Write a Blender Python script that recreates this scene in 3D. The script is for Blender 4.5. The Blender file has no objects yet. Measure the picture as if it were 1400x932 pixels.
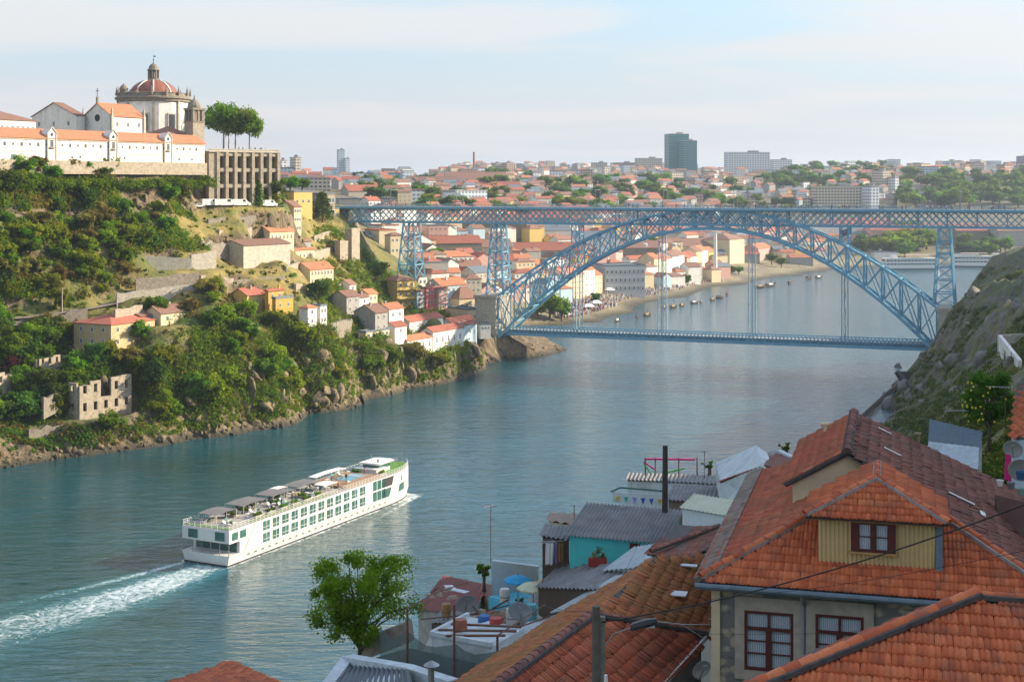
import bpy, math, random
import numpy as np
from mathutils import Vector, Matrix
SC = bpy.context.scene
COL = SC.collection
R = math.radians
F, YH, HC = 1944.0, 251.0, 71.0            # focal length in photo pixels, horizon row, eye height above the river

# ---------------------------------------------------------------- camera
cam = bpy.data.cameras.new('camera'); cam_o = bpy.data.objects.new('camera', cam); COL.objects.link(cam_o)
cam_o.location = (0, 0, HC); cam_o.rotation_euler = (R(90), 0, 0)
cam.sensor_width = 36; cam.sensor_fit = 'HORIZONTAL'; cam.lens = 50.0
cam.shift_y = -(466 - YH) / 1400; cam.clip_start = .5; cam.clip_end = 20000
SC.camera = cam_o
# ---------------------------------------------------------------- light
SUN_AZ = (0.972, 0.235); SUN_EL = 24.0
world = bpy.data.worlds.new('World'); SC.world = world; world.use_nodes = True
wn, wl = world.node_tree.nodes, world.node_tree.links
wn.clear()
sky = wn.new('ShaderNodeTexSky'); sky.sky_type = 'NISHITA'; sky.sun_disc = False
sky.sun_elevation = R(SUN_EL); sky.sun_rotation = math.atan2(SUN_AZ[0], SUN_AZ[1])
sky.air_density = 1.15; sky.dust_density = .5; sky.ozone_density = 2.0; sky.altitude = 50
tc = wn.new('ShaderNodeTexCoord'); sep = wn.new('ShaderNodeSeparateXYZ'); wl.new(tc.outputs['Generated'], sep.inputs[0])
def wmath(op, a, b=None, c=None):
    n = wn.new('ShaderNodeMath'); n.operation = op
    for i, v in enumerate((a, b, c)):
        if v is None: continue
        if isinstance(v, (int, float)): n.inputs[i].default_value = v
        else: wl.new(v, n.inputs[i])
    return n.outputs[0]
# streaks of thin cloud: the view direction projected on a high layer
zz = wmath('ADD', wmath('MAXIMUM', sep.outputs[2], 0.0), 0.06)
comb = wn.new('ShaderNodeCombineXYZ')
wl.new(wmath('DIVIDE', sep.outputs[0], zz), comb.inputs[0]); wl.new(wmath('DIVIDE', sep.outputs[1], zz), comb.inputs[1])
mapn = wn.new('ShaderNodeMapping'); mapn.inputs['Rotation'].default_value = (0, 0, R(-38)); mapn.inputs['Scale'].default_value = (.5, .8, 1)
wl.new(comb.outputs[0], mapn.inputs[0])
nz = wn.new('ShaderNodeTexNoise'); nz.inputs['Scale'].default_value = .75; nz.inputs['Detail'].default_value = 6; nz.inputs['Roughness'].default_value = .55; nz.inputs['Distortion'].default_value = .6
wl.new(mapn.outputs[0], nz.inputs['Vector'])
rmp = wn.new('ShaderNodeMapRange'); rmp.inputs[1].default_value = .39; rmp.inputs[2].default_value = .61; rmp.inputs[3].default_value = .06; rmp.inputs[4].default_value = .88
rmp.interpolation_type = 'SMOOTHSTEP'
wl.new(nz.outputs[0], rmp.inputs[0])
mixc = wn.new('ShaderNodeMix'); mixc.data_type = 'RGBA'; wl.new(rmp.outputs[0], mixc.inputs[0])
CLOUD = (3.0, 3.0, 3.0, 1)
low = wn.new('ShaderNodeMapRange'); low.inputs[1].default_value = 0.0; low.inputs[2].default_value = .55; low.inputs[3].default_value = .9; low.inputs[4].default_value = 0.0; wl.new(sep.outputs[2], low.inputs[0])
airy = wn.new('ShaderNodeMix'); airy.data_type = 'RGBA'; wl.new(low.outputs[0], airy.inputs[0]); wl.new(sky.outputs[0], airy.inputs[6]); airy.inputs[7].default_value = (1.55, 2.1, 2.75, 1)
wl.new(airy.outputs[2], mixc.inputs[6]); mixc.inputs[7].default_value = CLOUD
# pale band of far haze low over the horizon
band = wn.new('ShaderNodeMapRange'); band.inputs[1].default_value = 0.0; band.inputs[2].default_value = .12; band.inputs[3].default_value = .8; band.inputs[4].default_value = 0.0
wl.new(sep.outputs[2], band.inputs[0])
mixb = wn.new('ShaderNodeMix'); mixb.data_type = 'RGBA'; wl.new(band.outputs[0], mixb.inputs[0])
wl.new(mixc.outputs[2], mixb.inputs[6]); mixb.inputs[7].default_value = (2.75, 2.58, 2.55, 1)
bg = wn.new('ShaderNodeBackground'); bg.inputs[1].default_value = .15
wo = wn.new('ShaderNodeOutputWorld')
# thin cloud is brighter towards the sun
dotn = wn.new('ShaderNodeVectorMath'); dotn.operation = 'DOT_PRODUCT'; wl.new(tc.outputs['Generated'], dotn.inputs[0])
_hh = math.hypot(*SUN_AZ); dotn.inputs[1].default_value = (SUN_AZ[0]/_hh*math.cos(R(SUN_EL)), SUN_AZ[1]/_hh*math.cos(R(SUN_EL)), math.sin(R(SUN_EL)))
glow = wmath('ADD', wmath('MULTIPLY', wmath('POWER', wmath('MAXIMUM', dotn.outputs['Value'], 0.0), 5.0), .8), 1.0)
scn = wn.new('ShaderNodeVectorMath'); scn.operation = 'SCALE'; wl.new(mixb.outputs[2], scn.inputs[0]); wl.new(glow, scn.inputs[3])
wl.new(scn.outputs[0], bg.inputs[0]); wl.new(bg.outputs[0], wo.inputs[0])
sd = bpy.data.lights.new('sun', 'SUN'); sun_o = bpy.data.objects.new('sun', sd); COL.objects.link(sun_o)
sd.energy = 5.0; sd.angle = R(.6); sd.color = (1, .83, .60)
_h = math.hypot(*SUN_AZ); _sv = Vector((SUN_AZ[0]/_h*math.cos(R(SUN_EL)), SUN_AZ[1]/_h*math.cos(R(SUN_EL)), math.sin(R(SUN_EL))))
sun_o.rotation_euler = _sv.to_track_quat('Z', 'Y').to_euler()
SC.view_settings.view_transform = 'Standard'; SC.view_settings.look = 'None'
SC.view_settings.exposure = 0.95; SC.view_settings.gamma = 1.0; SC.view_settings.use_curve_mapping = False
SC.render.engine = 'CYCLES'
SC.cycles.use_denoising = True
SC.cycles.max_bounces = 5; SC.cycles.diffuse_bounces = 2; SC.cycles.glossy_bounces = 2; SC.cycles.transmission_bounces = 3
SC.cycles.transparent_max_bounces = 6; SC.cycles.volume_bounces = 0; SC.cycles.caustics_reflective = False; SC.cycles.caustics_refractive = False

# ---------------------------------------------------------------- helpers
rng = random.Random(7); nrg = np.random.default_rng(11)
def P(px, py, d):
    return Vector(((px - 700) / F * d, d, HC - (py - YH) / F * d))
def pix(v):
    return (700 + F * v[0] / v[1], YH + (HC - v[2]) * F / v[1])
def tag(o, label=None, cat=None, group=None, kind=None):
    if label: o['label'] = label
    if cat: o['category'] = cat
    if group: o['group'] = group
    if kind: o['kind'] = kind
    return o
def thing(name, label, cat, loc=(0, 0, 0), rz=0.0, group=None):
    o = bpy.data.objects.new(name, None); COL.objects.link(o)
    o.location = loc; o.rotation_euler = (0, 0, rz); o.empty_display_size = .2
    return tag(o, label, cat, group)
def link(name, me, parent=None, loc=None, rot=None, scale=None):
    o = bpy.data.objects.new(name, me); COL.objects.link(o)
    if parent is not None: o.parent = parent
    if loc is not None: o.location = loc
    if rot is not None: o.rotation_euler = rot
    if scale is not None: o.scale = scale
    return o
KIDS = {}
def copy_tree(o, parent=None):
    c = o.copy(); COL.objects.link(c)
    if parent is not None: c.parent = parent
    for ch in list(o.children): copy_tree(ch, c)
    return c
def np_mesh(name, V, Q, mat=None, smooth=False, attr=None, mats=None, mi=None):
    """mesh from numpy: V (n,3), Q (m,k) all faces of one size; attr = per-vertex float named 'tone'"""
    me = bpy.data.meshes.new(name); V = np.asarray(V, dtype=np.float32); Q = np.asarray(Q, dtype=np.int32)
    n, m, k = len(V), len(Q), Q.shape[1]
    me.vertices.add(n); me.vertices.foreach_set('co', V.ravel())
    me.loops.add(m * k); me.loops.foreach_set('vertex_index', Q.ravel())
    me.polygons.add(m); me.polygons.foreach_set('loop_start', np.arange(0, m * k, k, dtype=np.int32))
    if smooth: me.polygons.foreach_set('use_smooth', np.ones(m, dtype=bool))
    if attr is not None:
        a = me.attributes.new('tone', 'FLOAT', 'POINT'); a.data.foreach_set('value', np.asarray(attr, dtype=np.float32))
    if mats:
        for x in mats: me.materials.append(x)
        if mi is not None: me.polygons.foreach_set('material_index', np.asarray(mi, dtype=np.int32))
    elif mat: me.materials.append(mat)
    me.update(calc_edges=True); me.validate()
    return me
class MB:
    """collects boxes, bars and tubes; build() links them as one mesh object"""
    def __init__(s): s.v = []; s.f = []; s.m = []; s.cm = 0
    def add(s, vs, fs):
        b = len(s.v); s.v.extend([tuple(x) for x in vs]); s.f.extend([tuple(b + i for i in f) for f in fs]); s.m.extend([s.cm] * len(fs)); return s
    def mat(s, i): s.cm = i; return s
    def box(s, c, size, rz=0.0):
        x, y, z = size[0] / 2, size[1] / 2, size[2] / 2; ca, sa = math.cos(rz), math.sin(rz)
        vs = [(c[0] + i * x * ca - j * y * sa, c[1] + i * x * sa + j * y * ca, c[2] + k * z) for k in (-1, 1) for j in (-1, 1) for i in (-1, 1)]
        return s.add(vs, [(0, 2, 3, 1), (4, 5, 7, 6), (0, 1, 5, 4), (2, 6, 7, 3), (0, 4, 6, 2), (1, 3, 7, 5)])
    def box2(s, a, b):
        return s.box([(a[i] + b[i]) / 2 for i in range(3)], [abs(b[i] - a[i]) for i in range(3)])
    def bar(s, p, q, w, h=None, up=(0, 0, 1)):
        p, q = Vector(p), Vector(q); d = q - p
        if d.length < 1e-6: return s
        d.normalize(); u = Vector(up); x = d.cross(u)
        if x.length < 1e-3: x = d.cross(Vector((1, 0, 0)))
        x.normalize(); y = x.cross(d).normalized(); h = h or w
        vs = [e + x * (i * w / 2) + y * (j * h / 2) for e in (p, q) for j in (-1, 1) for i in (-1, 1)]
        return s.add(vs, [(0, 2, 3, 1), (4, 5, 7, 6), (0, 1, 5, 4), (2, 6, 7, 3), (0, 4, 6, 2), (1, 3, 7, 5)])
    def tube(s, pts, rad, n=6, cap=True):
        pts = [Vector(p) for p in pts]; rad = rad if isinstance(rad, (list, tuple)) else [rad] * len(pts); rings = []
        b = len(s.v)
        for i, p in enumerate(pts):
            d = (pts[min(i + 1, len(pts) - 1)] - pts[max(i - 1, 0)]).normalized()
            x = d.cross(Vector((0, 0, 1)))
            if x.length < 1e-3: x = Vector((1, 0, 0))
            x.normalize(); y = d.cross(x)
            for k in range(n):
                a = 2 * math.pi * k / n; s.v.append(tuple(p + x * (math.cos(a) * rad[i]) + y * (math.sin(a) * rad[i])))
        for i in range(len(pts) - 1):
            for k in range(n):
                k2 = (k + 1) % n; s.f.append((b + i * n + k, b + i * n + k2, b + (i + 1) * n + k2, b + (i + 1) * n + k)); s.m.append(s.cm)
        if cap:
            s.f.append(tuple(b + k for k in range(n))[::-1]); s.m.append(s.cm)
            s.f.append(tuple(b + (len(pts) - 1) * n + k for k in range(n))); s.m.append(s.cm)
        return s
    def lathe(s, prof, n=16, c=(0, 0, 0), arc=None):
        b = len(s.v)
        for r, z in prof:
            for k in range(n):
                a = 2 * math.pi * k / n; s.v.append((c[0] + r * math.cos(a), c[1] + r * math.sin(a), c[2] + z))
        for i in range(len(prof) - 1):
            for k in range(n):
                k2 = (k + 1) % n; s.f.append((b + i * n + k, b + i * n + k2, b + (i + 1) * n + k2, b + (i + 1) * n + k)); s.m.append(s.cm)
        return s
    def prism(s, poly, z0, z1):
        n = len(poly); vs = [(x, y, z0) for x, y in poly] + [(x, y, z1) for x, y in poly]
        return s.add(vs, [tuple(range(n))[::-1], tuple(range(n, 2 * n))] + [(i, (i + 1) % n, n + (i + 1) % n, n + i) for i in range(n)])
    def slab(s, pts, off):
        """solid sheet: polygon pts pushed along vector off"""
        n = len(pts); off = Vector(off); vs = [Vector(p) for p in pts] + [Vector(p) + off for p in pts]
        return s.add(vs, [tuple(range(n))[::-1], tuple(range(n, 2 * n))] + [(i, (i + 1) % n, n + (i + 1) % n, n + i) for i in range(n)])
    def mesh(s, name, mats, smooth=False):
        me = bpy.data.meshes.new(name); me.from_pydata(s.v, [], s.f)
        for x in (mats if isinstance(mats, (list, tuple)) else [mats]): me.materials.append(x)
        if isinstance(mats, (list, tuple)): me.polygons.foreach_set('material_index', np.asarray(s.m, dtype=np.int32))
        if smooth: me.polygons.foreach_set('use_smooth', np.ones(len(s.f), dtype=bool))
        me.update(); return me
    def build(s, name, mats, parent=None, origin=None, smooth=False):
        if origin is not None: s.v = [(x - origin[0], y - origin[1], z - origin[2]) for x, y, z in s.v]
        return link(name, s.mesh(name, mats, smooth), parent)
    def top(s, name, mats, label, cat, group=None, smooth=False, kind=None):
        """a thing that is one mesh; its origin goes to the middle of its base"""
        a = np.array(s.v); o = Vector(((a[:, 0].min() + a[:, 0].max()) / 2, (a[:, 1].min() + a[:, 1].max()) / 2, a[:, 2].min()))
        ob = s.build(name, mats, None, o, smooth); ob.location = o
        return tag(ob, label, cat, group, kind)

# ---------------------------------------------------------------- materials
def newmat(name):
    m = bpy.data.materials.new(name); m.use_nodes = True; nt = m.node_tree
    return m, nt, nt.nodes, nt.links, nt.nodes['Principled BSDF']
def ramp(nt, stops):
    n = nt.nodes.new('ShaderNodeValToRGB'); e = n.color_ramp.elements
    while len(e) > 1: e.remove(e[-1])
    for i, (p, c) in enumerate(stops):
        x = e[0] if i == 0 else e.new(p)
        x.position = p; x.color = (*c, 1) if len(c) == 3 else c
    return n
def noise(nt, scale, detail=4, rough=.55, vec=None, dist=0):
    n = nt.nodes.new('ShaderNodeTexNoise'); n.inputs['Scale'].default_value = scale; n.inputs['Detail'].default_value = detail
    n.inputs['Roughness'].default_value = rough; n.inputs['Distortion'].default_value = dist
    if vec is not None: nt.links.new(vec, n.inputs['Vector'])
    return n
def mixrgb(nt, fac, a, b, mode='MIX'):
    n = nt.nodes.new('ShaderNodeMix'); n.data_type = 'RGBA'; n.blend_type = mode
    for i, v in ((0, fac), (6, a), (7, b)):
        if isinstance(v, (int, float)): n.inputs[i].default_value = v
        elif isinstance(v, (tuple, list)): n.inputs[i].default_value = (*v, 1) if len(v) == 3 else v
        else: nt.links.new(v, n.inputs[i])
    return n.outputs[2]
def mrange(nt, v, a, b, c, d):
    n = nt.nodes.new('ShaderNodeMapRange'); nt.links.new(v, n.inputs[0])
    for i, x in enumerate((a, b, c, d)): n.inputs[i + 1].default_value = x
    return n.outputs[0]
def math2(nt, op, a, b=0.0):
    n = nt.nodes.new('ShaderNodeMath'); n.operation = op
    for i, v in ((0, a), (1, b)):
        if isinstance(v, (int, float)): n.inputs[i].default_value = v
        else: nt.links.new(v, n.inputs[i])
    return n.outputs[0]
def coord(nt, kind='Object'):
    return nt.nodes.new('ShaderNodeTexCoord').outputs[kind]
def bumpn(nt, h, strength, dist):
    b = nt.nodes.new('ShaderNodeBump'); b.inputs['Strength'].default_value = strength; b.inputs['Distance'].default_value = dist
    nt.links.new(h, b.inputs['Height']); return b.outputs[0]
MC = {}
def M(name, c, rough=.8, var=.2, scale=1.5, dirt=None, dirt_amt=.45, bump=0.0, bscale=8, metal=0.0, objvar=0.0, spec=.5, dirt_scale=.6, streak=None):
    if name in MC: return MC[name]
    m, nt, N, L, b = newmat(name)
    co = coord(nt)
    n1 = noise(nt, scale, 5, .6, co)
    k1 = tuple(x * (1 - var) for x in c); k2 = tuple(min(.95, x * (1 + var)) for x in c)
    col = mixrgb(nt, mrange(nt, n1.outputs[0], .3, .7, 0, 1), k1, k2)
    if dirt:
        n2 = noise(nt, dirt_scale, 6, .65, co, .8)
        col = mixrgb(nt, mrange(nt, n2.outputs[0], .5, .72, 0, dirt_amt), col, dirt)
    if streak:
        mp_ = N.new('ShaderNodeMapping'); mp_.inputs['Scale'].default_value = (1, 1, .10); L.new(co, mp_.inputs[0]); n3 = noise(nt, .9, 6, .7, mp_.outputs[0])
        col = mixrgb(nt, mrange(nt, n3.outputs[0], .52, .72, 0, .5), col, streak)
    if objvar:
        oi = N.new('ShaderNodeObjectInfo'); hs = N.new('ShaderNodeHueSaturation')
        L.new(mrange(nt, oi.outputs['Random'], 0, 1, 1 - objvar, 1 + objvar), hs.inputs['Value'])
        L.new(mrange(nt, oi.outputs['Random'], 0, 1, .5 - objvar * .04, .5 + objvar * .04), hs.inputs['Hue'])
        L.new(col, hs.inputs['Color']); col = hs.outputs[0]
    L.new(col, b.inputs['Base Color']); b.inputs['Roughness'].default_value = rough; b.inputs['Metallic'].default_value = metal
    b.inputs['Specular IOR Level'].default_value = spec
    if bump: L.new(bumpn(nt, noise(nt, bscale, 5, .6, co).outputs[0], bump, .05), b.inputs['Normal'])
    MC[name] = m; return m
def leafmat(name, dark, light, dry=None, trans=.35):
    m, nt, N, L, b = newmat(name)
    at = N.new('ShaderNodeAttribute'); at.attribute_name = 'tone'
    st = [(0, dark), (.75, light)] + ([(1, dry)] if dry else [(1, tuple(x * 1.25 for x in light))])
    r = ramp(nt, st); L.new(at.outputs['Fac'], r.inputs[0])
    oi = N.new('ShaderNodeObjectInfo'); hs = N.new('ShaderNodeHueSaturation')
    L.new(mrange(nt, oi.outputs['Random'], 0, 1, .75, 1.3), hs.inputs['Value'])
    L.new(mrange(nt, oi.outputs['Random'], 0, 1, .47, .53), hs.inputs['Hue']); L.new(r.outputs[0], hs.inputs['Color'])
    d = N.new('ShaderNodeBsdfDiffuse'); t = N.new('ShaderNodeBsdfTranslucent'); mx = N.new('ShaderNodeMixShader')
    L.new(hs.outputs[0], d.inputs[0]); L.new(hs.outputs[0], t.inputs[0]); mx.inputs[0].default_value = min(.6, trans + .1)
    L.new(d.outputs[0], mx.inputs[1]); L.new(t.outputs[0], mx.inputs[2])
    out = N['Material Output']; L.new(mx.outputs[0], out.inputs[0]); N.remove(b)
    return m
WHITE = M('white_plaster', (.74, .72, .68), .85, .07, 2, (.40, .37, .33), .55, dirt_scale=.35, streak=(.42, .40, .36))
CREAM = M('cream_plaster', (.62, .52, .34), .85, .1, 2, (.36, .30, .22), .4)
YELLOW = M('yellow_plaster', (.60, .44, .14), .85, .1, 2, (.36, .26, .14), .4)
OCHRE = M('ochre_plaster', (.50, .30, .06), .85, .12, 2, (.30, .19, .08), .4)
GREYW = M('grey_plaster', (.34, .33, .31), .9, .2, 2, (.18, .17, .16), .5)
PINK = M('pink_plaster', (.58, .16, .17), .85, .1, 2, (.35, .15, .14), .3)
ROSE = M('rose_plaster', (.55, .33, .28), .85, .1, 2, (.35, .22, .2), .3)
BLUEW = M('pale_blue_plaster', (.42, .55, .62), .85, .1, 2, (.3, .36, .4), .3)
REDW = M('dark_red_plaster', (.32, .06, .07), .85, .1, 2)
STONE = M('granite_stone', (.34, .29, .22), .9, .3, 1.2, (.14, .125, .10), .6, .5, 2.5)
DARKSTONE = M('weathered_stone', (.23, .20, .16), .9, .3, 1.2, (.10, .09, .08), .6, .5, 2.5)
PALESTONE = M('pale_stone', (.45, .41, .34), .9, .25, 1.2, (.24, .21, .17), .5, .4, 2.5)
DARK = M('dark_opening', (.02, .02, .022), .6, .2, 3)
GLASS = M('window_glass', (.035, .05, .06), .12, .3, 3)
FRAMEW = M('white_frame', (.70, .70, .68), .6, .05, 4)
WOODD = M('dark_wood', (.07, .045, .03), .8, .3, 6)
METAL = M('grey_metal', (.30, .31, .32), .45, .15, 4, metal=.6)
RUST = M('rusty_metal', (.13, .06, .035), .8, .35, 6)
def rooftile(name, c1, c2, dark, w=.45, moss=None, objvar=.18):
    """terracotta seen from far off: courses across and rib lines down the slope as bump and tone"""
    m, nt, N, L, b = newmat(name); co = coord(nt)
    n1 = noise(nt, .9, 6, .65, co); n2 = noise(nt, 6, 3, .6, co)
    col = mixrgb(nt, mrange(nt, n1.outputs[0], .32, .68, 0, 1), c1, c2)
    col = mixrgb(nt, mrange(nt, n2.outputs[0], .5, .75, 0, .55), col, dark)
    if moss:
        n3 = noise(nt, .35, 6, .7, co, 1); col = mixrgb(nt, mrange(nt, n3.outputs[0], .5, .66, 0, .7), col, moss)
    oi = N.new('ShaderNodeObjectInfo'); hs = N.new('ShaderNodeHueSaturation')
    L.new(mrange(nt, oi.outputs['Random'], 0, 1, 1 - objvar, 1 + objvar), hs.inputs['Value']); L.new(col, hs.inputs['Color'])
    L.new(hs.outputs[0], b.inputs['Base Color']); b.inputs['Roughness'].default_value = .85
    uv = N.new('ShaderNodeTexCoord').outputs['Object']
    wv = N.new('ShaderNodeTexWave'); wv.inputs['Scale'].default_value = .5 / w * 1.6; wv.inputs['Distortion'].default_value = .6; L.new(uv, wv.inputs[0])
    L.new(bumpn(nt, wv.outputs[1], .35, .12), b.inputs['Normal'])
    return m
TILE_O = rooftile('orange_roof_tiles', (.40, .135, .065), (.47, .20, .10), (.24, .11, .075))
TILE_B = rooftile('brown_roof_tiles', (.21, .105, .080), (.29, .15, .105), (.13, .085, .07), moss=(.16, .13, .08))
TILE_R = rooftile('red_roof_tiles', (.32, .095, .06), (.40, .14, .09), (.19, .085, .065))
SLATE = M('blue_grey_roof', (.13, .16, .19), .7, .2, 2)
# ---------------------------------------------------------------- the lie of the land: heights through surveyed points
CP = []
def cp(*rows):
    for px, py, d in rows: CP.append(tuple(P(px, py, d)))
def cz(*rows):
    for x, y, z in rows: CP.append((x, y, z))
def shore(pts, back=None, inland=0):
    """waterline through pixels; the bed drops towards `back` (a point out in the river)"""
    for px, py in pts:
        d = F * HC / (py - YH); p = P(px, py, d); CP.append(tuple(p))
        if back:
            v = Vector((back[0] - p.x, back[1] - p.y, 0)).normalized(); CP.append((p.x + v.x * 9, p.y + v.y * 9, -5.5))
            if inland: CP.append((p.x - v.x * 4.5, p.y - v.y * 4.5, inland))
shore([(-90, 652), (0, 640), (75, 628), (180, 615), (260, 601), (340, 590), (420, 566), (500, 546)], (40, 250), 5.5)
shore([(560, 526), (600, 514), (640, 496), (690, 491), (735, 488)], (70, 480), 4.5)
shore([(775, 479)], (90, 560))
cz((26, 640, -5), (10, 672, -4), (-2, 655, 9), (12, 612, 5), (-6, 610, 11), (4, 592, 5))
shore([(722, 449), (770, 444), (830, 442), (870, 427), (940, 406), (1020, 389), (1100, 377), (1130, 372)], (330, 700))
shore([(1160, 367), (1200, 364.5), (1290, 362), (1400, 360.5), (1520, 359)], (400, 900))
# river bed
cz((-60, 280, -7), (0, 380, -7), (45, 480, -7), (80, 580, -7), (95, 700, -7), (180, 850, -7), (300, 1050, -7), (420, 1150, -7), (0, 250, -7), (-150, 250, -7), (180, 650, -7), (560, 1180, -7), (700, 1200, -7), (-40, 190, -7), (-300, 200, -7))
# left bank, column by column up the slope
cz((-250, 330, 14), (-290, 380, 52), (-300, 440, 80), (-300, 520, 86))
cp((-90, 560, 362), (-90, 440, 390), (-90, 300, 395), (-90, 216, 405),
   (0, 560, 372), (0, 500, 386), (0, 437, 400), (0, 425, 404), (0, 370, 414), (0, 302, 412), (0, 292, 418), (0, 218, 426),
   (50, 600, 371), (50, 500, 388), (60, 434, 405), (60, 420, 410), (60, 300, 428), (60, 290, 434), (60, 219, 442),
   (105, 575, 382), (130, 478, 396), (100, 428, 411), (100, 340, 440), (110, 302, 440), (110, 292, 446), (110, 220, 457),
   (180, 560, 388), (150, 478, 397), (200, 500, 397), (240, 446, 412), (180, 421, 423), (180, 400, 430), (200, 352, 445), (200, 292, 462), (185, 286, 468), (185, 240, 474), (200, 221, 481), (240, 222, 495), (155, 221, 468), (30, 218, 434),
   (250, 560, 400), (250, 500, 404), (255, 421, 428), (270, 400, 434), (245, 372, 446), (290, 368, 452), (250, 310, 472), (250, 290, 485), (250, 284, 500), (262, 222, 512),
   (300, 560, 404), (300, 500, 412), (300, 436, 426), (320, 365, 462), (300, 335, 470), (300, 300, 494), (290, 280, 500), (300, 274, 508), (345, 276, 516), (385, 279, 526), (330, 284, 500), (380, 288, 505),
   (345, 500, 420), (345, 440, 432), (330, 430, 444), (370, 428, 454), (395, 428, 452), (400, 368, 478), (365, 332, 508), (400, 318, 540), (405, 300, 560), (440, 300, 592),
   (400, 500, 440), (425, 445, 450), (440, 446, 457), (425, 395, 490), (455, 390, 510), (430, 358, 522),
   (440, 480, 450), (470, 470, 468), (475, 428, 492), (510, 426, 502), (485, 400, 520), (462, 366, 555), (490, 366, 566), (470, 325, 590), (490, 312, 600),
   (500, 500, 474), (530, 500, 490), (512, 452, 492), (530, 440, 512), (555, 484, 505), (592, 483, 518), (633, 466, 548), (650, 464, 560), (612, 500, 524), (540, 455, 515), (600, 440, 545),
   (545, 420, 572), (600, 420, 590), (650, 436, 588), (562, 377, 603), (530, 380, 625), (510, 380, 610), (660, 452, 572), (684, 452, 584))
cz((-70, 618, 60.5), (-82, 612, 61.3), (-95, 605, 61.5), (-110, 640, 64), (-130, 600, 70))
# behind the arcade, the convent terrace and the plateau
cz((-106, 526, 82.2), (-92, 540, 82.2), (-130, 530, 82), (-150, 500, 81.5), (-100, 560, 82), (-150, 560, 83), (-200, 560, 84), (-220, 480, 82), (-240, 700, 78), (-150, 700, 70), (-300, 620, 84))
# Gaia, the hillside facing the river behind the bridge
cz((-18, 690, 15), (-40, 690, 27), (-66, 700, 45), (10, 720, 6.5), (-44, 800, 36), (0, 800, 17), (24, 850, 11), (14, 750, 7), (-80, 800, 54), (0, 960, 33), (75, 930, 10), (50, 860, 7),
   (57, 1080, 34), (110, 1010, 8), (150, 1120, 13), (130, 1260, 42), (-62, 1150, 57), (-130, 1000, 62), (-200, 1000, 70), (230, 1240, 16), (190, 1170, 8), (225, 1480, 48), (0, 1300, 55), (100, 1500, 60),
   (-300, 1300, 76), (-100, 1500, 72), (200, 1900, 76), (0, 2000, 82), (-300, 2000, 88), (-600, 2200, 98), (0, 2600, 98), (300, 2400, 88), (-500, 3000, 112), (0, 3300, 112), (500, 3200, 104),
   (320, 1265, 7), (460, 1310, 7), (330, 1330, 12), (340, 1430, 32), (430, 1380, 16), (470, 1520, 44), (380, 1700, 66), (560, 1700, 62), (560, 1500, 40), (600, 1340, 10), (420, 2000, 84), (620, 1900, 82), (760, 2000, 84), (700, 1600, 56),
   (520, 2300, 92), (800, 2400, 98), (1000, 2800, 104), (900, 3300, 108), (1500, 2600, 105), (1500, 4500, 112), (0, 4500, 120), (-1200, 4500, 122), (-1200, 3000, 118), (-900, 1600, 104), (-600, 1000, 92), (-600, 600, 92), (1000, 1400, 40), (1500, 1500, 70))
# Porto side: crag, waterside road, and the slope under the near roofs
cz((106, 405, -1), (118, 440, -1), (135, 480, -1), (148, 520, -1), (165, 560, -1), (182, 600, -1), (220, 650, -1), (300, 700, -1), (95, 375, -1), (80, 330, -1), (55, 270, -1), (25, 200, -1), (-2, 150, -1), (-22, 115, -1), (-50, 85, -1), (-120, 40, -1))
cz((98, 409, -6), (110, 446, -6), (126, 486, -6), (70, 335, -6), (43, 275, -6), (12, 206, -6), (-14, 156, -6), (-36, 122, -6))
cp((1225, 528, 485), (1205, 575, 405), (1247, 508, 535), (1300, 420, 512), (1276, 470, 532), (1262, 480, 505), (1310, 402, 450), (1350, 388, 420), (1400, 373, 400), (1440, 364, 390),
   (1262, 520, 440), (1300, 465, 430), (1350, 440, 350), (1300, 505, 350), (1240, 552, 360), (1218, 590, 330), (1260, 575, 290), (1300, 575, 220), (1355, 530, 260), (1395, 440, 310), (1390, 540, 220), (1350, 600, 160), (1300, 640, 130), (1400, 620, 140), (1440, 480, 240))
cz((170, 545, 24), (185, 560, 40), (152, 420, 38), (60, 70, 84), (78, 52, 100), (84, 76, 103), (76, 108, 82), (102, 92, 106), (104, 122, 92), (130, 90, 112), (72, 20, 94), (140, 140, 96), (200, 480, 52), (200, 380, 72), (160, 300, 64), (300, 450, 76), (300, 600, 70), (400, 800, 66), (335, 720, 30), (500, 700, 72), (470, 950, 20), (230, 770, -6), (260, 840, -6), (310, 950, -6), (250, 700, -2), (560, 1050, 12), (700, 900, 60), (700, 1090, 4), (900, 1000, 40),  # includes the unseen hill at right, raised to shade the near roofs
   (5, 30, 55), (15, 45, 52), (0, 45, 49), (10, 70, 46), (-6, 60, 40), (0, 90, 32), (15, 110, 33), (30, 100, 42), (-20, 60, 30), (-8, 80, 30), (-20, 90, 16), (5, 130, 12), (40, 160, 28), (25, 160, 10), (60, 220, 24), (80, 260, 26), (70, 300, 10), (90, 330, 14),
   (40, 90, 52), (30, 60, 56), (60, 120, 54), (100, 220, 50), (110, 300, 42), (160, 200, 76), (60, 0, 80), (0, 0, 64), (-20, 20, 52), (-50, 40, 22), (200, 100, 92), (250, 250, 92), (0, -60, 78), (150, -60, 95), (-60, -60, 50), (-120, -40, 10), (-60, 60, 5))
CPa = np.array(CP); _key = np.round(CPa[:, :2] / 1.5).astype(int)
_, _u = np.unique(_key, axis=0, return_index=True); CPa = CPa[np.sort(_u)]
def warp(xy):      # far distances shrunk so that the far points do not swamp the near ones
    return xy
def _phi(a, b):
    d = np.sqrt(((a[:, None, :] - b[None, :, :]) ** 2).sum(-1)); return np.sqrt(d * d + 1.0)
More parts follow.
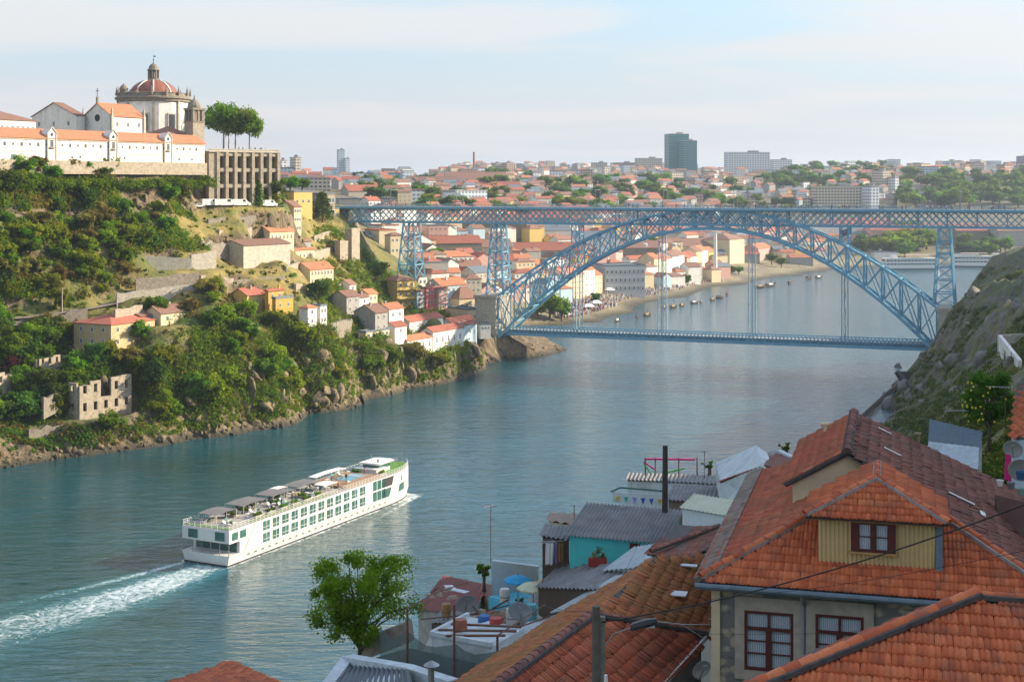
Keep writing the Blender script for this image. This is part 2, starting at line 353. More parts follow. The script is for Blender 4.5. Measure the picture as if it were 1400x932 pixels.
_n = len(CPa); _A = np.zeros((_n + 3, _n + 3)); _A[:_n, :_n] = _phi(CPa[:, :2], CPa[:, :2]) ; _A[:_n, :_n] -= np.eye(_n) * .04
_A[:_n, _n] = 1; _A[:_n, _n + 1:] = CPa[:, :2]; _A[_n, :_n] = 1; _A[_n + 1:, :_n] = CPa[:, :2].T
_W = np.linalg.solve(_A, np.concatenate([CPa[:, 2], np.zeros(3)]))
def heights(xy):
    xy = np.asarray(xy, dtype=float); out = np.empty(len(xy))
    for i in range(0, len(xy), 20000):
        b = xy[i:i + 20000]; out[i:i + 20000] = _phi(b, CPa[:, :2]) @ _W[:_n] + _W[_n] + b @ _W[_n + 1:]
    return out
# value noise for crags
_tab = nrg.random((64, 64))
def vnoise(x, y):
    xi = np.floor(x).astype(int); yi = np.floor(y).astype(int); fx = x - xi; fy = y - yi
    fx = fx * fx * (3 - 2 * fx); fy = fy * fy * (3 - 2 * fy); g = lambda a, b: _tab[a % 64, b % 64]
    return (g(xi, yi) * (1 - fx) + g(xi + 1, yi) * fx) * (1 - fy) + (g(xi, yi + 1) * (1 - fx) + g(xi + 1, yi + 1) * fx) * fy
def fbm(x, y, o=4):
    s = 0; a = 1; t = 0
    for k in range(o): s = s + a * (vnoise(x * 2 ** k + 17 * k, y * 2 ** k + 9 * k) - .5); t += a; a *= .55
    return s / t
def axis(stops):
    out = []
    for (a, b, st) in stops: out += list(np.arange(a, b - 1e-6, st))
    return np.array(out + [stops[-1][1]])
GX = axis([(-9000, -1500, 500), (-1500, -420, 40), (-420, -220, 8), (-220, 60, 1.9), (60, 180, 2.5), (180, 600, 9), (600, 1600, 40), (1600, 9000, 500)])
GY = axis([(-400, 20, 30), (20, 130, 5), (130, 330, 4), (330, 640, 1.9), (640, 760, 4), (760, 1400, 8), (1400, 3400, 32), (3400, 14000, 500)])
_gx, _gy = np.meshgrid(GX, GY); _xy = np.stack([_gx.ravel(), _gy.ravel()], 1)
_far = np.clip(_xy, [-1500, -400], [1600, 4500]); Z0 = heights(_far)
Z0 = np.where(_xy[:, 1] > 4500, 120, Z0)
def rough(xy, z):
    """rocky relief: strong on the cliffs by the water, slight on terraces"""
    sl = np.clip((z - 1) / 6, 0, 1); near = np.clip((760 - xy[:, 1]) / 80, 0, 1)
    a = fbm(xy[:, 0] / 16, xy[:, 1] / 16) * 7 + (np.abs(fbm(xy[:, 0] / 5, xy[:, 1] / 5, 3)) - .12) * 6
    keep = np.clip((66 - z) / 20, .25, 1)
    rt = np.clip((xy[:, 0] - 85) / 25, 0, 1) * np.clip((xy[:, 1] - 180) / 80, 0, 1) * near; u = xy[:, 0] * .8 + xy[:, 1] * .6; v = xy[:, 1] * .8 - xy[:, 0] * .6
    z = z + rt * sl * ((np.abs(fbm(u / 9, v / 26, 4)) - .13) * 12 + fbm(u / 3.5, v / 8, 2) * 3)
    b = fbm(xy[:, 0] / 120, xy[:, 1] / 120) * 7 * (1 - near)
    return z + a * sl * near * keep * .55 + b * np.clip((z - 14) / 20, 0, 1)
_back = (_xy[:, 0] > -260)
ZG = rough(_xy, Z0)
_bk = (_xy[:, 0] < -100) & ((_xy[:, 0] + 166.8) * .868 - (_xy[:, 1] - 414) * .497 < -1.0) & (_xy[:, 1] > 350); ZG = np.where(_bk, np.minimum(ZG, 81), ZG)
_pl = (_xy[:, 0] > -190) & (_xy[:, 0] < -84) & (_xy[:, 1] > 515) & (_xy[:, 1] < 620); ZG = np.where(_pl, np.minimum(ZG, 82.2), ZG)
# levelled ground under the houses, the wall and the terraces: (pixel, pixel, depth, radius)
PADS = [(152, 479, 397, 11), (110, 479, 402, 8), (200, 474, 410, 8), (220, 445, 413, 7), (402, 332, 544, 7), (369, 335, 503, 9), (333, 367, 475, 10), (380, 366, 492, 8), (402, 361, 517, 7), (424, 392, 501, 8), (450, 391, 520, 6), (338, 426, 451, 7), (367, 428, 453, 6), (390, 429, 449, 6), (421, 447, 448, 6), (438, 445, 455, 6), (474, 430, 495, 7), (483, 431, 504, 6), (504, 428, 515, 7), (478, 400, 521, 6), (513, 456, 490, 7), (532, 441, 507, 7), (540, 461, 498, 6), (557, 487, 503, 8), (575, 486, 508, 8), (592, 481, 517, 9), (615, 474, 530, 9), (634, 467, 545, 7), (109, 573, 379, 7), (145, 569, 386, 7), (180, 564, 393, 6), (54, 519, 387, 6), (92, 514, 396, 6), (543, 424, 578, 8), (570, 422, 582, 7), (599, 424, 580, 8), (628, 432, 594, 9), (640, 446, 578, 8), (500, 465, 483, 6), (160, 420, 421, 6), (215, 413, 428, 6), (262, 406, 435, 6), (190, 405, 428, 6), (262, 396, 437, 6), (230, 369, 447, 6), (280, 368, 453, 6)]
for k in range(8): PADS.append((284 + 12.5 * k, 274 + .4 * k, 507 + 2.2 * k, 7.5)); PADS.append((286 + 12.5 * k, 279 + .6 * k, 499 + 2.5 * k, 6))
for _px, _py, _dd, _r in PADS:
    _p = P(_px, _py, _dd); _w = np.clip((_r * 1.5 - np.hypot(_xy[:, 0] - _p.x, _xy[:, 1] - _p.y)) / (_r * .9), 0, 1); _w = _w * _w * (3 - 2 * _w); ZG = ZG * (1 - _w) + (_p.z - .15) * _w
ZG2 = ZG.reshape(len(GY), len(GX))
def zt(x, y):
    i = int(np.clip(np.searchsorted(GX, x) - 1, 0, len(GX) - 2)); j = int(np.clip(np.searchsorted(GY, y) - 1, 0, len(GY) - 2))
    fx = (x - GX[i]) / (GX[i + 1] - GX[i]); fy = (y - GY[j]) / (GY[j + 1] - GY[j])
    return float((ZG2[j, i] * (1 - fx) + ZG2[j, i + 1] * fx) * (1 - fy) + (ZG2[j + 1, i] * (1 - fx) + ZG2[j + 1, i + 1] * fx) * fy)
def zts(x, y):
    i = np.clip(np.searchsorted(GX, x) - 1, 0, len(GX) - 2); j = np.clip(np.searchsorted(GY, y) - 1, 0, len(GY) - 2)
    fx = (x - GX[i]) / (GX[i + 1] - GX[i]); fy = (y - GY[j]) / (GY[j + 1] - GY[j])
    return (ZG2[j, i] * (1 - fx) + ZG2[j, i + 1] * fx) * (1 - fy) + (ZG2[j + 1, i] * (1 - fx) + ZG2[j + 1, i + 1] * fx) * fy
def hits(px, py, d0=60, d1=4000, grow=.0025):
    """where the sight lines of pixels meet the land or the river: depth per pixel (nan where they meet nothing)"""
    px = np.asarray(px, float); py = np.asarray(py, float); ax = (px - 700) / F; az = (py - YH) / F
    lo = np.full(len(px), float(d0)); hi = np.full(len(px), np.nan); act = np.arange(len(px)); d = float(d0)
    while d < d1 and len(act):
        under = HC - az[act] * d <= np.maximum(zts(ax[act] * d, np.full(len(act), d)), 0)
        hi[act[under]] = d; act = act[~under]; lo[act] = d; d += max(.8, d * grow)
    for _ in range(12):
        c = (lo + hi) / 2; cc = np.nan_to_num(c, nan=100.0); under = HC - az * cc <= np.maximum(zts(ax * cc, cc), 0)
        hi = np.where(under, c, hi); lo = np.where(under, lo, c)
    return hi
def hit(px, py, d0=60, d1=4000):
    d = hits([px], [py], d0, d1)[0]
    return (None, None) if np.isnan(d) else (P(px, py, d), d)

m_land, nt, N, L, b = newmat('hillside_ground')
co = coord(nt); g = N.new('ShaderNodeNewGeometry'); sp = N.new('ShaderNodeSeparateXYZ'); L.new(g.outputs['Normal'], sp.inputs[0])
ps = N.new('ShaderNodeSeparateXYZ'); L.new(g.outputs['Position'], ps.inputs[0])
na = noise(nt, .035, 6, .65, co, .6); nb = noise(nt, .3, 6, .65, co); nc = noise(nt, 1.3, 4, .6, co)
grass = mixrgb(nt, mrange(nt, na.outputs[0], .40, .6, 0, 1), (.055, .10, .016), (.20, .16, .045))
grass = mixrgb(nt, mrange(nt, nb.outputs[0], .4, .7, 0, .6), grass, (.12, .15, .03))
mp = N.new('ShaderNodeMapping'); mp.inputs['Scale'].default_value = (1, 1, .25); L.new(co, mp.inputs[0])
nr = noise(nt, .35, 7, .7, mp.outputs[0], 1.2)
rock = ramp(nt, [(.33, (.02, .018, .015)), (.44, (.10, .075, .045)), (.56, (.20, .15, .085)), (.72, (.33, .27, .18))]); L.new(nr.outputs[0], rock.inputs[0])
steep = mrange(nt, math2(nt, 'ADD', sp.outputs[2], mrange(nt, nb.outputs[0], 0, 1, -.16, .16)), .50, .66, 1, 0)
ad = N.new('ShaderNodeAttribute'); ad.attribute_name = 'dry'; grass = mixrgb(nt, math2(nt, 'MULTIPLY', ad.outputs['Fac'], mrange(nt, nb.outputs[0], .35, .6, .95, .25)), grass, (.34, .25, .075))
ar = N.new('ShaderNodeAttribute'); ar.attribute_name = 'rocky'; steep = math2(nt, 'MAXIMUM', steep, ar.outputs['Fac'])
col = mixrgb(nt, steep, grass, rock.outputs[0])
bare = mrange(nt, math2(nt, 'ADD', ps.outputs[2], mrange(nt, nb.outputs[0], 0, 1, -5, 5)), 5.5, 8.5, 1, 0)
col = mixrgb(nt, bare, col, rock.outputs[0])
right = mrange(nt, ps.outputs[0], 60, 90, 0, .8); col = mixrgb(nt, math2(nt, 'MULTIPLY', right, math2(nt, 'MULTIPLY', mrange(nt, ps.outputs[1], 150, 240, 0, 1), mrange(nt, nb.outputs[0], .42, .55, 1, .25))), col, mixrgb(nt, mrange(nt, nr.outputs[0], .35, .7, 0, 1), (.05, .05, .05), (.25, .23, .21)))
town_ = mrange(nt, ps.outputs[1], 655, 700, 0, 1); quay = mrange(nt, ps.outputs[2], 7, 12, 1, 0)
col = mixrgb(nt, math2(nt, 'MULTIPLY', town_, mrange(nt, na.outputs[0], .42, .6, .9, .15)), col, mixrgb(nt, quay, (.16, .13, .11), mixrgb(nt, mrange(nt, nb.outputs[0], .42, .62, 0, 1), (.36, .30, .21), (.20, .19, .07))))
wet = mrange(nt, math2(nt, 'ADD', ps.outputs[2], mrange(nt, nb.outputs[0], 0, 1, -1, 1)), .4, 2.2, .85, 0)
col = mixrgb(nt, wet, col, (.022, .024, .016))
L.new(col, b.inputs['Base Color']); b.inputs['Roughness'].default_value = .92
L.new(bumpn(nt, nr.outputs[0], .9, 1.2), b.inputs['Normal'])
nxg, nyg = len(GX), len(GY); _j, _i = np.meshgrid(np.arange(nyg - 1), np.arange(nxg - 1), indexing='ij'); _q = (_j * nxg + _i).ravel()
_vq = np.stack([_q, _q + 1, _q + 1 + nxg, _q + nxg], 1)
_me = np_mesh('ground', np.column_stack([_xy, ZG]), _vq, m_land, smooth=False)
_yy = np.where(_xy[:, 1] > 5, _xy[:, 1], 1e9); _gpx = 700 + F * _xy[:, 0] / _yy; _gpy = YH + (HC - ZG) * F / _yy
def zone(rects, m=7):
    w = np.zeros(len(_gpx)); e = fbm(_xy[:, 0] / 7, _xy[:, 1] / 7 + ZG / 6, 3) * 34
    for a, b_, c, d in rects: w = np.maximum(w, np.clip(np.minimum(np.minimum(_gpx - a, c - _gpx), np.minimum(_gpy - b_, d - _gpy)) / m + .5 + e / m * .5, 0, 1))
    return w * (_xy[:, 1] > 300) * (_xy[:, 1] < 660)
for nm_, w_ in (('rocky', zone([(158, 226, 236, 296), (252, 214, 302, 286), (318, 440, 352, 580), (405, 480, 452, 572), (180, 520, 260, 606), (525, 462, 560, 530), (0, 230, 22, 300), (270, 560, 340, 600), (440, 500, 520, 556), (645, 452, 785, 494)])), ('dry', zone([(238, 282, 440, 402), (0, 286, 170, 306), (170, 384, 280, 404), (395, 300, 470, 396)]))):
    _at = _me.attributes.new(nm_, 'FLOAT', 'POINT'); _at.data.foreach_set('value', w_.astype(np.float32))
land = link('ground', _me); tag(land, kind='structure')

# ---------------------------------------------------------------- the river
m_w, nt, N, L, b = newmat('river_water')
co = coord(nt); mp = N.new('ShaderNodeMapping'); mp.inputs['Rotation'].default_value = (0, 0, R(25)); mp.inputs['Scale'].default_value = (.55, 1.5, 1); L.new(co, mp.inputs[0])
w1 = noise(nt, .20, 3, .55, mp.outputs[0], .5); w2 = noise(nt, .55, 4, .6, mp.outputs[0], .8); w3 = noise(nt, .02, 3, .5, co)
ht = math2(nt, 'ADD', math2(nt, 'MULTIPLY', w1.outputs[0], 1.0), math2(nt, 'MULTIPLY', w2.outputs[0], .42))
L.new(mixrgb(nt, mrange(nt, w3.outputs[0], .35, .65, 0, 1), (.003, .052, .060), (.004, .078, .108)), b.inputs['Base Color'])
b.inputs['Roughness'].default_value = .07; b.inputs['IOR'].default_value = 1.85
L.new(bumpn(nt, ht, 1.0, .5), b.inputs['Normal'])
water = MB(); water.add([(-4000, -400, 0), (4000, -400, 0), (4000, 2600, 0), (-4000, 2600, 0)], [(0, 1, 2, 3)])
tag(water.build('water', m_w), kind='structure')
# ---------------------------------------------------------------- the two-deck iron arch bridge
BA = Vector((-3.0, 589.0, 0)); BU = Vector((.9425, -.3342, 0)).normalized(); BN = Vector((-BU.y, BU.x, 0))   # along it, and away from the eye
def B(t, n, z): return BA + BU * t + BN * n + Vector((0, 0, z))
m_iron, nt, N, L, b = newmat('blue_painted_iron')
co = coord(nt); n1 = noise(nt, .5, 5, .6, co); n2 = noise(nt, 3, 4, .6, co)
col = mixrgb(nt, mrange(nt, n1.outputs[0], .3, .7, 0, 1), (.11, .33, .50), (.18, .41, .55)); col = mixrgb(nt, mrange(nt, n2.outputs[0], .58, .75, 0, .35), col, (.16, .15, .13))
L.new(col, b.inputs['Base Color']); b.inputs['Roughness'].default_value = .5
m_pale = M('pale_blue_iron', (.26, .38, .47), .5, .15, 1)
m_deck = M('deck_slab', (.30, .31, .32), .8, .2, .4)
T0, T1 = -79.0, 235.0
bridge = thing('arch_bridge', 'long blue iron arch bridge with two decks crossing the river', 'bridge', B(86, 0, 0))
BO = bridge.location
def bb(mb, name, mat, parent=bridge): return mb.build(name, mat, parent, BO)
ZU, ZD = 61.3, 12.0
mb = MB(); mb.slab([B(T0, -4, ZU - .55), B(T1, -4, ZU - .55), B(T1, 4, ZU - .55), B(T0, 4, ZU - .55)], (0, 0, .55)); deck_u = bb(mb, 'upper_deck', m_deck)
mb = MB()
for s in (-1, 1): mb.bar(B(T0, s * 4.15, ZU - .45), B(T1, s * 4.15, ZU - .45), .3, .95)
for k in range(int((T1 - T0) / 2.65)):
    for s in (-1, 1): mb.bar(B(T0 + 2.65 * k, s * 3.1, ZU - 1.4), B(T0 + 2.65 * k, s * 4.1, ZU - .6), .16, .22)
bb(mb, 'cornice', m_iron, deck_u)
for s in (-1, 1):
    mb = MB(); n = s * 3.0
    mb.bar(B(T0, n, ZU - .95), B(T1, n, ZU - .95), .5, .6); mb.bar(B(T0, n, ZU - 6.6), B(T1, n, ZU - 6.6), .5, .75)
    k = T0
    while k < T1 - 5.2:
        mb.bar(B(k, n, ZU - 6.4), B(k + 5.3, n, ZU - 1.0), .2, .3); mb.bar(B(k + 5.3, n + .1, ZU - 6.4), B(k, n + .1, ZU - 1.0), .2, .3); k += 2.65
    k = T0
    while k < T1:
        mb.bar(B(k, n, ZU - 6.5), B(k, n, ZU - .9), .32, .32); k += 10.6
    bb(mb, 'lattice_girder', m_iron)
mb = MB(); k = T0
while k < T1 - 5:
    mb.bar(B(k, -3, ZU - 6.5), B(k + 5.3, 3, ZU - 6.5), .2, .2); mb.bar(B(k, 3, ZU - 6.5), B(k + 5.3, -3, ZU - 6.5), .2, .2); mb.bar(B(k, -3, ZU - 6.5), B(k, 3, ZU - 6.5), .25, .25); k += 5.3
bb(mb, 'wind_bracing', m_iron)
for s in (-1, 1):
    mb = MB(); n = s * 4.1
    for z in (.25, .7, 1.15): mb.bar(B(T0, n, ZU + z), B(T1, n, ZU + z), .07, .08)
    k = T0
    while k < T1:
        mb.bar(B(k, n, ZU), B(k, n, ZU + 1.2), .1, .1); k += 1.6
    bb(mb, 'railing', m_pale)
# arch: two leaning ribs joined by bracing
def zt_top(t): return 60.6 - 35.4 * ((t - 86) / 86) ** 2
def zt_bot(t): return 53.4 - 45.2 * ((t - 86) / 86) ** 2
def hw(t): return 3.1 + 4.6 * ((t - 86) / 86) ** 2
NP = 26; ts = [172 * i / NP for i in range(NP + 1)]
for s in (-1, 1):
    ch = MB(); we = MB()
    for i in range(NP):
        a, c = ts[i], ts[i + 1]
        for f, w_, h_ in ((zt_top, .75, .8), (zt_bot, .9, 1.15)):
            ch.bar(B(a, s * hw(a), f(a)), B(c, s * hw(c), f(c)), w_, h_)
        we.bar(B(a, s * hw(a), zt_top(a)), B(c, s * hw(c), zt_bot(c)), .34, .42); we.bar(B(c, s * hw(c), zt_top(c)), B(a, s * hw(a), zt_bot(a)), .34, .42)
        m_ = (a + c) / 2
    for t in ts: we.bar(B(t, s * hw(t), zt_top(t)), B(t, s * hw(t), zt_bot(t)), .42, .5)
    rib = bb(ch, 'arch_rib', m_iron); bb(we, 'web_lattice', m_iron, rib)
mb = MB()
for i in range(NP + 1):
    t = ts[i]
    for f in (zt_top, zt_bot):
        mb.bar(B(t, -hw(t), f(t)), B(t, hw(t), f(t)), .35, .4)
        if i < NP:
            c = ts[i + 1]; mb.bar(B(t, -hw(t), f(t)), B(c, hw(c), f(c)), .26, .26); mb.bar(B(t, hw(t), f(t)), B(c, -hw(c), f(c)), .26, .26)
    mb.bar(B(t, -hw(t), zt_top(t)), B(t, hw(t), zt_bot(t)), .22, .22); mb.bar(B(t, hw(t), zt_top(t)), B(t, -hw(t), zt_bot(t)), .22, .22)
bb(mb, 'arch_bracing', m_iron)
def tower(t, z0, z1, wt0, wt1, wn0, wn1, tiers, leg=.6):
    mb = MB(); C = []
    for i in range(tiers + 1):
        u = i / tiers; z = z0 + (z1 - z0) * u; a = wt0 + (wt1 - wt0) * u; c = wn0 + (wn1 - wn0) * u
        C.append([B(t - a, -c, z), B(t + a, -c, z), B(t + a, c, z), B(t - a, c, z)])
    for i in range(tiers):
        for k in range(4):
            p, q = C[i], C[i + 1]; k2 = (k + 1) % 4
            mb.bar(p[k], q[k], leg, leg); mb.bar(p[k], q[k2], leg * .42, leg * .42); mb.bar(p[k2], q[k], leg * .42, leg * .42); mb.bar(q[k], q[k2], leg * .6, leg * .6)
    bb(mb, 'tower', m_iron)
zb = ZU - 6.9
tower(-42.2, 31, zb, 4.2, 2.2, 5.0, 3.0, 4); tower(-2.6, 25.4, zb, 3.6, 2.0, 5.0, 3.0, 5, .65); tower(174.5, 25.4, zb, 3.8, 2.0, 5.0, 3.0, 6, .65); tower(206, 38, zb, 3.4, 2.0, 4.6, 3.0, 3)
for t, w_ in ((31.5, 1.6), (138, 1.6)): tower(t, zt_top(t) + .3, zb, w_, w_, 3.0, 3.0, 2, .45)
for t in (55.8, 116.5):
    for s in (-1, 1): mb = MB(); mb.bar(B(t, s * 3, zt_top(t)), B(t, s * 3, ZU - 1), .6, .6); bb(mb, 'spandrel_post', m_iron)
# lower deck
E0, E1 = 2.0, 171.0
mb = MB(); mb.slab([B(E0, -4, ZD - 1.1), B(E1, -4, ZD - 1.1), B(E1, 4, ZD - 1.1), B(E0, 4, ZD - 1.1)], (0, 0, .4)); dl = bb(mb, 'lower_deck', m_deck)
for s in (-1, 1):
    mb = MB(); n = s * 4.3
    mb.bar(B(E0, n, ZD + .1), B(E1, n, ZD + .1), .35, .35); mb.bar(B(E0, n, ZD - 2.6), B(E1, n, ZD - 2.6), .45, 1.25); mb.bar(B(E0, n, ZD - 1.2), B(E1, n, ZD - 1.2), .2, .2)
    k = E0
    while k < E1 - 2.2:
        mb.bar(B(k, n, ZD - 2.2), B(k + 2.2, n, ZD), .15, .2); mb.bar(B(k + 2.2, n + .1, ZD - 2.2), B(k, n + .1, ZD), .15, .2); k += 1.45
    bb(mb, 'lattice_parapet', m_iron)
mb = MB(); k = E0
while k < E1: mb.bar(B(k, -4.3, ZD - 2.6), B(k, 4.3, ZD - 2.6), .3, .8); k += 3.5
bb(mb, 'cross_beams', m_iron, dl)
for t in (31.6, 66.8, 102.6, 138):
    mb = MB(); zt0 = zt_bot(t); h_ = hw(t)
    for s in (-1, 1):
        for e in (-.75, .75): mb.bar(B(t + e, s * 4.3, ZD - 2.9), B(t + e * .8, s * h_, zt0), .3, .34)
        k = 0
        nn = max(3, int((zt0 - ZD) / 5))
        for k in range(nn):
            z0_ = ZD + (zt0 - ZD) * k / nn; z1_ = ZD + (zt0 - ZD) * (k + 1) / nn
            g_ = lambda z: 4.3 + (h_ - 4.3) * (z - ZD) / (zt0 - ZD)
            mb.bar(B(t - .75, s * g_(z0_), z0_), B(t + .75, s * g_(z1_), z1_), .09, .09); mb.bar(B(t + .75, s * g_(z0_), z0_), B(t - .75, s * g_(z1_), z1_), .09, .09)
            mb.bar(B(t - .75, s * g_(z1_), z1_), B(t + .75, s * g_(z1_), z1_), .12, .12)
    bb(mb, 'hanger', m_pale)
# stone piers
def stone_pier(t0, t1, zz0, n0=10):
    mb = MB(); mb.slab([B(t0, -n0, zz0), B(t1, -n0, zz0), B(t1, n0, zz0), B(t0, n0, zz0)], (0, 0, 24.4 - zz0))
    mb.slab([B(t0 - .5, -n0 - .5, 24.4), B(t1 + .5, -n0 - .5, 24.4), B(t1 + .5, n0 + .5, 24.4), B(t0 - .5, n0 + .5, 24.4)], (0, 0, 1.0))
    bb(mb, 'stone_pier', PALESTONE)
stone_pier(-9.5, -.4, 2); stone_pier(172.5, 183, 0)
mb = MB(); mb.slab([B(165.5, -7, -3), B(172.4, -7, -3), B(172.4, 7, -3), B(165.5, 7, -3)], (0, 0, 10.2)); bb(mb, 'stone_abutment', DARKSTONE)
mb = MB(); mb.slab([B(T0 - 14, -6, 48), B(T0 + .2, -6, 48), B(T0 + .2, 6, 48), B(T0 - 14, 6, 48)], (0, 0, 12.6)); bb(mb, 'stone_abutment', PALESTONE)
# tram masts over the upper deck, flag on the far side post, people behind the railing
def auto(o, base): o['_auto'] = base; return o
mast = None
for t in (12, 40, 68, 96, 124, 152, 180, -20, -50):
    if mast is None:
        mb = MB(); mb.bar((0, 0, 0), (0, 0, 7.2), .16, .16); mb.bar((0, -7.4, 0), (0, -7.4, 7.2), .16, .16); mb.bar((0, -7.4, 7.1), (0, 0, 7.1), .14, .14)
        mast = mb.build('tram_mast', METAL); o = mast
    else: o = mast.copy(); COL.objects.link(o)
    o.location = B(t, 3.7, ZU); o.rotation_euler = (0, 0, math.atan2(BU.y, BU.x))
    tag(o, None, 'mast', 'tram wire masts on the upper deck'); auto(o, 'slender grey portal mast for tram wires on the upper deck')
fl = thing('flag', 'green and red national flag hanging from the bridge post above the arch', 'flag', B(140, 4.5, ZU - 12))
mb = MB(); mb.tube([(0, 0, -1), (0, 0, 5.2)], .06); mb.build('pole', METAL, fl)
def cloth(mb, x0, x1, z0, z1, n=6, amp=.25):
    vs = []; fs = []
    for i in range(n + 1):
        x = x0 + (x1 - x0) * i / n; y = amp * math.sin(x * 2.2)
        vs += [(x, y, z0 - .35 * (x)), (x, y, z1 - .35 * x)]
    for i in range(n): fs.append((2 * i, 2 * i + 2, 2 * i + 3, 2 * i + 1))
    return mb.add(vs, fs)
cloth(MB(), 0, 1.7, 2.2, 5).build('green_band', M('flag_green', (.02, .26, .08), .8, .1), fl); cloth(MB(), 1.7, 4.3, 2.2, 5).build('red_band', M('flag_red', (.55, .03, .03), .8, .1), fl)
fl.rotation_euler = (0, 0, R(160))
def person_mesh(name, top, legs, skin=(.45, .28, .2), hair=(.03, .02, .015)):
    mb = MB()
    mb.mat(1).tube([(-.09, .05, 0), (-.09, -.02, .45), (-.08, 0, .9)], [.06, .07, .09], 6); mb.tube([(.09, -.12, 0), (.09, -.03, .45), (.08, 0, .9)], [.06, .07, .09], 6)
    mb.mat(0).tube([(0, 0, .85), (0, 0, 1.1), (0, 0, 1.35), (0, 0, 1.46)], [.17, .15, .2, .1], 8)
    mb.tube([(-.2, 0, 1.4), (-.27, .04, 1.12), (-.25, -.1, .9)], [.06, .05, .04], 6); mb.tube([(.2, 0, 1.4), (.27, -.02, 1.12), (.25, -.14, .92)], [.06, .05, .04], 6)
    mb.mat(2).tube([(0, 0, 1.44), (0, 0, 1.52)], [.05, .05], 6); mb.tube([(0, -.01, 1.5), (0, -.01, 1.57), (0, -.01, 1.66)], [.06, .09, .085], 8)
    mb.mat(3).tube([(0, .02, 1.6), (0, .02, 1.68), (0, .01, 1.74)], [.098, .098, .04], 8)
    return mb.mesh(name, [M('cloth_' + name + str(top), top, .9, .1), M('legs_' + str(legs), legs, .9, .1), M('skin', skin, .6, .05), M('hair', hair, .6, .1)], True)
PEOPLE = [person_mesh('person', t, l) for t, l in (((.05, .06, .12), (.03, .03, .05)), ((.6, .58, .55), (.06, .08, .16)), ((.45, .08, .06), (.03, .03, .04)), ((.10, .22, .40), (.25, .22, .16)), ((.03, .03, .03), (.08, .08, .09)), ((.55, .45, .10), (.05, .07, .14)))]
def person(loc, rz, label, group=None, k=None):
    o = link('person', PEOPLE[rng.randrange(6) if k is None else k], None, loc, (0, 0, rz)); return tag(o, label, 'person', group)
for i in range(150):
    t = rng.choice((rng.uniform(-75, 230), rng.gauss(105, 22), rng.gauss(185, 25))); t = max(-76, min(231, t))
    person(B(t, rng.uniform(-3.5, 3.5), ZU), rng.uniform(0, 6.28), 'tiny pedestrian crossing the upper deck of the bridge', 'pedestrians on the upper deck')
# ---------------------------------------------------------------- plants
LEAF = leafmat('broad_leaves', (.045, .105, .008), (.18, .30, .022), (.25, .31, .03), .5)
LEAFD = leafmat('dark_leaves', (.028, .075, .014), (.115, .20, .03), None, .45)
LEAFY = leafmat('yellow_green_leaves', (.08, .145, .008), (.27, .34, .02), (.36, .31, .045), .5)
LEAFO = leafmat('olive_dry_leaves', (.07, .075, .015), (.24, .20, .045), (.31, .23, .08), .4)
LEAFP = leafmat('purple_leaves', (.03, .008, .015), (.09, .03, .04), None, .3)
BARK = M('bark', (.12, .09, .065), .9, .3, 4); BARKP = M('pale_bark', (.30, .26, .20), .9, .3, 3)
def leaves(C, Rr, n, size, tone=None, flat=.85, up=.35, seed=1, shell=.55):
    """C (k,3) clump centres, Rr (k,) radii: n leaf sprays per clump -> verts, quads, tones"""
    g = np.random.default_rng(seed); C = np.asarray(C, float); Rr = np.asarray(Rr, float); k = len(C)
    n = np.broadcast_to(np.asarray(n), (k,)).astype(int); idx = np.repeat(np.arange(k), n); m = len(idx)
    d = g.normal(size=(m, 3)); d /= np.linalg.norm(d, axis=1)[:, None]
    r = (shell + (1 - shell) * g.random(m) ** .6) * (1 + .30 * g.normal(size=m)).clip(.4, 1.7)
    lump = np.sin(d[:, 0] * 5 + idx) * np.sin(d[:, 1] * 5 + idx * 2.1) * .16
    p = C[idx] + d * (Rr[idx] * (r + lump))[:, None] * np.array([1, 1, flat])
    nrm = d * .55 + g.normal(size=(m, 3)) * .62 + np.array([0, 0, up]); nrm /= np.linalg.norm(nrm, axis=1)[:, None]
    a = np.cross(nrm, g.normal(size=(m, 3))); a /= np.linalg.norm(a, axis=1)[:, None]; b_ = np.cross(nrm, a)
    s = (np.broadcast_to(np.asarray(size, float), (k,))[idx] * (.6 + .8 * g.random(m)))[:, None]; w = s * (.45 + .3 * g.random((m, 1)))
    V = np.stack([p - a * s * .5, p + b_ * w * .5 + a * s * .08, p + a * s * .5, p - b_ * w * .5 + a * s * .08], 1).reshape(-1, 3)
    Q = np.arange(m * 4).reshape(m, 4)
    ct = g.random(k) if tone is None else np.asarray(tone, float)
    t = (ct[idx] * .65 + .35 * g.random(m)).clip(0, 1)
    return V, Q, np.repeat(t, 4)
def crown_mesh(name, mat, C, Rr, n, size, seed=1, **kw):
    V, Q, t = leaves(C, Rr, n, size, seed=seed, **kw); return np_mesh(name, V, Q, mat, attr=t)
def trunk_mesh(name, h, r, limbs, mat=BARK, seed=1, lean=(0, 0)):
    g = random.Random(seed); mb = MB(); top = Vector((lean[0], lean[1], h))
    mb.tube([(0, 0, -.6), (lean[0] * .2 + g.uniform(-.1, .1) * h * .1, lean[1] * .2, h * .35), (lean[0] * .6, lean[1] * .6, h * .7), top], [r * 1.25, r, r * .8, r * .55], 7)
    for e, f in limbs:
        st = Vector((lean[0] * f, lean[1] * f, h * f)); en = Vector(e); mid = (st + en) / 2 + Vector((g.uniform(-.3, .3), g.uniform(-.3, .3), g.uniform(0, .5))) * (en - st).length * .2
        mb.tube([st, mid, en], [r * .55, r * .38, r * .12], 5)
    return mb.mesh(name, mat, True)
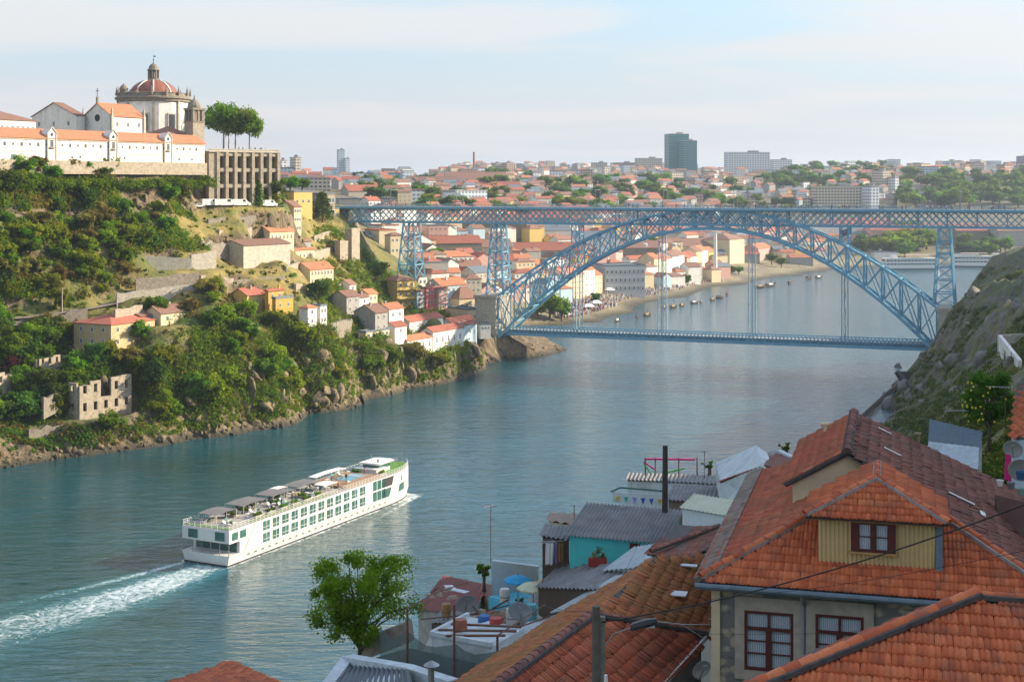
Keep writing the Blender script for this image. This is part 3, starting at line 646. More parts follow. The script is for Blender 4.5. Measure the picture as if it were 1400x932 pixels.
def clumps_ball(k, rx, rz, zc, seed, rr=(.28, .45)):
    g = np.random.default_rng(seed); d = g.normal(size=(k, 3)); d /= np.linalg.norm(d, axis=1)[:, None]
    q = d * (.35 + .5 * g.random(k))[:, None]; C = q * np.array([rx, rx, rz]) + np.array([0, 0, zc]); return C, (rr[0] + (rr[1] - rr[0]) * g.random(k)) * min(rx, rz)
PROTO = {}
def proto(kind, seed):
    """unit-size plants about 1 m wide in the crown; scaled when set out"""
    key = (kind, seed)
    if key in PROTO: return PROTO[key]
    g = random.Random(seed * 31 + len(kind))
    if kind == 'round':     # broad tree: height 1, crown 0.85 wide
        C, Rr = clumps_ball(26, .44, .36, .6, seed, (.18, .40)); cr = crown_mesh('crown', LEAF, C, Rr, 150, .075, seed); tr = trunk_mesh('trunk', .55, .035, [(tuple(C[i]), g.uniform(.5, .95)) for i in range(0, 14, 2)], BARK, seed)
    elif kind == 'dark':
        C, Rr = clumps_ball(24, .38, .42, .56, seed, (.18, .40)); cr = crown_mesh('crown', LEAFD, C, Rr, 150, .075, seed); tr = trunk_mesh('trunk', .5, .035, [(tuple(C[i]), g.uniform(.4, .95)) for i in range(0, 12, 2)], BARK, seed)
    elif kind == 'yellow':
        C, Rr = clumps_ball(24, .44, .38, .58, seed, (.16, .38)); cr = crown_mesh('crown', LEAFY, C, Rr, 150, .075, seed); tr = trunk_mesh('trunk', .5, .035, [(tuple(C[i]), g.uniform(.4, .95)) for i in range(0, 12, 2)], BARK, seed)
    elif kind == 'olive':
        C, Rr = clumps_ball(20, .45, .36, .52, seed, (.16, .38)); cr = crown_mesh('crown', LEAFO, C, Rr, 140, .075, seed); tr = trunk_mesh('trunk', .5, .035, [(tuple(C[i]), g.uniform(.4, .95)) for i in range(0, 12, 2)], BARK, seed)
    elif kind == 'purple':
        C, Rr = clumps_ball(14, .42, .33, .58, seed); cr = crown_mesh('crown', LEAFP, C, Rr, 120, .08, seed); tr = trunk_mesh('trunk', .5, .035, [(tuple(C[i]), .8) for i in range(0, 10, 2)], BARK, seed)
    elif kind == 'cypress':
        k = 16; z = np.linspace(.12, .94, k); rad = .115 * np.sin(np.clip((1 - z) * 2.0, 0, 1.57)) + .02
        C = np.column_stack([np.array([g.uniform(-.02, .02) for _ in z]), np.array([g.uniform(-.02, .02) for _ in z]), z]); cr = crown_mesh('crown', LEAFD, C, rad * 1.15, 110, .055, seed, up=.6); tr = trunk_mesh('trunk', .8, .02, [], BARK, seed)
    elif kind == 'conifer':
        C = []; Rr = []
        for i in range(26):
            z = .15 + .8 * (i / 25); a = i * 2.4; r = .26 * (1 - z) ** .7 + .02; C.append((r * math.cos(a), r * math.sin(a), z)); Rr.append(.06 + .10 * (1 - z))
        cr = crown_mesh('crown', LEAFD, C, Rr, 90, .06, seed, up=0); tr = trunk_mesh('trunk', .9, .025, [], BARK, seed)
    elif kind == 'plane':   # tall terrace tree: bare trunk, domed crown high up
        C, Rr = clumps_ball(30, .35, .32, .66, seed, (.26, .46)); cr = crown_mesh('crown', LEAF, C, Rr, 170, .05, seed, tone=.25 + .75 * np.random.default_rng(seed).random(30))
        tr = trunk_mesh('trunk', .52, .018, [(tuple(C[i]), g.uniform(.7, 1)) for i in range(0, 16)], BARKP, seed)
    elif kind == 'palm':
        V = []; Q = []; T = []
        gg = np.random.default_rng(seed)
        for i in range(26):
            a = i * 2.4; el = gg.uniform(-.2, 1.1)
            for j in range(7):
                s = .05 + .06 * j; x, y, z = math.cos(a) * math.cos(el) * s, math.sin(a) * math.cos(el) * s, .8 + math.sin(el) * s - 1.2 * s * s
                for sd in (-1, 1):
                    b0 = len(V); px_, py_ = -math.sin(a) * sd, math.cos(a) * sd
                    V += [(x, y, z), (x + math.cos(a) * .05, y + math.sin(a) * .05, z), (x + px_ * .07 + math.cos(a) * .06, y + py_ * .07 + math.sin(a) * .06, z - .05), (x + px_ * .07 + math.cos(a) * .03, y + py_ * .07 + math.sin(a) * .03, z - .05)]; Q.append((b0, b0 + 1, b0 + 2, b0 + 3)); T += [gg.random()] * 4
        cr = np_mesh('crown', V, Q, LEAF, attr=T); tr = trunk_mesh('trunk', .8, .04, [], BARK, seed)
    PROTO[key] = (cr, tr); return PROTO[key]
def tree(name, kind, loc, h, label, group=None, seed=None, wide=1.0, cat='tree'):
    seed = rng.randrange(3) if seed is None else seed; cr, tr = proto(kind, seed)
    t = thing(name, label, cat, loc, rng.uniform(0, 6.28), group); t.scale = (h * wide, h * wide, h)
    link('crown', cr, t); link('trunk', tr, t); return t
def gtree(name, kind, px, py, hpx, label, wide=1.0, d=None, group=None, seed=None):
    """tree whose foot shows at a pixel and whose height is hpx photo pixels there"""
    p, dd = hit(px, py) if d is None else (P(px, py, d), d)
    return auto(tree(name, kind, p, hpx * dd / F, None, group, seed, wide), label)
# --- the named trees of the photograph
for px, hp, sd, w_ in ((306, 70, 0, 1.0), (322, 66, 1, .95), (341, 60, 2, .9)):
    gtree('terrace_tree', 'plane', px, 208, hp, 'tall terrace tree with bare trunk and domed crown above the arcade', w_ * 1.05, d=528, seed=sd, group='tall trees on the convent terrace')
gtree('terrace_tree', 'plane', 313, 208, 64, 'tall terrace tree with bare trunk and domed crown above the arcade', .9, d=534, seed=1, group='tall trees on the convent terrace')
gtree('cypress', 'cypress', 354, 284, 38, 'dark pointed cypress in front of the arcade', 1.25)
gtree('conifer_tree', 'conifer', 441, 304, 42, 'dark green conifer beside the bridge entrance', 1.15)
gtree('round_tree', 'round', 397, 263, 24, 'bright round tree behind the arcade corner', 1.5, d=585)
gtree('round_tree', 'dark', 413, 262, 20, 'darker round tree behind the yellow building', 1.4, d=640)
gtree('round_tree', 'dark', 436, 415, 36, 'dark round tree above the white houses', 1.15)
gtree('round_tree', 'dark', 78, 305, 34, 'dark tree standing on the car terrace', 1.1)
gtree('round_tree', 'yellow', 84, 430, 40, 'small thin tree beside the pale mast on the road', .8)
gtree('spreading_tree', 'olive', 172, 503, 34, 'spreading olive green tree below the ochre house', 1.6)
gtree('spreading_tree', 'dark', 128, 505, 40, 'dark spreading tree by the ochre house wall', 1.3)
gtree('purple_tree', 'purple', 14, 515, 32, 'purple leaved tree among the ruined houses', 1.0)
for px, py, hp, k in ((20, 500, 48, 'round'), (45, 478, 40, 'yellow'), (75, 475, 36, 'round'), (120, 560, 40, 'dark'), (75, 560, 42, 'dark'), (30, 545, 36, 'round'), (150, 595, 36, 'round'), (190, 470, 34, 'round')):
    gtree('hillside_tree', k, px, py, hp, 'leafy tree on the lower slope of the cliff', 1.1, group='trees on the lower slope')
# --- trees over the rest of the left slope; clearings keep the walls, rocks, grass and houses free
BARE = [(252, 226, 302, 286), (318, 440, 352, 580), (405, 480, 452, 572), (190, 540, 260, 606), (525, 462, 560, 530), (0, 235, 22, 300), (270, 560, 340, 600), (440, 500, 520, 556)]
CLEAR = [(262, 272, 392, 318), (160, 232, 228, 292), (0, 404, 190, 442), (150, 392, 275, 424), (95, 432, 262, 485), (182, 342, 300, 400), (300, 305, 420, 372), (310, 392, 450, 432), (405, 412, 452, 448), (440, 330, 700, 482), (104, 518, 190, 580), (0, 284, 160, 300), (250, 215, 300, 290), (395, 255, 470, 310), (395, 325, 460, 395), (268, 372, 400, 396), (0, 505, 20, 570), (48, 486, 100, 522)]
def clear(px, py, m=0):
    return any(a - m < px < c + m and b_ - m < py < e + m for a, b_, c, e in CLEAR)
_n = 0; _pl = []
while _n < 165:
    px, py = rng.uniform(-25, 600), rng.uniform(222, 575)
    if clear(px, py, 2): continue
    p, d = hit(px, py)
    if p is None or p.z < 5 or p.z > 80 or d > 560: continue
    if 190 < px < 560 and p.z < 30 and rng.random() < .68: continue
    if min((math.hypot(px - a, py - c) for a, c in _pl), default=99) < 7: continue
    # the cover is thick low on the cliff and on the green shoulder, thin on the dry terraces
    if (py < 300 and not (20 < px < 160)) and rng.random() < .6: continue
    if 230 < px < 420 and 290 < py < 400 and rng.random() < .75: continue
    _pl.append((px, py)); _n += 1
    k = rng.choices(('round', 'yellow', 'olive', 'dark'), (3, 5, 1.8, 1.2))[0]
    if px < 130 and py > 460: k = rng.choice(('dark', 'round'))
    h = rng.uniform(5, 10.5) * (1.1 if py > 420 else .9)
    nm = {'round': 'leafy green tree', 'yellow': 'yellowish green tree', 'olive': 'dry olive coloured tree', 'dark': 'dark green tree'}[k]
    auto(tree('hillside_tree', k, p - Vector((0, 0, .25 * h)), h, None, 'trees growing over the left cliff', None, rng.uniform(.95, 1.35)), nm + ' growing on the left cliff')
# --- undergrowth: bushes, brambles and ivy nobody could count
def cover(name, mat, pts, radii, n, size, seed, **kw):
    V, Q, t = leaves(pts, radii, n, size, seed=seed, **kw); o = link(name, np_mesh(name, V, Q, mat, attr=t)); return tag(o, kind='stuff')
HANG = []; HR = []
PTS = {'g': [], 'y': [], 'o': [], 'd': []}; RAD = {k: [] for k in PTS}
NS = 30000
_px = nrg.uniform(-40, 660, NS); _py = nrg.uniform(214, 640, NS); _d = hits(_px, _py, 330, 640)
_X = (_px - 700) / F * _d; _Z = HC - (_py - YH) / F * _d
_f = fbm(np.nan_to_num(_X) / 26, np.nan_to_num(_d) / 26 + np.nan_to_num(_Z) / 16, 3)
for px, py, d, x, z, f in zip(_px, _py, _d, _X, _Z, _f):
    if not (d < 590) or z < 2.2 or z > 81.5 or x > 2: continue
    c = clear(px, py) and not (430 < px < 700 and 330 < py < 482 and rng.random() < .8); u = rng.random()
    if c and u < .9: continue
    if u < .62 and any(a < px < c_ and b_ < py < e for a, b_, c_, e in BARE): continue
    if z < 9 and u < .4: continue
    if 225 < px < 430 and 286 < py < 402 and f < .04 and u < .9: continue
    if f < -.13 and u < .9 or f < -.08 and u < .45: continue
    k = 'o' if f < -.02 and rng.random() < .5 else rng.choices('gyd', (4, 5, 1.0))[0]
    if px < 150 and py > 440 and k == 'y': k = 'd'
    if z < 34 and 150 < px < 640 and rng.random() < .42: HANG.append((x, d, z)); HR.append(rng.uniform(.45, 1.15)); continue
    PTS[k].append((x, d, z)); RAD[k].append(rng.uniform(.6, 2.1) * (.4 if c else 1) * (.6 if z < 8 else 1))
for k, nm, mt in (('g', 'undergrowth', LEAF), ('y', 'bramble_cover', LEAFY), ('o', 'dry_scrub', LEAFO), ('d', 'ivy_cover', LEAFD)):
    cover(nm, mt, PTS[k], RAD[k], [int(22 + 26 * r) for r in RAD[k]], .72, 5 + len(nm), shell=.35)
cover('hanging_ivy', LEAF, HANG, HR, 70, .6, 31, shell=.3, flat=3.0)
# ivy hanging down the walls and cliff faces, right bank scrub
pr, rr, po, ro = [], [], [], []
NS = 4400; _px = nrg.uniform(1205, 1440, NS); _py = nrg.uniform(365, 660, NS); _d = hits(_px, _py, 70, 700)
for px, py, d in zip(_px, _py, _d):
    if not d < 560: continue
    p = P(px, py, d)
    if p.z < 2: continue
    f = fbm(np.array([p.x / 18]), np.array([p.y / 18]), 3)[0]
    low = (py > 478 and px < 1345) or (py > 520) or (px > 1370 and py > 420)
    if not low and (f < .02): continue
    if low and f < -.12: continue
    (pr if rng.random() < .6 else po).append(tuple(p)); (rr if pr and pr[-1] == tuple(p) else ro).append(rng.uniform(.5, 1.5) * (1 if d > 250 else .6))
cover('slope_scrub', LEAFD, pr, rr, 80, .38, 77, shell=.3); cover('slope_weeds', LEAFO, po, ro, 60, .3, 78, shell=.3)

# --- loose rock: boulders along the waterline and outcrops in the cliffs, too many to count
def rocks(name, pts, sizes, mat, seed, squash=.8):
    g = np.random.default_rng(seed); import bmesh as _b
    bm = _b.new(); _b.ops.create_icosphere(bm, subdivisions=2, radius=1); bv = np.array([v.co[:] for v in bm.verts]); bf = np.array([[v.index for v in f.verts] for f in bm.faces]); bm.free(); V = []; Q = []
    for i, (p, s) in enumerate(zip(pts, sizes)):
        a = g.normal(size=(8, 3)) * np.array([1, 1, .6]); a /= np.linalg.norm(a, axis=1)[:, None]; h = .2 + .36 * g.random(8); v = bv.copy()
        for n_, c in zip(a, h):
            d = v @ n_; v -= np.maximum(d - c, 0)[:, None] * n_
        v *= 1 + .035 * g.normal(size=(len(v), 1)); v = v * np.array([g.uniform(.7, 1.3), g.uniform(.7, 1.2), g.uniform(.6, 1.5) * squash]) * s; an = g.uniform(0, 6.28); c_, s_ = math.cos(an), math.sin(an); v = v @ np.array([[c_, s_, 0], [-s_, c_, 0], [0, 0, 1]]); Q.append(bf + len(bv) * i); V.append(v + np.array(p))
    o = link(name, np_mesh(name, np.concatenate(V), np.concatenate(Q), mat)); return tag(o, kind='stuff')
ROCK, nt, N, L, b = newmat('cliff_rock'); co = coord(nt); g_ = N.new('ShaderNodeNewGeometry'); ps = N.new('ShaderNodeSeparateXYZ'); L.new(g_.outputs['Position'], ps.inputs[0])
nr = noise(nt, .5, 7, .7, co, 1.0); nb = noise(nt, .25, 5, .6, co); rr_ = ramp(nt, [(.3, (.04, .032, .022)), (.48, (.15, .115, .07)), (.62, (.29, .23, .14)), (.8, (.42, .36, .25))]); L.new(nr.outputs[0], rr_.inputs[0])
col = mixrgb(nt, mrange(nt, nb.outputs[0], .52, .68, 0, .6), rr_.outputs[0], (.17, .15, .03)); col = mixrgb(nt, mrange(nt, math2(nt, 'ADD', ps.outputs[2], mrange(nt, nb.outputs[0], 0, 1, -1, 1)), .5, 1.8, .88, 0), col, (.02, .021, .014)); L.new(col, b.inputs['Base Color']); b.inputs['Roughness'].default_value = .9; L.new(bumpn(nt, nr.outputs[0], .9, .5), b.inputs['Normal'])
_px = nrg.uniform(-40, 780, 9000); _py = nrg.uniform(470, 660, 9000); _d = hits(_px, _py, 330, 660); _X = (_px - 700) / F * _d; _Z = HC - (_py - YH) / F * _d
rp, rs = [], []; op, os_ = [], []
for x, d, z, px in zip(_X, _d, _Z, _px):
    if not d < 620: continue
    if .02 < z < 3.2 and len(rp) < 360: rp.append((x, d, z - .2)); rs.append(rng.uniform(.45, 1.25) * (1.7 if rng.random() < .12 else 1))
    elif 3.2 < z < 17 and px > 60 and len(op) < 110 and fbm(np.array([x / 20]), np.array([d / 20]), 3)[0] > -.02: op.append((x, d, z - .5)); os_.append(rng.uniform(1.4, 3.4))
rocks('shore_rocks', rp, rs, ROCK, 3); rocks('cliff_outcrops', op, os_, ROCK, 4, 1.0)
_px = nrg.uniform(160, 420, 700); _py = nrg.uniform(222, 330, 700); _d = hits(_px, _py, 330, 640); rp, rs = [], []
for px, py, d in zip(_px, _py, _d):
    if 160 < px < 285 and py < 292 and rng.random() < .2: rp.append(tuple(P(px, py, d + 1.0) - Vector((0, 0, .6)))); rs.append(rng.uniform(1.2, 3.6))
rocks('quarry_outcrops', rp, rs, ROCK, 5, 1.15)
_px = nrg.uniform(1200, 1440, 800); _py = nrg.uniform(365, 560, 800); _d = hits(_px, _py, 150, 640); rp, rs = [], []
GROCK = M('grey_crag', (.19, .18, .165), .9, .45, .5, (.07, .07, .06), .7, .9, .8, dirt_scale=.3)
for px, py, d in zip(_px, _py, _d):
    if d < 560 and rng.random() < .09: p = P(px, py, d); s_ = rng.uniform(1.6, 4.6) * (.6 if d < 300 else 1); rp.append(tuple(P(px, py, d + s_ * .35) - Vector((0, 0, .4 * s_)))); rs.append(s_)
rocks('crag_outcrops', rp, rs, GROCK, 6, .9)
# ---------------------------------------------------------------- houses
ROOFS = {'o': TILE_O, 'b': TILE_B, 'r': TILE_R, 's': SLATE}
_wm = None
def window_mesh(style=0, frame=None):
    """1 m wide, 1.4 m high, set in the plane y=0 and facing -y"""
    key = ('win', style, frame.name if frame else '')
    if key in MC: return MC[key]
    mb = MB(); mb.mat(1).box((0, .02, 0), (.9, .06, 1.3))
    mb.mat(0)
    for x in (-.46, .46): mb.box((x, -.02, 0), (.10, .12, 1.42))
    for z in (-.66, .66): mb.box((0, -.021, z), (1.02, .12, .1))
    mb.box((0, -.02, 0), (.06, .08, 1.3))
    if style == 0: mb.box((0, -.02, .25), (.9, .08, .05))
    me = mb.mesh('window', [frame or FRAMEW, GLASS]); MC[key] = me; return me
def roof_mesh(L, D, h, kind, rise, over=.35, mat=None):
    mb = MB(); a, c = L / 2 + over, D / 2 + over; t = .18; e = h - over * rise / (D / 2) * .6
    if kind == 'gable':      # ridge along x
        for s in (-1, 1): mb.slab([(-a, s * c, e), (a, s * c, e), (a, 0, h + rise), (-a, 0, h + rise)][::s], (0, 0, t))
        mb.bar((-a, 0, h + rise + t), (a, 0, h + rise + t), .3, .16)
    elif kind == 'hip':
        r = max(0.02, (L - D) / 2 + .2)
        if L >= D: A = [(-r, 0, h + rise), (r, 0, h + rise)]
        else: r = (D - L) / 2 + .2; A = [(0, -r, h + rise), (0, r, h + rise)]
        p = [(-a, -c, e), (a, -c, e), (a, c, e), (-a, c, e)]
        if L >= D: fs = [(p[0], p[1], A[1], A[0]), (p[1], p[2], A[1]), (p[2], p[3], A[0], A[1]), (p[3], p[0], A[0])]
        else: fs = [(p[0], p[1], A[0]), (p[1], p[2], A[1], A[0]), (p[2], p[3], A[1]), (p[3], p[0], A[0], A[1])]
        for f in fs: mb.slab(f, (0, 0, t))
    elif kind == 'shed':
        mb.slab([(-a, -c, h - .1), (a, -c, h - .1), (a, c, h + rise), (-a, c, h + rise)], (0, 0, t))
    else:
        mb.box((0, 0, h + .1), (L + .2, D + .2, .2))
        for s in (-1, 1): mb.box((0, s * (D / 2), h + .45), (L + .2, .2, .5)); mb.box((s * L / 2, 0, h + .45), (.2, D - .2, .5))
    return mb.mesh('roof', mat)
def wall_mesh(L, D, h, kind, rise, mat, base=3.0):
    mb = MB(); a, c = L / 2, D / 2
    if kind == 'gable':
        mb.add([(-a, -c, -base), (a, -c, -base), (a, c, -base), (-a, c, -base), (-a, -c, h), (a, -c, h), (a, c, h), (-a, c, h), (-a, 0, h + rise), (a, 0, h + rise)],
               [(0, 1, 5, 4), (2, 3, 7, 6), (1, 2, 6, 9, 5), (3, 0, 4, 8, 7), (4, 5, 9, 8), (6, 7, 8, 9)])
    elif kind == 'shed':
        mb.add([(-a, -c, -base), (a, -c, -base), (a, c, -base), (-a, c, -base), (-a, -c, h - .1), (a, -c, h - .1), (a, c, h + rise), (-a, c, h + rise)],
               [(0, 1, 5, 4), (2, 3, 7, 6), (1, 2, 6, 5), (3, 0, 4, 7), (4, 5, 6, 7)])
    else: mb.box2((-a, -c, -base), (a, c, h))
    return mb.mesh('wall', mat)
def house(name, loc, rot, L, D, h, wall, roof='o', kind='gable', rise=None, label='', cat='house', group=None, win=(0, 0), endwin=(0, 0), wsize=(1.0, 1.3), chim=0, base=3.0, frame=None, wz=None, style=0, far_end=-1):
    """front is local -y; win = (columns, floors) on the front, endwin the same on the end wall that can be seen"""
    rise = (.28 * D if kind in ('gable', 'shed') else .22 * min(L, D)) if rise is None else rise
    t = thing(name, None, cat, loc, rot, group); auto(t, label)
    link('wall', wall_mesh(L, D, h, kind, rise, wall, base), t)
    rmat = ROOFS.get(roof, roof) if isinstance(roof, str) else roof
    rf = link('roof', roof_mesh(L, D, h, kind, rise, mat=rmat), t)
    wm_ = window_mesh(style, frame)
    def row(n, fl, ln, place):
        for f in range(fl):
            zc = (wz[f] if wz else h * (f + .55) / fl)
            for k in range(n):
                u = -ln / 2 + ln * (k + .5) / n; place(u, zc)
    sc = (wsize[0], 1, wsize[1] / 1.4)
    row(win[0], win[1], L * .94, lambda u, z: link('window', wm_, t, (u, -D / 2 - .02, z), None, sc))
    row(endwin[0], endwin[1], D * .88, lambda u, z: link('window', wm_, t, (far_end * (L / 2 + .02), u, z), (0, 0, far_end * math.pi / 2), sc))
    for c in range(chim):
        mb = MB(); x = L * rng.uniform(-.35, .35); y = D * rng.uniform(-.2, .2); zc = h + rise * .8
        mb.box((x, y, zc + .2), (.7, .55, 1.9)); mb.box((x, y, zc + 1.25), (.9, .75, .18)); mb.build('chimney', STONE if rng.random() < .4 else wall, rf)
    return t
def HP(name, pl, pc, pr, yb, ye, d, rot, wall, roof='o', kind='gable', label='', dd=0, L=None, D=None, **kw):
    """house from pixels: end wall from pl to pc, front from pc to pr, foot at yb and eaves at ye on the corner, depth d"""
    r = R(rot); c0 = P(pc, yb, d); kr, kl = (pr - 700) / F, (pl - 700) / F
    if L is None: L = (kr * c0.y - c0.x) / (math.cos(r) - kr * math.sin(r))
    if D is None: D = (kl * c0.y - c0.x) / (-math.sin(r) - kl * math.cos(r))
    L, D = abs(L), abs(D); h = (yb - ye) * d / F
    cx = c0.x + math.cos(r) * L / 2 - math.sin(r) * D / 2; cy = c0.y + math.sin(r) * L / 2 + math.cos(r) * D / 2
    return house(name, (cx, cy, c0.z), r, L, D, h, wall, roof, kind, label=label, **kw)

# ---------------------------------------------------------------- the white convent with its round church on the hilltop
CV = thing('convent', 'long white hilltop convent with orange roofs and a round domed church', 'convent', P(60, 216, 470))
CO = CV.location
CL = []      # parts are built in world terms, then hung on the convent
def cbox(mb, pc, d, L, D, z0, z1, rot):
    r = R(rot); x0 = P(pc, 251, d); c = (x0.x + math.cos(r) * L / 2 - math.sin(r) * D / 2, x0.y + math.sin(r) * L / 2 + math.cos(r) * D / 2, (z0 + z1) / 2)
    mb.box(c, (L, D, z1 - z0), r); return c, r
def cpart(mb, name, mat, parent=CV): return mb.build(name, mat, parent, CO)
def frame_of(pc, d, rot):
    r = R(rot); o = P(pc, 251, d); u = Vector((math.cos(r), math.sin(r), 0)); n = Vector((math.sin(r), -math.cos(r), 0)); return o, u, n, r   # n faces out of the front
def cwin(o, u, n, r, s, z, w, h, parent, out=.05, name='window', mat=None):
    me = window_mesh(0, PALESTONE); p = o + u * s + n * out; return link(name, me, parent, (p.x - CO.x, p.y - CO.y, z - CO.z), (0, 0, r), (w, 1, h / 1.4))
# long wing
o, u, n, r = frame_of(-45, 414, 60.2); LW = 101.0; zE, zB = 84.9, 77.0
def QW(s, back, z): return o + u * s - n * back + Vector((0, 0, z - HC))
def wpt(s, back, z): p = o + u * s - n * back; return Vector((p.x, p.y, z))
mb = MB(); mb.slab([wpt(0, 0, zB), wpt(LW, 0, zB), wpt(LW, 9, zB), wpt(0, 9, zB)], (0, 0, zE - zB)); wing = cpart(mb, 'wing_wall', WHITE)
mb = MB(); mb.slab([wpt(-.5, -.5, zE - .05), wpt(LW + .5, -.5, zE - .05), wpt(LW + .5, 4.6, zE + 3.0), wpt(-.5, 4.6, zE + 3.0)], (0, 0, .2)); mb.slab([wpt(-.5, 4.6, zE + 3.0), wpt(LW + .5, 4.6, zE + 3.0), wpt(LW + .5, 9.5, zE), wpt(-.5, 9.5, zE)], (0, 0, .2)); cpart(mb, 'wing_roof', TILE_O)
mb = MB(); mb.slab([wpt(-.2, -.25, zE - .5), wpt(LW + .2, -.25, zE - .5), wpt(LW + .2, 0, zE - .5), wpt(-.2, 0, zE - .5)], (0, 0, .35)); mb.slab([wpt(0, -.12, zB + 3.6), wpt(LW, -.12, zB + 3.6), wpt(LW, 0, zB + 3.6), wpt(0, 0, zB + 3.6)], (0, 0, .18)); cpart(mb, 'stone_band', PALESTONE, wing)
for k in range(30):
    cwin(o, u, n, r, 4 + k * 3.2, zE - 1.9, .85 if k % 2 else .6, 1.2 if k % 2 else .7, wing)
for k in range(0, 30, 2):
    if rng.random() < .7: cwin(o, u, n, r, 5 + k * 3.2, zB + 2.4, .7, .8, wing)
def along(px):     # distance along the wing for a pixel column
    k = (px - 700) / F; return (k * o.y - o.x) / (u.x - k * u.y)
for px in (70, 154, 229):
    s = along(px); mb = MB(); w_ = 1.7
    g = [wpt(s - w_, -.35, zB), wpt(s + w_, -.35, zB), wpt(s + w_, -.35, zE + 1.6), wpt(s, -.35, zE + 3.4), wpt(s - w_, -.35, zE + 1.6)]
    mb.slab(g, n * -3.2); ped = cpart(mb, 'pediment', WHITE)
    mb = MB()
    for q in (-w_, w_): mb.slab([wpt(s + q - .22, -.55, zB - .5), wpt(s + q + .22, -.55, zB - .5), wpt(s + q + .22, -.3, zB - .5), wpt(s + q - .22, -.3, zB - .5)], (0, 0, zE + 2.0 - zB))
    for q in (-1, 1): mb.bar(wpt(s + q * (w_ + .3), -.5, zE + 1.6), wpt(s, -.5, zE + 3.6), .3, .3)
    cpart(mb, 'stone_trim', PALESTONE, ped); cwin(o, u, n, r, s, zE - 1.4, 1.2, 2.2, ped, .42); p = wpt(s, -.4, zE + 1.3)
    mb = MB(); mb.tube([p, p + n * .12], .5, 10); cpart(mb, 'round_window', GLASS, ped)
    mb = MB(); mb.slab([wpt(s - 1.1, -1.1, zE - 2.9), wpt(s + 1.1, -1.1, zE - 2.9), wpt(s + 1.1, -.3, zE - 2.9), wpt(s - 1.1, -.3, zE - 2.9)], (0, 0, .2)); mb.bar(wpt(s - 1.1, -1.05, zE - 2.1), wpt(s + 1.1, -1.05, zE - 2.1), .08); cpart(mb, 'balcony', DARKSTONE, ped)
s = along(18); mb = MB(); mb.slab([wpt(s - .9, -.1, zB), wpt(s + .9, -.1, zB), wpt(s + .9, -.1, zB + 2.2), wpt(s + .5, -.1, zB + 2.9), wpt(s - .5, -.1, zB + 2.9), wpt(s - .9, -.1, zB + 2.2)], n * -.2); cpart(mb, 'green_door', M('green_door', (.05, .12, .08), .6, .1))
mb = MB(); mb.slab([wpt(0, -1.2, 74), wpt(LW, -1.2, 74), wpt(LW, -.05, 74), wpt(0, -.05, 74)], (0, 0, zB + 1.2 - 74)); cpart(mb, 'terrace_wall', STONE)
_q = []; _qr = []
for k in range(330):
    _s = rng.uniform(0, LW); _p = wpt(_s, -rng.uniform(1.6, 5.5), 0); _z = max(zt(_p.x, _p.y) - .3, 70); _f = fbm(np.array([_s / 9]), np.array([3.3]), 3)[0]
    if _f < -.12 and rng.random() < .7: continue
    _q.append((_p.x, _p.y, min(_z + rng.uniform(0, 1.5 + 6 * max(0, _f)), 78.6))); _qr.append(rng.uniform(.7, 1.7))
cover('wall_ivy', LEAF, _q, _qr, 70, .62, 61, shell=.3)
# blocks behind the wing
def cblock(pl, pc, pr, ye, d, rot, z0, wall, rmat, rise, name, gable=False, wins=0, ridge_front=True, endw=0):
    r_ = R(rot); c0 = P(pc, 251, d); kr, kl = (pr - 700) / F, (pl - 700) / F
    L = abs((kr * c0.y - c0.x) / (math.cos(r_) - kr * math.sin(r_))); D = abs((kl * c0.y - c0.x) / (-math.sin(r_) - kl * math.cos(r_))); zE_ = HC - (ye - YH) * d / F
    cx = c0.x + math.cos(r_) * L / 2 - math.sin(r_) * D / 2; cy = c0.y + math.sin(r_) * L / 2 + math.cos(r_) * D / 2
    kd = 'gable' if gable else 'hip'
    w = link(name + '_wall', wall_mesh(L, D, zE_ - z0, kd, rise, wall, 2), CV, (cx - CO.x, cy - CO.y, z0 - CO.z), (0, 0, r_)); link(name + '_roof', roof_mesh(L, D, zE_ - z0, kd, rise, .4, rmat), CV, (cx - CO.x, cy - CO.y, z0 - CO.z), (0, 0, r_))
    for k in range(wins): link('window', window_mesh(0), w, (-L / 2 + L * (k + .5) / wins, -D / 2 - .03, zE_ - z0 - 2.6), None, (1.1, 1, 1.1))
    for k in range(endw): link('window', window_mesh(0), w, (-L / 2 - .03, -D / 2 + D * (k + .5) / endw, zE_ - z0 - 2.6), (0, 0, -math.pi / 2), (1.1, 1, 1.1))
    return w, L, D, zE_, r_, (cx, cy)
cblock(-60, -8, 49, 163, 462, 60, 82, WHITE, TILE_B, 3.2, 'cloister', False, 8)
cblock(44, 104, 116, 158, 486, 60, 82, WHITE, TILE_B, 4.6, 'dormitory', True, 0, endw=3)
nv, L, D, zE_, r_, cxy = cblock(114, 153, 197, 159, 484, 58, 82, WHITE, TILE_O, 4.6, 'nave', True, 3)
mb = MB(); z0_ = zE_ + 4.6 - 82
mb.box((-L / 2, 0, z0_ + 1.2), (.7, .7, 2.0)); mb.box((-L / 2, 0, z0_ + 3.6), (.25, .25, 3.2)); mb.box((-L / 2, 0, z0_ + 4.2), (.25, 1.5, .25)); x = mb.mesh('stone_cross', DARKSTONE); link('stone_cross', x, nv)
mb = MB(); mb.tube([(-L / 2 - .1, 0, zE_ - 82 - .4), (-L / 2 + .1, 0, zE_ - 82 - .4)], 1.25, 14); link('round_window', mb.mesh('round_window', DARK), nv)
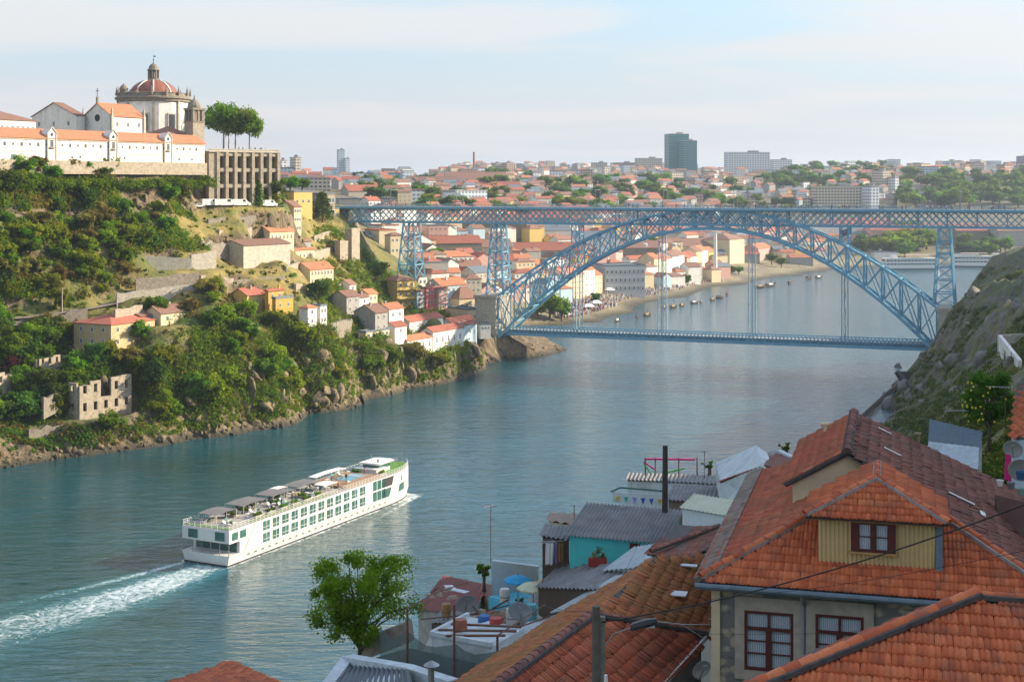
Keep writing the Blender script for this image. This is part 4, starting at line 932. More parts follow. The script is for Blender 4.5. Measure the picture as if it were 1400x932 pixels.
for sx in (-1, 1):
    for sy in (-1, 1):
        mb = MB(); mb.box((sx * L / 2, sy * D / 2, (zE_ - 82) / 2), (.9, .9, zE_ - 82 + .4)); mb.lathe([(.55, 0), (.3, 1.2), (.42, 1.5), (.1, 3.0), (.02, 3.6)], 6, (sx * L / 2, sy * D / 2, zE_ - 82 + .2)); link('corner_pinnacle', mb.mesh('corner_pinnacle', PALESTONE), nv)
# round church
RC = P(210, 251, 524); RX, RY = RC.x - CO.x, RC.y - CO.y; rz = lambda z: z - CO.z
mb = MB(); mb.lathe([(12.6, 80), (12.6, 101.8)], 16, (RX, RY, -CO.z)); drum = mb.build('drum', WHITE, CV)
mb = MB(); mb.lathe([(12.7, 100.6), (13.2, 100.9), (13.2, 101.5), (13.9, 101.9), (13.9, 102.4), (13.2, 102.6), (13.2, 102.8), (9.0, 102.9)], 32, (RX, RY, -CO.z)); mb.build('cornice', DARKSTONE, drum)
mb = MB()
for k in range(8):
    a = (k + .5) * math.pi / 4 - .15; c, s = math.cos(a), math.sin(a); mb.box((RX + 12.6 * c, RY + 12.6 * s, rz(91.4)), (.7, .95, 19.5), a)
mb.build('pilaster', PALESTONE, drum)
for k in range(16):
    a = k * math.pi / 8
    if k % 2 == 0 and math.sin(a) < .5:
        mb = MB(); c, s = math.cos(a), math.sin(a); mb.box((RX + 12.45 * c, RY + 12.45 * s, rz(93)), (.5, 3.2, 7.0), a); w = mb.build('tall_window', PALESTONE, drum); mb = MB(); mb.box((RX + 12.7 * c, RY + 12.7 * s, rz(93)), (.25, 2.3, 6.0), a); mb.build('pane', GLASS, w)
mb = MB(); mb.lathe([(13.1, 102.8), (13.1, 103.0), (12.9, 103.1), (12.9, 103.8), (13.1, 103.9), (13.1, 104.0), (12.8, 104.1)], 32, (RX, RY, -CO.z))
mb.build('parapet', DARKSTONE, drum)
for k in range(16):
    a = (k + .5) * math.pi / 8; mb = MB(); mb.lathe([(.5, 0), (.45, 1.1), (.22, 1.25), (.36, 1.6), (.16, 2.3), (.03, 3.3)], 8, (RX + 13.2 * math.cos(a), RY + 13.2 * math.sin(a), rz(103.2))); mb.build('pinnacle', DARKSTONE, drum)
a = R(205); mb = MB(); mb.lathe([(1.5, 0), (1.5, 2.6), (1.7, 2.8), (1.2, 3.8), (.5, 4.4), (.1, 5.0)], 10, (RX + 10.8 * math.cos(a), RY + 10.8 * math.sin(a), rz(102.6))); mb.build('stair_turret', DARKSTONE, drum)
dome_m = M('dome_red_tiles', (.235, .08, .05), .8, .25, .8, (.16, .07, .05), .4)
mb = MB(); mb.lathe([(9.2, 102.7), (9.0, 103.4), (8.2, 105.1), (6.9, 106.7), (5.1, 108.0), (3.2, 108.8), (2.2, 109.0)], 32, (RX, RY, -CO.z)); dome = mb.build('dome', dome_m, CV, smooth=True)
for k in range(8):
    a = k * math.pi / 4 + .25; mb = MB(); c, s = math.cos(a), math.sin(a); pr_ = [(9.2, 103.1), (8.3, 105.2), (7.0, 106.8), (5.2, 108.1), (3.2, 108.9)]
    for (r0, z0), (r1, z1) in zip(pr_, pr_[1:]): mb.bar((RX + r0 * c, RY + r0 * s, rz(z0)), (RX + r1 * c, RY + r1 * s, rz(z1)), .45, .3)
    mb.build('rib', WHITE, dome)
mb = MB(); mb.lathe([(2.4, 108.7), (2.6, 108.9), (2.6, 109.3), (1.9, 109.5), (1.9, 109.7)], 16, (RX, RY, -CO.z))
for k in range(8):
    a = k * math.pi / 4; mb.box((RX + 1.85 * math.cos(a), RY + 1.85 * math.sin(a), rz(111.1)), (.45, .5, 3), a)
mb.lathe([(1.25, 109.4), (1.25, 112.6)], 10, (RX, RY, -CO.z)); mb.lathe([(1.9, 112.4), (2.35, 112.6), (2.35, 112.9), (1.9, 113.1), (1.75, 113.9), (1.2, 114.7), (.45, 115.1), (.25, 115.5), (.1, 116.2)], 12, (RX, RY, -CO.z))
lan = mb.build('lantern', DARKSTONE, CV); mb = MB(); mb.lathe([(.02, 116.2), (.32, 116.5), (.02, 116.9)], 8, (RX, RY, -CO.z)); mb.tube([(RX, RY, rz(115)), (RX, RY, rz(118.4))], .06); mb.box((RX + .4, RY, rz(117.8)), (.8, .06, .4)); mb.build('weather_vane', DARK, lan)
# bell tower and the low chancel
o2, u2, n2, r2 = frame_of(264, 505, 50)
def tpt(s, bk, z): p = o2 + u2 * s - n2 * bk; return (p.x, p.y, z)
mb = MB(); mb.slab([tpt(0, 0, 78), tpt(5, 0, 78), tpt(5, 5, 78), tpt(0, 5, 78)], (0, 0, 15)); tw = cpart(mb, 'bell_tower', STONE)
mb = MB()
for s, bk in ((0, 0), (3.9, 0), (0, 3.9), (3.9, 3.9)): mb.slab([tpt(s, bk, 93), tpt(s + 1.1, bk, 93), tpt(s + 1.1, bk + 1.1, 93), tpt(s, bk + 1.1, 93)], (0, 0, 4.2))
for s, bk in ((2.2, 0), (2.2, 4.4), (0, 2.2), (4.4, 2.2)): mb.slab([tpt(s, bk, 93), tpt(s + .6, bk, 93), tpt(s + .6, bk + .6, 93), tpt(s, bk + .6, 93)], (0, 0, 4.2))
mb.slab([tpt(-.3, -.3, 97.2), tpt(5.3, -.3, 97.2), tpt(5.3, 5.3, 97.2), tpt(-.3, 5.3, 97.2)], (0, 0, .7)); mb.slab([tpt(-.2, -.2, 92.8), tpt(5.2, -.2, 92.8), tpt(5.2, 5.2, 92.8), tpt(-.2, 5.2, 92.8)], (0, 0, .4)); cpart(mb, 'belfry', DARKSTONE, tw)
c = tpt(2.5, 2.5, 97.9); mb = MB(); mb.lathe([(2.6, 0), (2.5, 1), (1.8, 2.2), (.8, 3.0), (.3, 3.3), (.3, 3.8), (.05, 4.8)], 12, c); cpart(mb, 'tower_cap', DARKSTONE, tw)
mb = MB(); mb.lathe([(.6, 0), (.5, -.5), (.1, -.9)], 8, (c[0], c[1], 96)); cpart(mb, 'bell', DARK, tw)
cblock(197, 228, 262, 184, 500, 55, 80, STONE, TILE_B, 3.0, 'chancel', False, 2)
# the arcaded retaining wall of the terrace
AR = thing('arcaded_wall', 'tall stone retaining wall with three tiers of dark arches under the trees', 'retaining wall', P(285, 275, 512)); AO = AR.location
o3, u3, n3, r3 = frame_of(284, 512, 42); LA, zA0, zA1 = 29.2, 62.0, 82.4
def apt(s, bk, z): p = o3 + u3 * s - n3 * bk; return Vector((p.x, p.y, z))
WARM = M('warm_stone', (.48, .40, .28), .9, .25, 1.2, (.26, .21, .15), .5, .4, 2.5)
batter = lambda z: (zA1 - z) * -.05
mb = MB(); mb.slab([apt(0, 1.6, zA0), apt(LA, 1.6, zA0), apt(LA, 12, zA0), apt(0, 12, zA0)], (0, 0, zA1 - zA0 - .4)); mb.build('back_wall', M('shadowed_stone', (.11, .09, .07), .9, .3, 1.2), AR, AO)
mb = MB(); mb.slab([apt(0, -.9, zA0), apt(3.6, -.9, zA0), apt(3.6, 1.7, zA0), apt(0, 1.7, zA0)], (0, 0, zA1 - zA0)); NB = 7; bw = (LA - 3.6) / NB
for k in range(NB + 1):
    s = 3.6 + bw * k; mb.slab([apt(s - .6, -1.4, zA0), apt(s + .6, -1.4, zA0), apt(s + .6, 1.7, zA0), apt(s - .6, 1.7, zA0)], (0, 0, zA1 - zA0))
mb.build('buttress', STONE, AR, AO); mb = MB()
zt3 = [zA1 - .9, zA1 - 6.6, zA1 - 12.4, zA0]
for z in zt3[:3]:
    mb.slab([apt(3.6, -1.0, z - .5), apt(LA, -1.0, z - .5), apt(LA, 1.65, z - .5), apt(3.6, 1.65, z - .5)], (0, 0, 1.3))
    for k in range(NB):          # arch heads
        s0, s1 = 3.6 + bw * k + .6, 3.6 + bw * (k + 1) - .6; m_ = (s0 + s1) / 2; hw_ = (s1 - s0) / 2; n_ = 8
        for i in range(n_):
            a0, a1 = math.pi * i / n_, math.pi * (i + 1) / n_; q = [(m_ - hw_ * math.cos(a), z - .4 - 1.3 + 1.0 * math.sin(a)) for a in (a0, a1)]
            mb.slab([apt(q[0][0], .1, q[0][1]), apt(q[1][0], .1, q[1][1]), apt(q[1][0], .1, z - .35), apt(q[0][0], .1, z - .35)], n3 * -1.4)
mb.build('arch_tier', STONE, AR, AO)
mb = MB(); mb.slab([apt(-.3, -1.5, zA1), apt(LA + .5, -1.5, zA1), apt(LA + .5, 12, zA1), apt(-.3, 12, zA1)], (0, 0, .35)); mb.bar(apt(0, -1.1, zA1 + 1.0), apt(LA, -1.1, zA1 + 1.0), .5, .35); mb.bar(apt(0, -1.1, zA1 + .6), apt(LA, -1.1, zA1 + .6), .3, .7); mb.build('parapet', PALESTONE, AR, AO)
for i in range(11):
    p = apt(rng.uniform(4, LA - 1), rng.uniform(.4, 2.5), zA1 + .36); person(p, rng.uniform(0, 6), 'tiny visitor standing at the parapet of the arcaded terrace', 'visitors on the arcaded terrace')
# lone walls on the slope
def WALL(pa, ya, da, pb, yb, db, h, mat, label, name='stone_wall', th=.8, dip=2.5, holes=0):
    a, b_ = P(pa, ya, da), P(pb, yb, db); u_ = (b_ - a); u_.z = 0; Lw = u_.length; u_.normalize(); v = Vector((-u_.y, u_.x, 0)) * th; n_ = max(6, int(Lw / 1.6)); mb = MB()
    hh = [h + (rng.uniform(-.25, .25) if mat is not DARKSTONE else rng.uniform(-.9, .5)) for _ in range(n_ + 1)]
    for i in range(n_):
        p, q = a.lerp(b_, i / n_), a.lerp(b_, (i + 1) / n_)
        lo = Vector((0, 0, -dip)); P4 = [p + lo, q + lo, q + Vector((0, 0, hh[i + 1])), p + Vector((0, 0, hh[i]))]; mb.slab(P4, v)
    o_ = mb.top(name, mat, None, 'wall'); return auto(o_, label)
WALL(160, 418, 422, 268, 404, 436, 3.6, PALESTONE, 'long pale stone wall along the road above the ochre house')
WALL(186, 403, 430, 272, 392, 440, 4.6, STONE, 'round terrace wall of rough stone on the mid slope')
WALL(195, 366, 446, 262, 368, 452, 3.6, PALESTONE, 'old pale wall across the dry grass slope')
WALL(262, 368, 452, 296, 362, 458, 4.6, PALESTONE, 'taller end of the old pale wall on the slope')
WALL(158, 435, 405, 195, 428, 416, 2.4, STONE, 'low wall by the road behind the ochre house')
WALL(330, 312, 504, 372, 296, 520, 1.8, STONE, 'low garden wall below the yellow hilltop house')
WALL(0, 448, 396, 120, 428, 410, 1.5, DARKSTONE, 'dark low wall following the hillside road')
WALL(60, 560, 374, 108, 536, 386, 3.2, DARKSTONE, 'broken dark wall leading down to the ruined house')
WALL(40, 600, 368, 150, 592, 384, 3.0, DARKSTONE, 'dark quay wall at the foot of the left slope')
WALL(465, 372, 560, 476, 372, 566, 12.5, STONE, 'tall narrow remnant of the medieval wall among ivy', th=2.5)
WALL(481, 366, 568, 492, 364, 576, 15.5, STONE, 'taller sunlit slab of the medieval wall by the bridge', th=3)
WALL(494, 420, 548, 500, 372, 580, 3.5, STONE, 'stepped wall running down from the medieval wall', th=1.2)
WALL(596, 453, 540, 640, 446, 562, 2.0, PALESTONE, 'pale yard wall behind the white warehouse')
# low terrace walls stepping up the dry slope
for (pa, ya, pb, yb, h) in ((285, 306, 350, 300, 1.6), (300, 322, 345, 318, 1.8), (275, 338, 325, 344, 2.2), (300, 352, 330, 350, 1.6), (275, 384, 320, 388, 1.8), (320, 390, 390, 384, 1.6), (392, 372, 410, 366, 2.0), (405, 398, 430, 400, 2.4), (425, 352, 455, 344, 1.8), (430, 330, 452, 322, 2.0), (105, 300, 165, 298, 1.4), (0, 300, 40, 300, 1.4), (440, 405, 470, 396, 2.4), (455, 452, 482, 446, 2.6), (170, 310, 215, 312, 1.8)):
    (a_, da), (b_2, db) = hit(pa, ya), hit(pb, yb)
    if da and db and abs(da - db) < 60: WALL(pa, ya, da, pb, yb, db, h, rng.choice((STONE, STONE, DARKSTONE)), 'low stone terrace wall on the left hillside', dip=3)
# ruins with empty windows
def ruin(name, pa, ya, da, pb, yb, db, h, label, cols, fl, depth=6):
    a, b_ = P(pa, ya, da), P(pb, yb, db); u_ = b_ - a; u_.z = 0; Lw = u_.length; u_.normalize(); v = Vector((-u_.y, u_.x, 0))
    t = thing(name, None, 'ruin', a); auto(t, label)
    def wall(o_, d_, ln, nm, cols, side):
        mb = MB(); cw = ln / cols; fh = h / fl
        for c in range(cols):
            for f in range(fl):
                if f == fl - 1 and rng.random() < .25: continue
                z0 = f * fh; x0 = c * cw
                def blk(xa, xb, za, zb):
                    q = [o_ + d_ * xa + Vector((0, 0, za)), o_ + d_ * xb + Vector((0, 0, za)), o_ + d_ * xb + Vector((0, 0, zb)), o_ + d_ * xa + Vector((0, 0, zb))]; mb.slab(q, side * .6)
                top = fh if f < fl - 1 else fh * rng.uniform(.75, 1.1)
                blk(x0, x0 + cw * .33, z0 - (3 if f == 0 else 0), z0 + top); blk(x0 + cw * .67, x0 + cw, z0 - (3 if f == 0 else 0), z0 + top); blk(x0 + cw * .33, x0 + cw * .67, z0 - (3 if f == 0 else 0), z0 + fh * .32); blk(x0 + cw * .33, x0 + cw * .67, z0 + fh * .8, z0 + top)
        mb.build(nm, DARKSTONE if h < 6 else STONE, t, a)
    wall(a, u_, Lw, 'front_wall', cols, v); wall(a + v * .6, v, depth, 'side_wall', 2, -u_); wall(a + u_ * Lw + v * .6, v, depth, 'side_wall', 2, -u_); wall(a + v * depth, u_, Lw, 'rear_wall', cols, v)
    return t
ruin('ruined_house', 109, 571, 380, 180, 562, 394, 9.5, 'roofless ruined stone house with empty windows above the river', 5, 2, 7)
ruin('ruined_house', 54, 518, 388, 92, 512, 397, 6.0, 'small roofless ruin with square openings among dark trees', 4, 2, 5)
ruin('ruined_house', -14, 566, 372, 17, 562, 380, 10, 'tall grey ruin at the frame edge beside the purple tree', 3, 3, 5)
ruin('ruined_house', 56, 553, 380, 98, 546, 388, 5.5, 'low broken ruin below the small roofless ruin', 4, 1, 5)
# houses on the left slope, from pixels
HP('town_house', 101, 152, 212, 477, 444, 398, 62, M('ochre_grey_plaster', (.50, .38, .20), .9, .15, 2, (.28, .22, .14), .5), 'r', 'hip', 'ochre grey house with red hip roof above the ruins', win=(4, 2), endwin=(3, 2), wsize=(1, 1.4), rise=2.0)
HP('town_house', 197, 220, 254, 444, 429, 414, 58, CREAM, 'b', 'gable', 'small cream gabled house at the end of the pale wall', win=(2, 1), endwin=(1, 1), chim=1)
HP('town_house', 180, 192, 215, 440, 432, 412, 58, GREYW, 'b', 'shed', 'low grey shed joined to the cream gabled house', win=(1, 1))
HP('town_house', 379, 402, 412, 330, 283, 545, 58, CREAM, 'b', 'gable', 'tall narrow cream gabled house below the bridge entrance', win=(3, 4), endwin=(1, 2))
HP('town_house', 383, 402, 427, 290, 263, 572, 45, YELLOW, 's', 'flat', 'flat topped yellow building at the bridge entrance', win=(3, 1), endwin=(1, 2))
HP('town_house', 424, 445, 458, 300, 266, 600, 45, STONE, 's', 'flat', 'arched stone building behind the dark conifer', win=(3, 2), endwin=(2, 2), wsize=(1.6, 2.4))
HP('gate_house', 452, 456, 464, 304, 286, 604, 45, YELLOW, 's', 'flat', 'small yellow toll house at the left end of the deck', win=(1, 1), wsize=(1.3, 2.2))
HP('town_house', 348, 369, 402, 334, 317, 504, 58, CREAM, 'o', 'gable', 'long cream house with orange roof under the gabled house', win=(6, 1), endwin=(1, 1), wsize=(.8, 1.6))
HP('town_house', 300, 333, 397, 366, 336, 476, 58, PALESTONE, 'b', 'gable', 'old stone warehouse with ivy on its long blank wall', rise=1.6)
HP('town_house', 398, 402, 430, 360, 342, 518, 55, CREAM, 'o', 'gable', 'cream house with orange roof above the long dormitory', win=(5, 1), wsize=(.7, 1.4))
HP('town_house', 400, 424, 456, 391, 369, 502, 58, CREAM, 'o', 'gable', 'long cream house with two rows of narrow windows', win=(7, 2), endwin=(0, 0), wsize=(.8, 1.5))
HP('town_house', 404, 412, 425, 341, 330, 530, 55, GREYW, 'b', 'gable', 'small grey house with brown roof beside the stone stair')
HP('town_house', 315, 338, 364, 425, 404, 452, 58, YELLOW, 'r', 'gable', 'yellow house with red roof at the left of the yellow row', win=(3, 1), endwin=(1, 1), chim=1)
HP('town_house', 362, 367, 388, 427, 398, 454, 58, OCHRE, 'r', 'gable', 'taller ochre house in the middle of the yellow row', win=(2, 2), chim=1)
HP('town_house', 372, 377, 401, 428, 409, 448, 58, OCHRE, 's', 'flat', 'flat topped ochre block at the right of the yellow row', win=(2, 1))
HP('town_house', 409, 421, 433, 446, 421, 449, 58, WHITE, 'o', 'hip', 'white cottage with orange hip roof below the yellow row', win=(1, 2))
HP('town_house', 425, 438, 447, 444, 419, 456, 58, WHITE, 's', 'flat', 'flat roofed white cottage beside the orange hip roof', win=(2, 2), wsize=(.8, 1.3))
HP('town_house', 453, 474, 492, 429, 406, 496, 58, GREYW, 'b', 'gable', 'grey house with brown roof beside the dark round tree', win=(2, 2), endwin=(1, 1))
HP('town_house', 472, 483, 504, 430, 408, 505, 58, WHITE, 'b', 'gable', 'white house with brown roof between two grey houses', win=(2, 2), endwin=(1, 1), chim=1)
HP('town_house', 488, 504, 516, 427, 402, 516, 58, CREAM, 'o', 'gable', 'cream house with orange roof uphill of the apartments', win=(2, 2), endwin=(1, 1))
HP('town_house', 462, 478, 487, 399, 389, 522, 58, WHITE, 'b', 'gable', 'small white house with brown roof below the old wall', win=(1, 1))
HP('town_house', 484, 513, 530, 455, 428, 491, 58, GREYW, 'b', 'gable', 'grey gabled house with one dark window over the river', win=(2, 2), endwin=(1, 1), chim=1)
HP('town_house', 512, 532, 552, 440, 423, 508, 58, WHITE, 'o', 'gable', 'white house with wide orange roof above the warehouses', win=(2, 1), endwin=(1, 1), chim=1)
HP('town_house', 524, 540, 556, 460, 447, 499, 58, WHITE, 'r', 'gable', 'low white house with red roof beside the warehouse gable', win=(1, 1))
HP('warehouse', 541, 557, 592, 486, 466, 504, 60, WHITE, 'o', 'gable', 'near white warehouse with orange roof and four windows', win=(4, 1), wsize=(.8, 2.0), cat='warehouse', base=8)
HP('warehouse', 575, 592, 634, 480, 454, 518, 60, WHITE, 'r', 'gable', 'far white warehouse with red roof and tall windows', win=(5, 1), wsize=(.8, 2.2), cat='warehouse', base=8)
HP('warehouse', 628, 634, 652, 466, 444, 546, 55, BLUEW, 'r', 'gable', 'pale blue end house of the riverside warehouses', cat='warehouse', win=(1, 1))
HP('warehouse', 541, 560, 606, 455, 440, 532, 60, WHITE, 'r', 'gable', 'white warehouse behind the others with clerestory windows', win=(7, 1), wsize=(.7, .8), cat='warehouse', base=8)
HP('warehouse', 600, 618, 650, 452, 442, 556, 60, WHITE, 'r', 'gable', 'red roofed store behind the pale blue end house', win=(3, 1), cat='warehouse', base=8)
HP('terrace_house', 490, 500, 533, 464, 455, 484, 58, CREAM, 's', 'flat', 'low terrace building with dark front below the grey gable', win=(5, 1), wsize=(1.6, 1.2))
# the apartment row under the bridge
def apart(pl, pc, pr, yb, ye, d, wall, roof, label, cols, fl, balc=False, rot=40, **kw):
    t = HP('apartment_house', pl, pc, pr, yb, ye, d, rot, wall, roof, kw.pop('kind', 'hip'), label, win=(cols, fl), endwin=kw.pop('endwin', (2, fl)), cat='apartments', wsize=(1.1, 1.5), **kw); return t
t = apart(524, 543, 568, 422, 384, 580, YELLOW, 'b', 'yellow apartment block with long balconies', 3, 3, endwin=(2, 3), chim=1)
for f in (1, 2):
    mb = MB(); w = [c for c in t.children if c.name.startswith('wall')][0]; vs = [v.co for v in w.data.vertices]; a = max(v.x for v in vs); c = min(v.y for v in vs); hh = max(v.z for v in vs); z = hh * f / 3
    mb.box((.1, c - .7, z), (a * 1.9, 1.4, .15)); mb.box((.1, c - 1.35, z + .5), (a * 1.9, .1, 1.0)); mb.build('balcony', YELLOW, t)
apart(566, 570, 584, 420, 398, 584, BLUEW, 'b', 'narrow pale lilac house between the yellow and pink houses', 2, 3, endwin=(0, 0))
apart(580, 583, 598, 420, 394, 580, PINK, 'r', 'pink house with white framed windows', 2, 2, endwin=(0, 0))
apart(596, 599, 612, 424, 394, 582, ROSE, 'r', 'rose grey house beside the pink house', 2, 3, endwin=(0, 0))
apart(580, 590, 614, 396, 374, 612, WHITE, 'r', 'white house with red roof rising behind the pink house', 3, 1)
apart(566, 572, 584, 394, 378, 606, WHITE, 'b', 'small white house tucked behind the lilac house', 2, 1, endwin=(0, 0))
HP('restaurant', 614, 628, 654, 430, 408, 596, 40, CREAM, 'b', 'hip', 'square beige house with dark pyramid roof near the pier', rise=4.6, win=(4, 1), cat='house', wsize=(1.4, 1.2))
HP('restaurant', 612, 640, 658, 444, 424, 580, 40, CREAM, 's', 'flat', 'cream terrace building with railing beside the stone pier', win=(3, 1), cat='house')
HP('kiosk', 653, 657, 671, 453, 444, 566, 20, WHITE, 's', 'flat', 'tiny white kiosk at the foot of the stone pier', win=(3, 1), wsize=(.7, .8), cat='kiosk')
HP('depot', 560, 576, 613, 384, 360, 640, 30, GREYW, 's', 'flat', 'long grey depot with flat roof behind the first tower', win=(6, 1), cat='depot')
HP('town_house', 498, 504, 526, 338, 320, 690, 35, WHITE, 's', 'gable', 'white house with blue grey roof under the deck', win=(4, 1), wsize=(1.4, 1.6))
HP('town_house', 526, 534, 552, 350, 322, 672, 35, CREAM, 'b', 'hip', 'tall cream house with brown roof beside the first tower', win=(3, 2))
HP('town_house', 505, 516, 534, 380, 368, 622, 40, OCHRE, 'o', 'hip', 'ochre house with bright orange roof below the deck', win=(3, 1))
HP('town_house', 510, 516, 538, 318, 305, 760, 35, CREAM, 'r', 'hip', 'cream house with wide red roof right under the deck', win=(4, 1))
# road, parked vans and cars
mb = MB(); rp = [(-20, 440, 396), (40, 436, 402), (90, 429, 409), (140, 420, 420), (186, 410, 428), (178, 385, 440), (172, 372, 446)]
W_ = [P(*q) for q in rp]
for a, b_ in zip(W_, W_[1:]):
    s = Vector((-(b_ - a).y, (b_ - a).x, 0)).normalized() * 2.2; up = Vector((0, 0, .5))
    mb.slab([a - s + up, b_ - s + up, b_ + s + up, a + s + up], (0, 0, .12))
tag(mb.build('hillside_road', M('dusty_asphalt', (.20, .17, .14), .9, .2, .5)), kind='structure')
def car_meshes(L, W, H, paint, van=False):
    bd = MB(); h0 = .35
    prof = ([(-L/2, h0), (-L/2, H*.97), (-L/2+.1, H), (L*.22, H), (L*.38, H*.55), (L/2-.05, H*.48), (L/2, h0)] if van else
            [(-L/2, h0), (-L/2, H*.58), (-L*.38, H*.62), (-L*.26, H*.97), (L*.08, H), (L*.24, H*.63), (L*.46, H*.55), (L/2, h0)])
    n_ = len(prof); bd.add([(x, -W/2, z) for x, z in prof] + [(x, W/2, z) for x, z in prof], [tuple(range(n_)), tuple(range(n_, 2*n_))[::-1]] + [(i, n_+i, n_+(i+1) % n_, (i+1) % n_) for i in range(n_)])
    gl = MB()
    for s in (-1, 1): gl.slab([(-L*.3 if not van else L*.05, s*(W/2+.005), H*.62), (L*.2, s*(W/2+.005), H*.62), (L*.08 if not van else L*.2, s*(W/2+.005), H*.92), (-L*.24 if not van else L*.05, s*(W/2+.005), H*.92)], (0, s*.02, 0))
    x0, x1 = (L*.24, L*.36) if van else (L*.10, L*.23); gl.slab([(x0+.03, -W*.42, H*.95), (x0+.03, W*.42, H*.95), (x1+.03, W*.42, H*.64), (x1+.03, -W*.42, H*.64)], (.03, 0, .02))
    wh = MB()
    wh.tube([(0, -.1, 0), (0, .1, 0)], .33, 12)
    return bd.mesh('body', paint), gl.mesh('glazing', GLASS), wh.mesh('wheel', DARK)
PAINTS = {k: M('paint_' + k, c, .35, .03, 2) for k, c in (('white', (.78, .78, .76)), ('silver', (.45, .46, .47)), ('dark', (.03, .03, .035)), ('blue', (.05, .12, .3)), ('red', (.4, .03, .03)))}
CARM = {}
def vehicle(loc, rz, paint, label, van=False, L=None, group=None):
    key = (paint, van, L)
    if key not in CARM: CARM[key] = car_meshes(L or (5.6 if van else 4.3), 2.0 if van else 1.75, 2.5 if van else 1.45, PAINTS[paint], van)
    b_, g_, w_ = CARM[key]; t = auto(thing('parked_van' if van else 'parked_car', None, 'van' if van else 'car', loc, rz, group), label); LL = L or (5.6 if van else 4.3)
    link('body', b_, t); link('glazing', g_, t)
    for sx in (-.31, .31):
        for sy in (-1, 1): link('wheel', w_, t, (sx * LL, sy * (.9 if van else .8), .33))
    return t
for px, py, L_, lb in ((288, 282, 7.0, 'white box van parked at the left under the arcade'), (308, 282, 8.5, 'long white van parked under the middle arches'), (329, 282, 7.5, 'white van parked beside the cypress under the arcade'), (368, 283, 6.0, 'small white van at the right end under the arcade')):
    p, d = hit(px, py)
    if p: vehicle(p + Vector((0, 0, .05)), R(40 + rng.uniform(-8, 8)), 'white', lb, True, L_, 'white vans under the arcade')
for i, (px, py, pt) in enumerate(((50, 298, 'white'), (59, 298, 'silver'), (113, 299, 'silver'), (120, 299, 'white'), (127, 299, 'dark'), (272, 284, 'white'))):
    p, d = hit(px, py)
    if p: vehicle(p + Vector((0, 0, .05)), R(rng.uniform(20, 70)), pt, 'tiny %s car parked on the upper hillside terrace' % pt, False, None, 'cars parked on the hillside')
for i, (px, py, d_, hp) in enumerate(((85, 428, 408, 34), (172, 392, 440, 22), (160, 425, 415, 20))):
    p = P(px, py, d_); mb = MB(); mb.tube([p - Vector((0, 0, 1)), p + Vector((0, 0, hp * d_ / F))], .14, 6); mb.bar(p + Vector((-.8, 0, hp * d_ / F - .4)), p + Vector((.8, 0, hp * d_ / F - .4)), .12); auto(mb.top('utility_pole', PALESTONE, None, 'pole', 'poles along the hillside road'), 'pale utility pole along the hillside road')
# ---------------------------------------------------------------- the quay town behind the bridge and the far city
WALLS = [WHITE, WHITE, WHITE, CREAM, CREAM, PALESTONE, GREYW, BLUEW, ROSE, YELLOW, M('dusty_white', (.62, .58, .52), .85, .1, 2, (.4, .36, .32), .4)]
WN = {'white_plaster': 'white', 'cream_plaster': 'cream', 'pale_stone': 'stone grey', 'grey_plaster': 'grey', 'pale_blue_plaster': 'pale blue', 'rose_plaster': 'rose', 'yellow_plaster': 'yellow', 'dusty_white': 'off white', 'ochre_plaster': 'ochre', 'pink_plaster': 'pink', 'dark_red_plaster': 'dark red'}
RN = {'o': 'orange roof', 'b': 'brown roof', 'r': 'red roof', 's': 'grey roof'}
MARK = [((562, 340), 'the first iron tower'), ((682, 345), 'the second iron tower'), ((790, 320), 'the short post on the arch'), ((845, 372), 'the big grey quay building'), ((905, 360), 'the left pair of hangers'), ((978, 350), 'the white cable pylon'), ((1028, 370), 'the middle hangers'), ((755, 410), 'the big tree under the arch'), ((930, 215), 'the green glass towers'), ((1020, 222), 'the long white slab'), ((648, 225), 'the brick chimney'), ((469, 218), 'the pale blue tower block'), ((1150, 265), 'the long cream flats'), ((1205, 250), 'the stepped apartment block'), ((1320, 265), 'the dark wood'), ((1240, 350), 'the moored white ships'), ((720, 245), 'the tall dark grove'), ((570, 248), 'the zigzag roofed factory'), ((1080, 240), 'the wooded ridge'), ((1155, 318), 'the national flag'), ((820, 300), 'the rise of the arch'), ((1395, 225), 'the mauve block'), ((520, 335), 'the blue grey roofed house')]
def near_mark(px, py):
    (mx, my), nm = min(MARK, key=lambda m: math.hypot((m[0][0] - px), (m[0][1] - py) * 1.4)); dx, dy = px - mx, py - my
    if abs(dx) < 14 and abs(dy) < 14: return 'near ' + nm
    if abs(dy) > abs(dx) * .8: return ('below ' if dy > 0 else 'above ') + nm
    return ('right of ' if dx > 0 else 'left of ') + nm
OCC = []
def free(x, y, r):
    for a, c, q in OCC:
        if (a - x) ** 2 + (c - y) ** 2 < (r + q) ** 2: return False
    OCC.append((x, y, r)); return True
FARM = MB(); FM = [WHITE, CREAM, PALESTONE, GREYW, BLUEW, ROSE, YELLOW, TILE_O, TILE_B, TILE_R, SLATE]
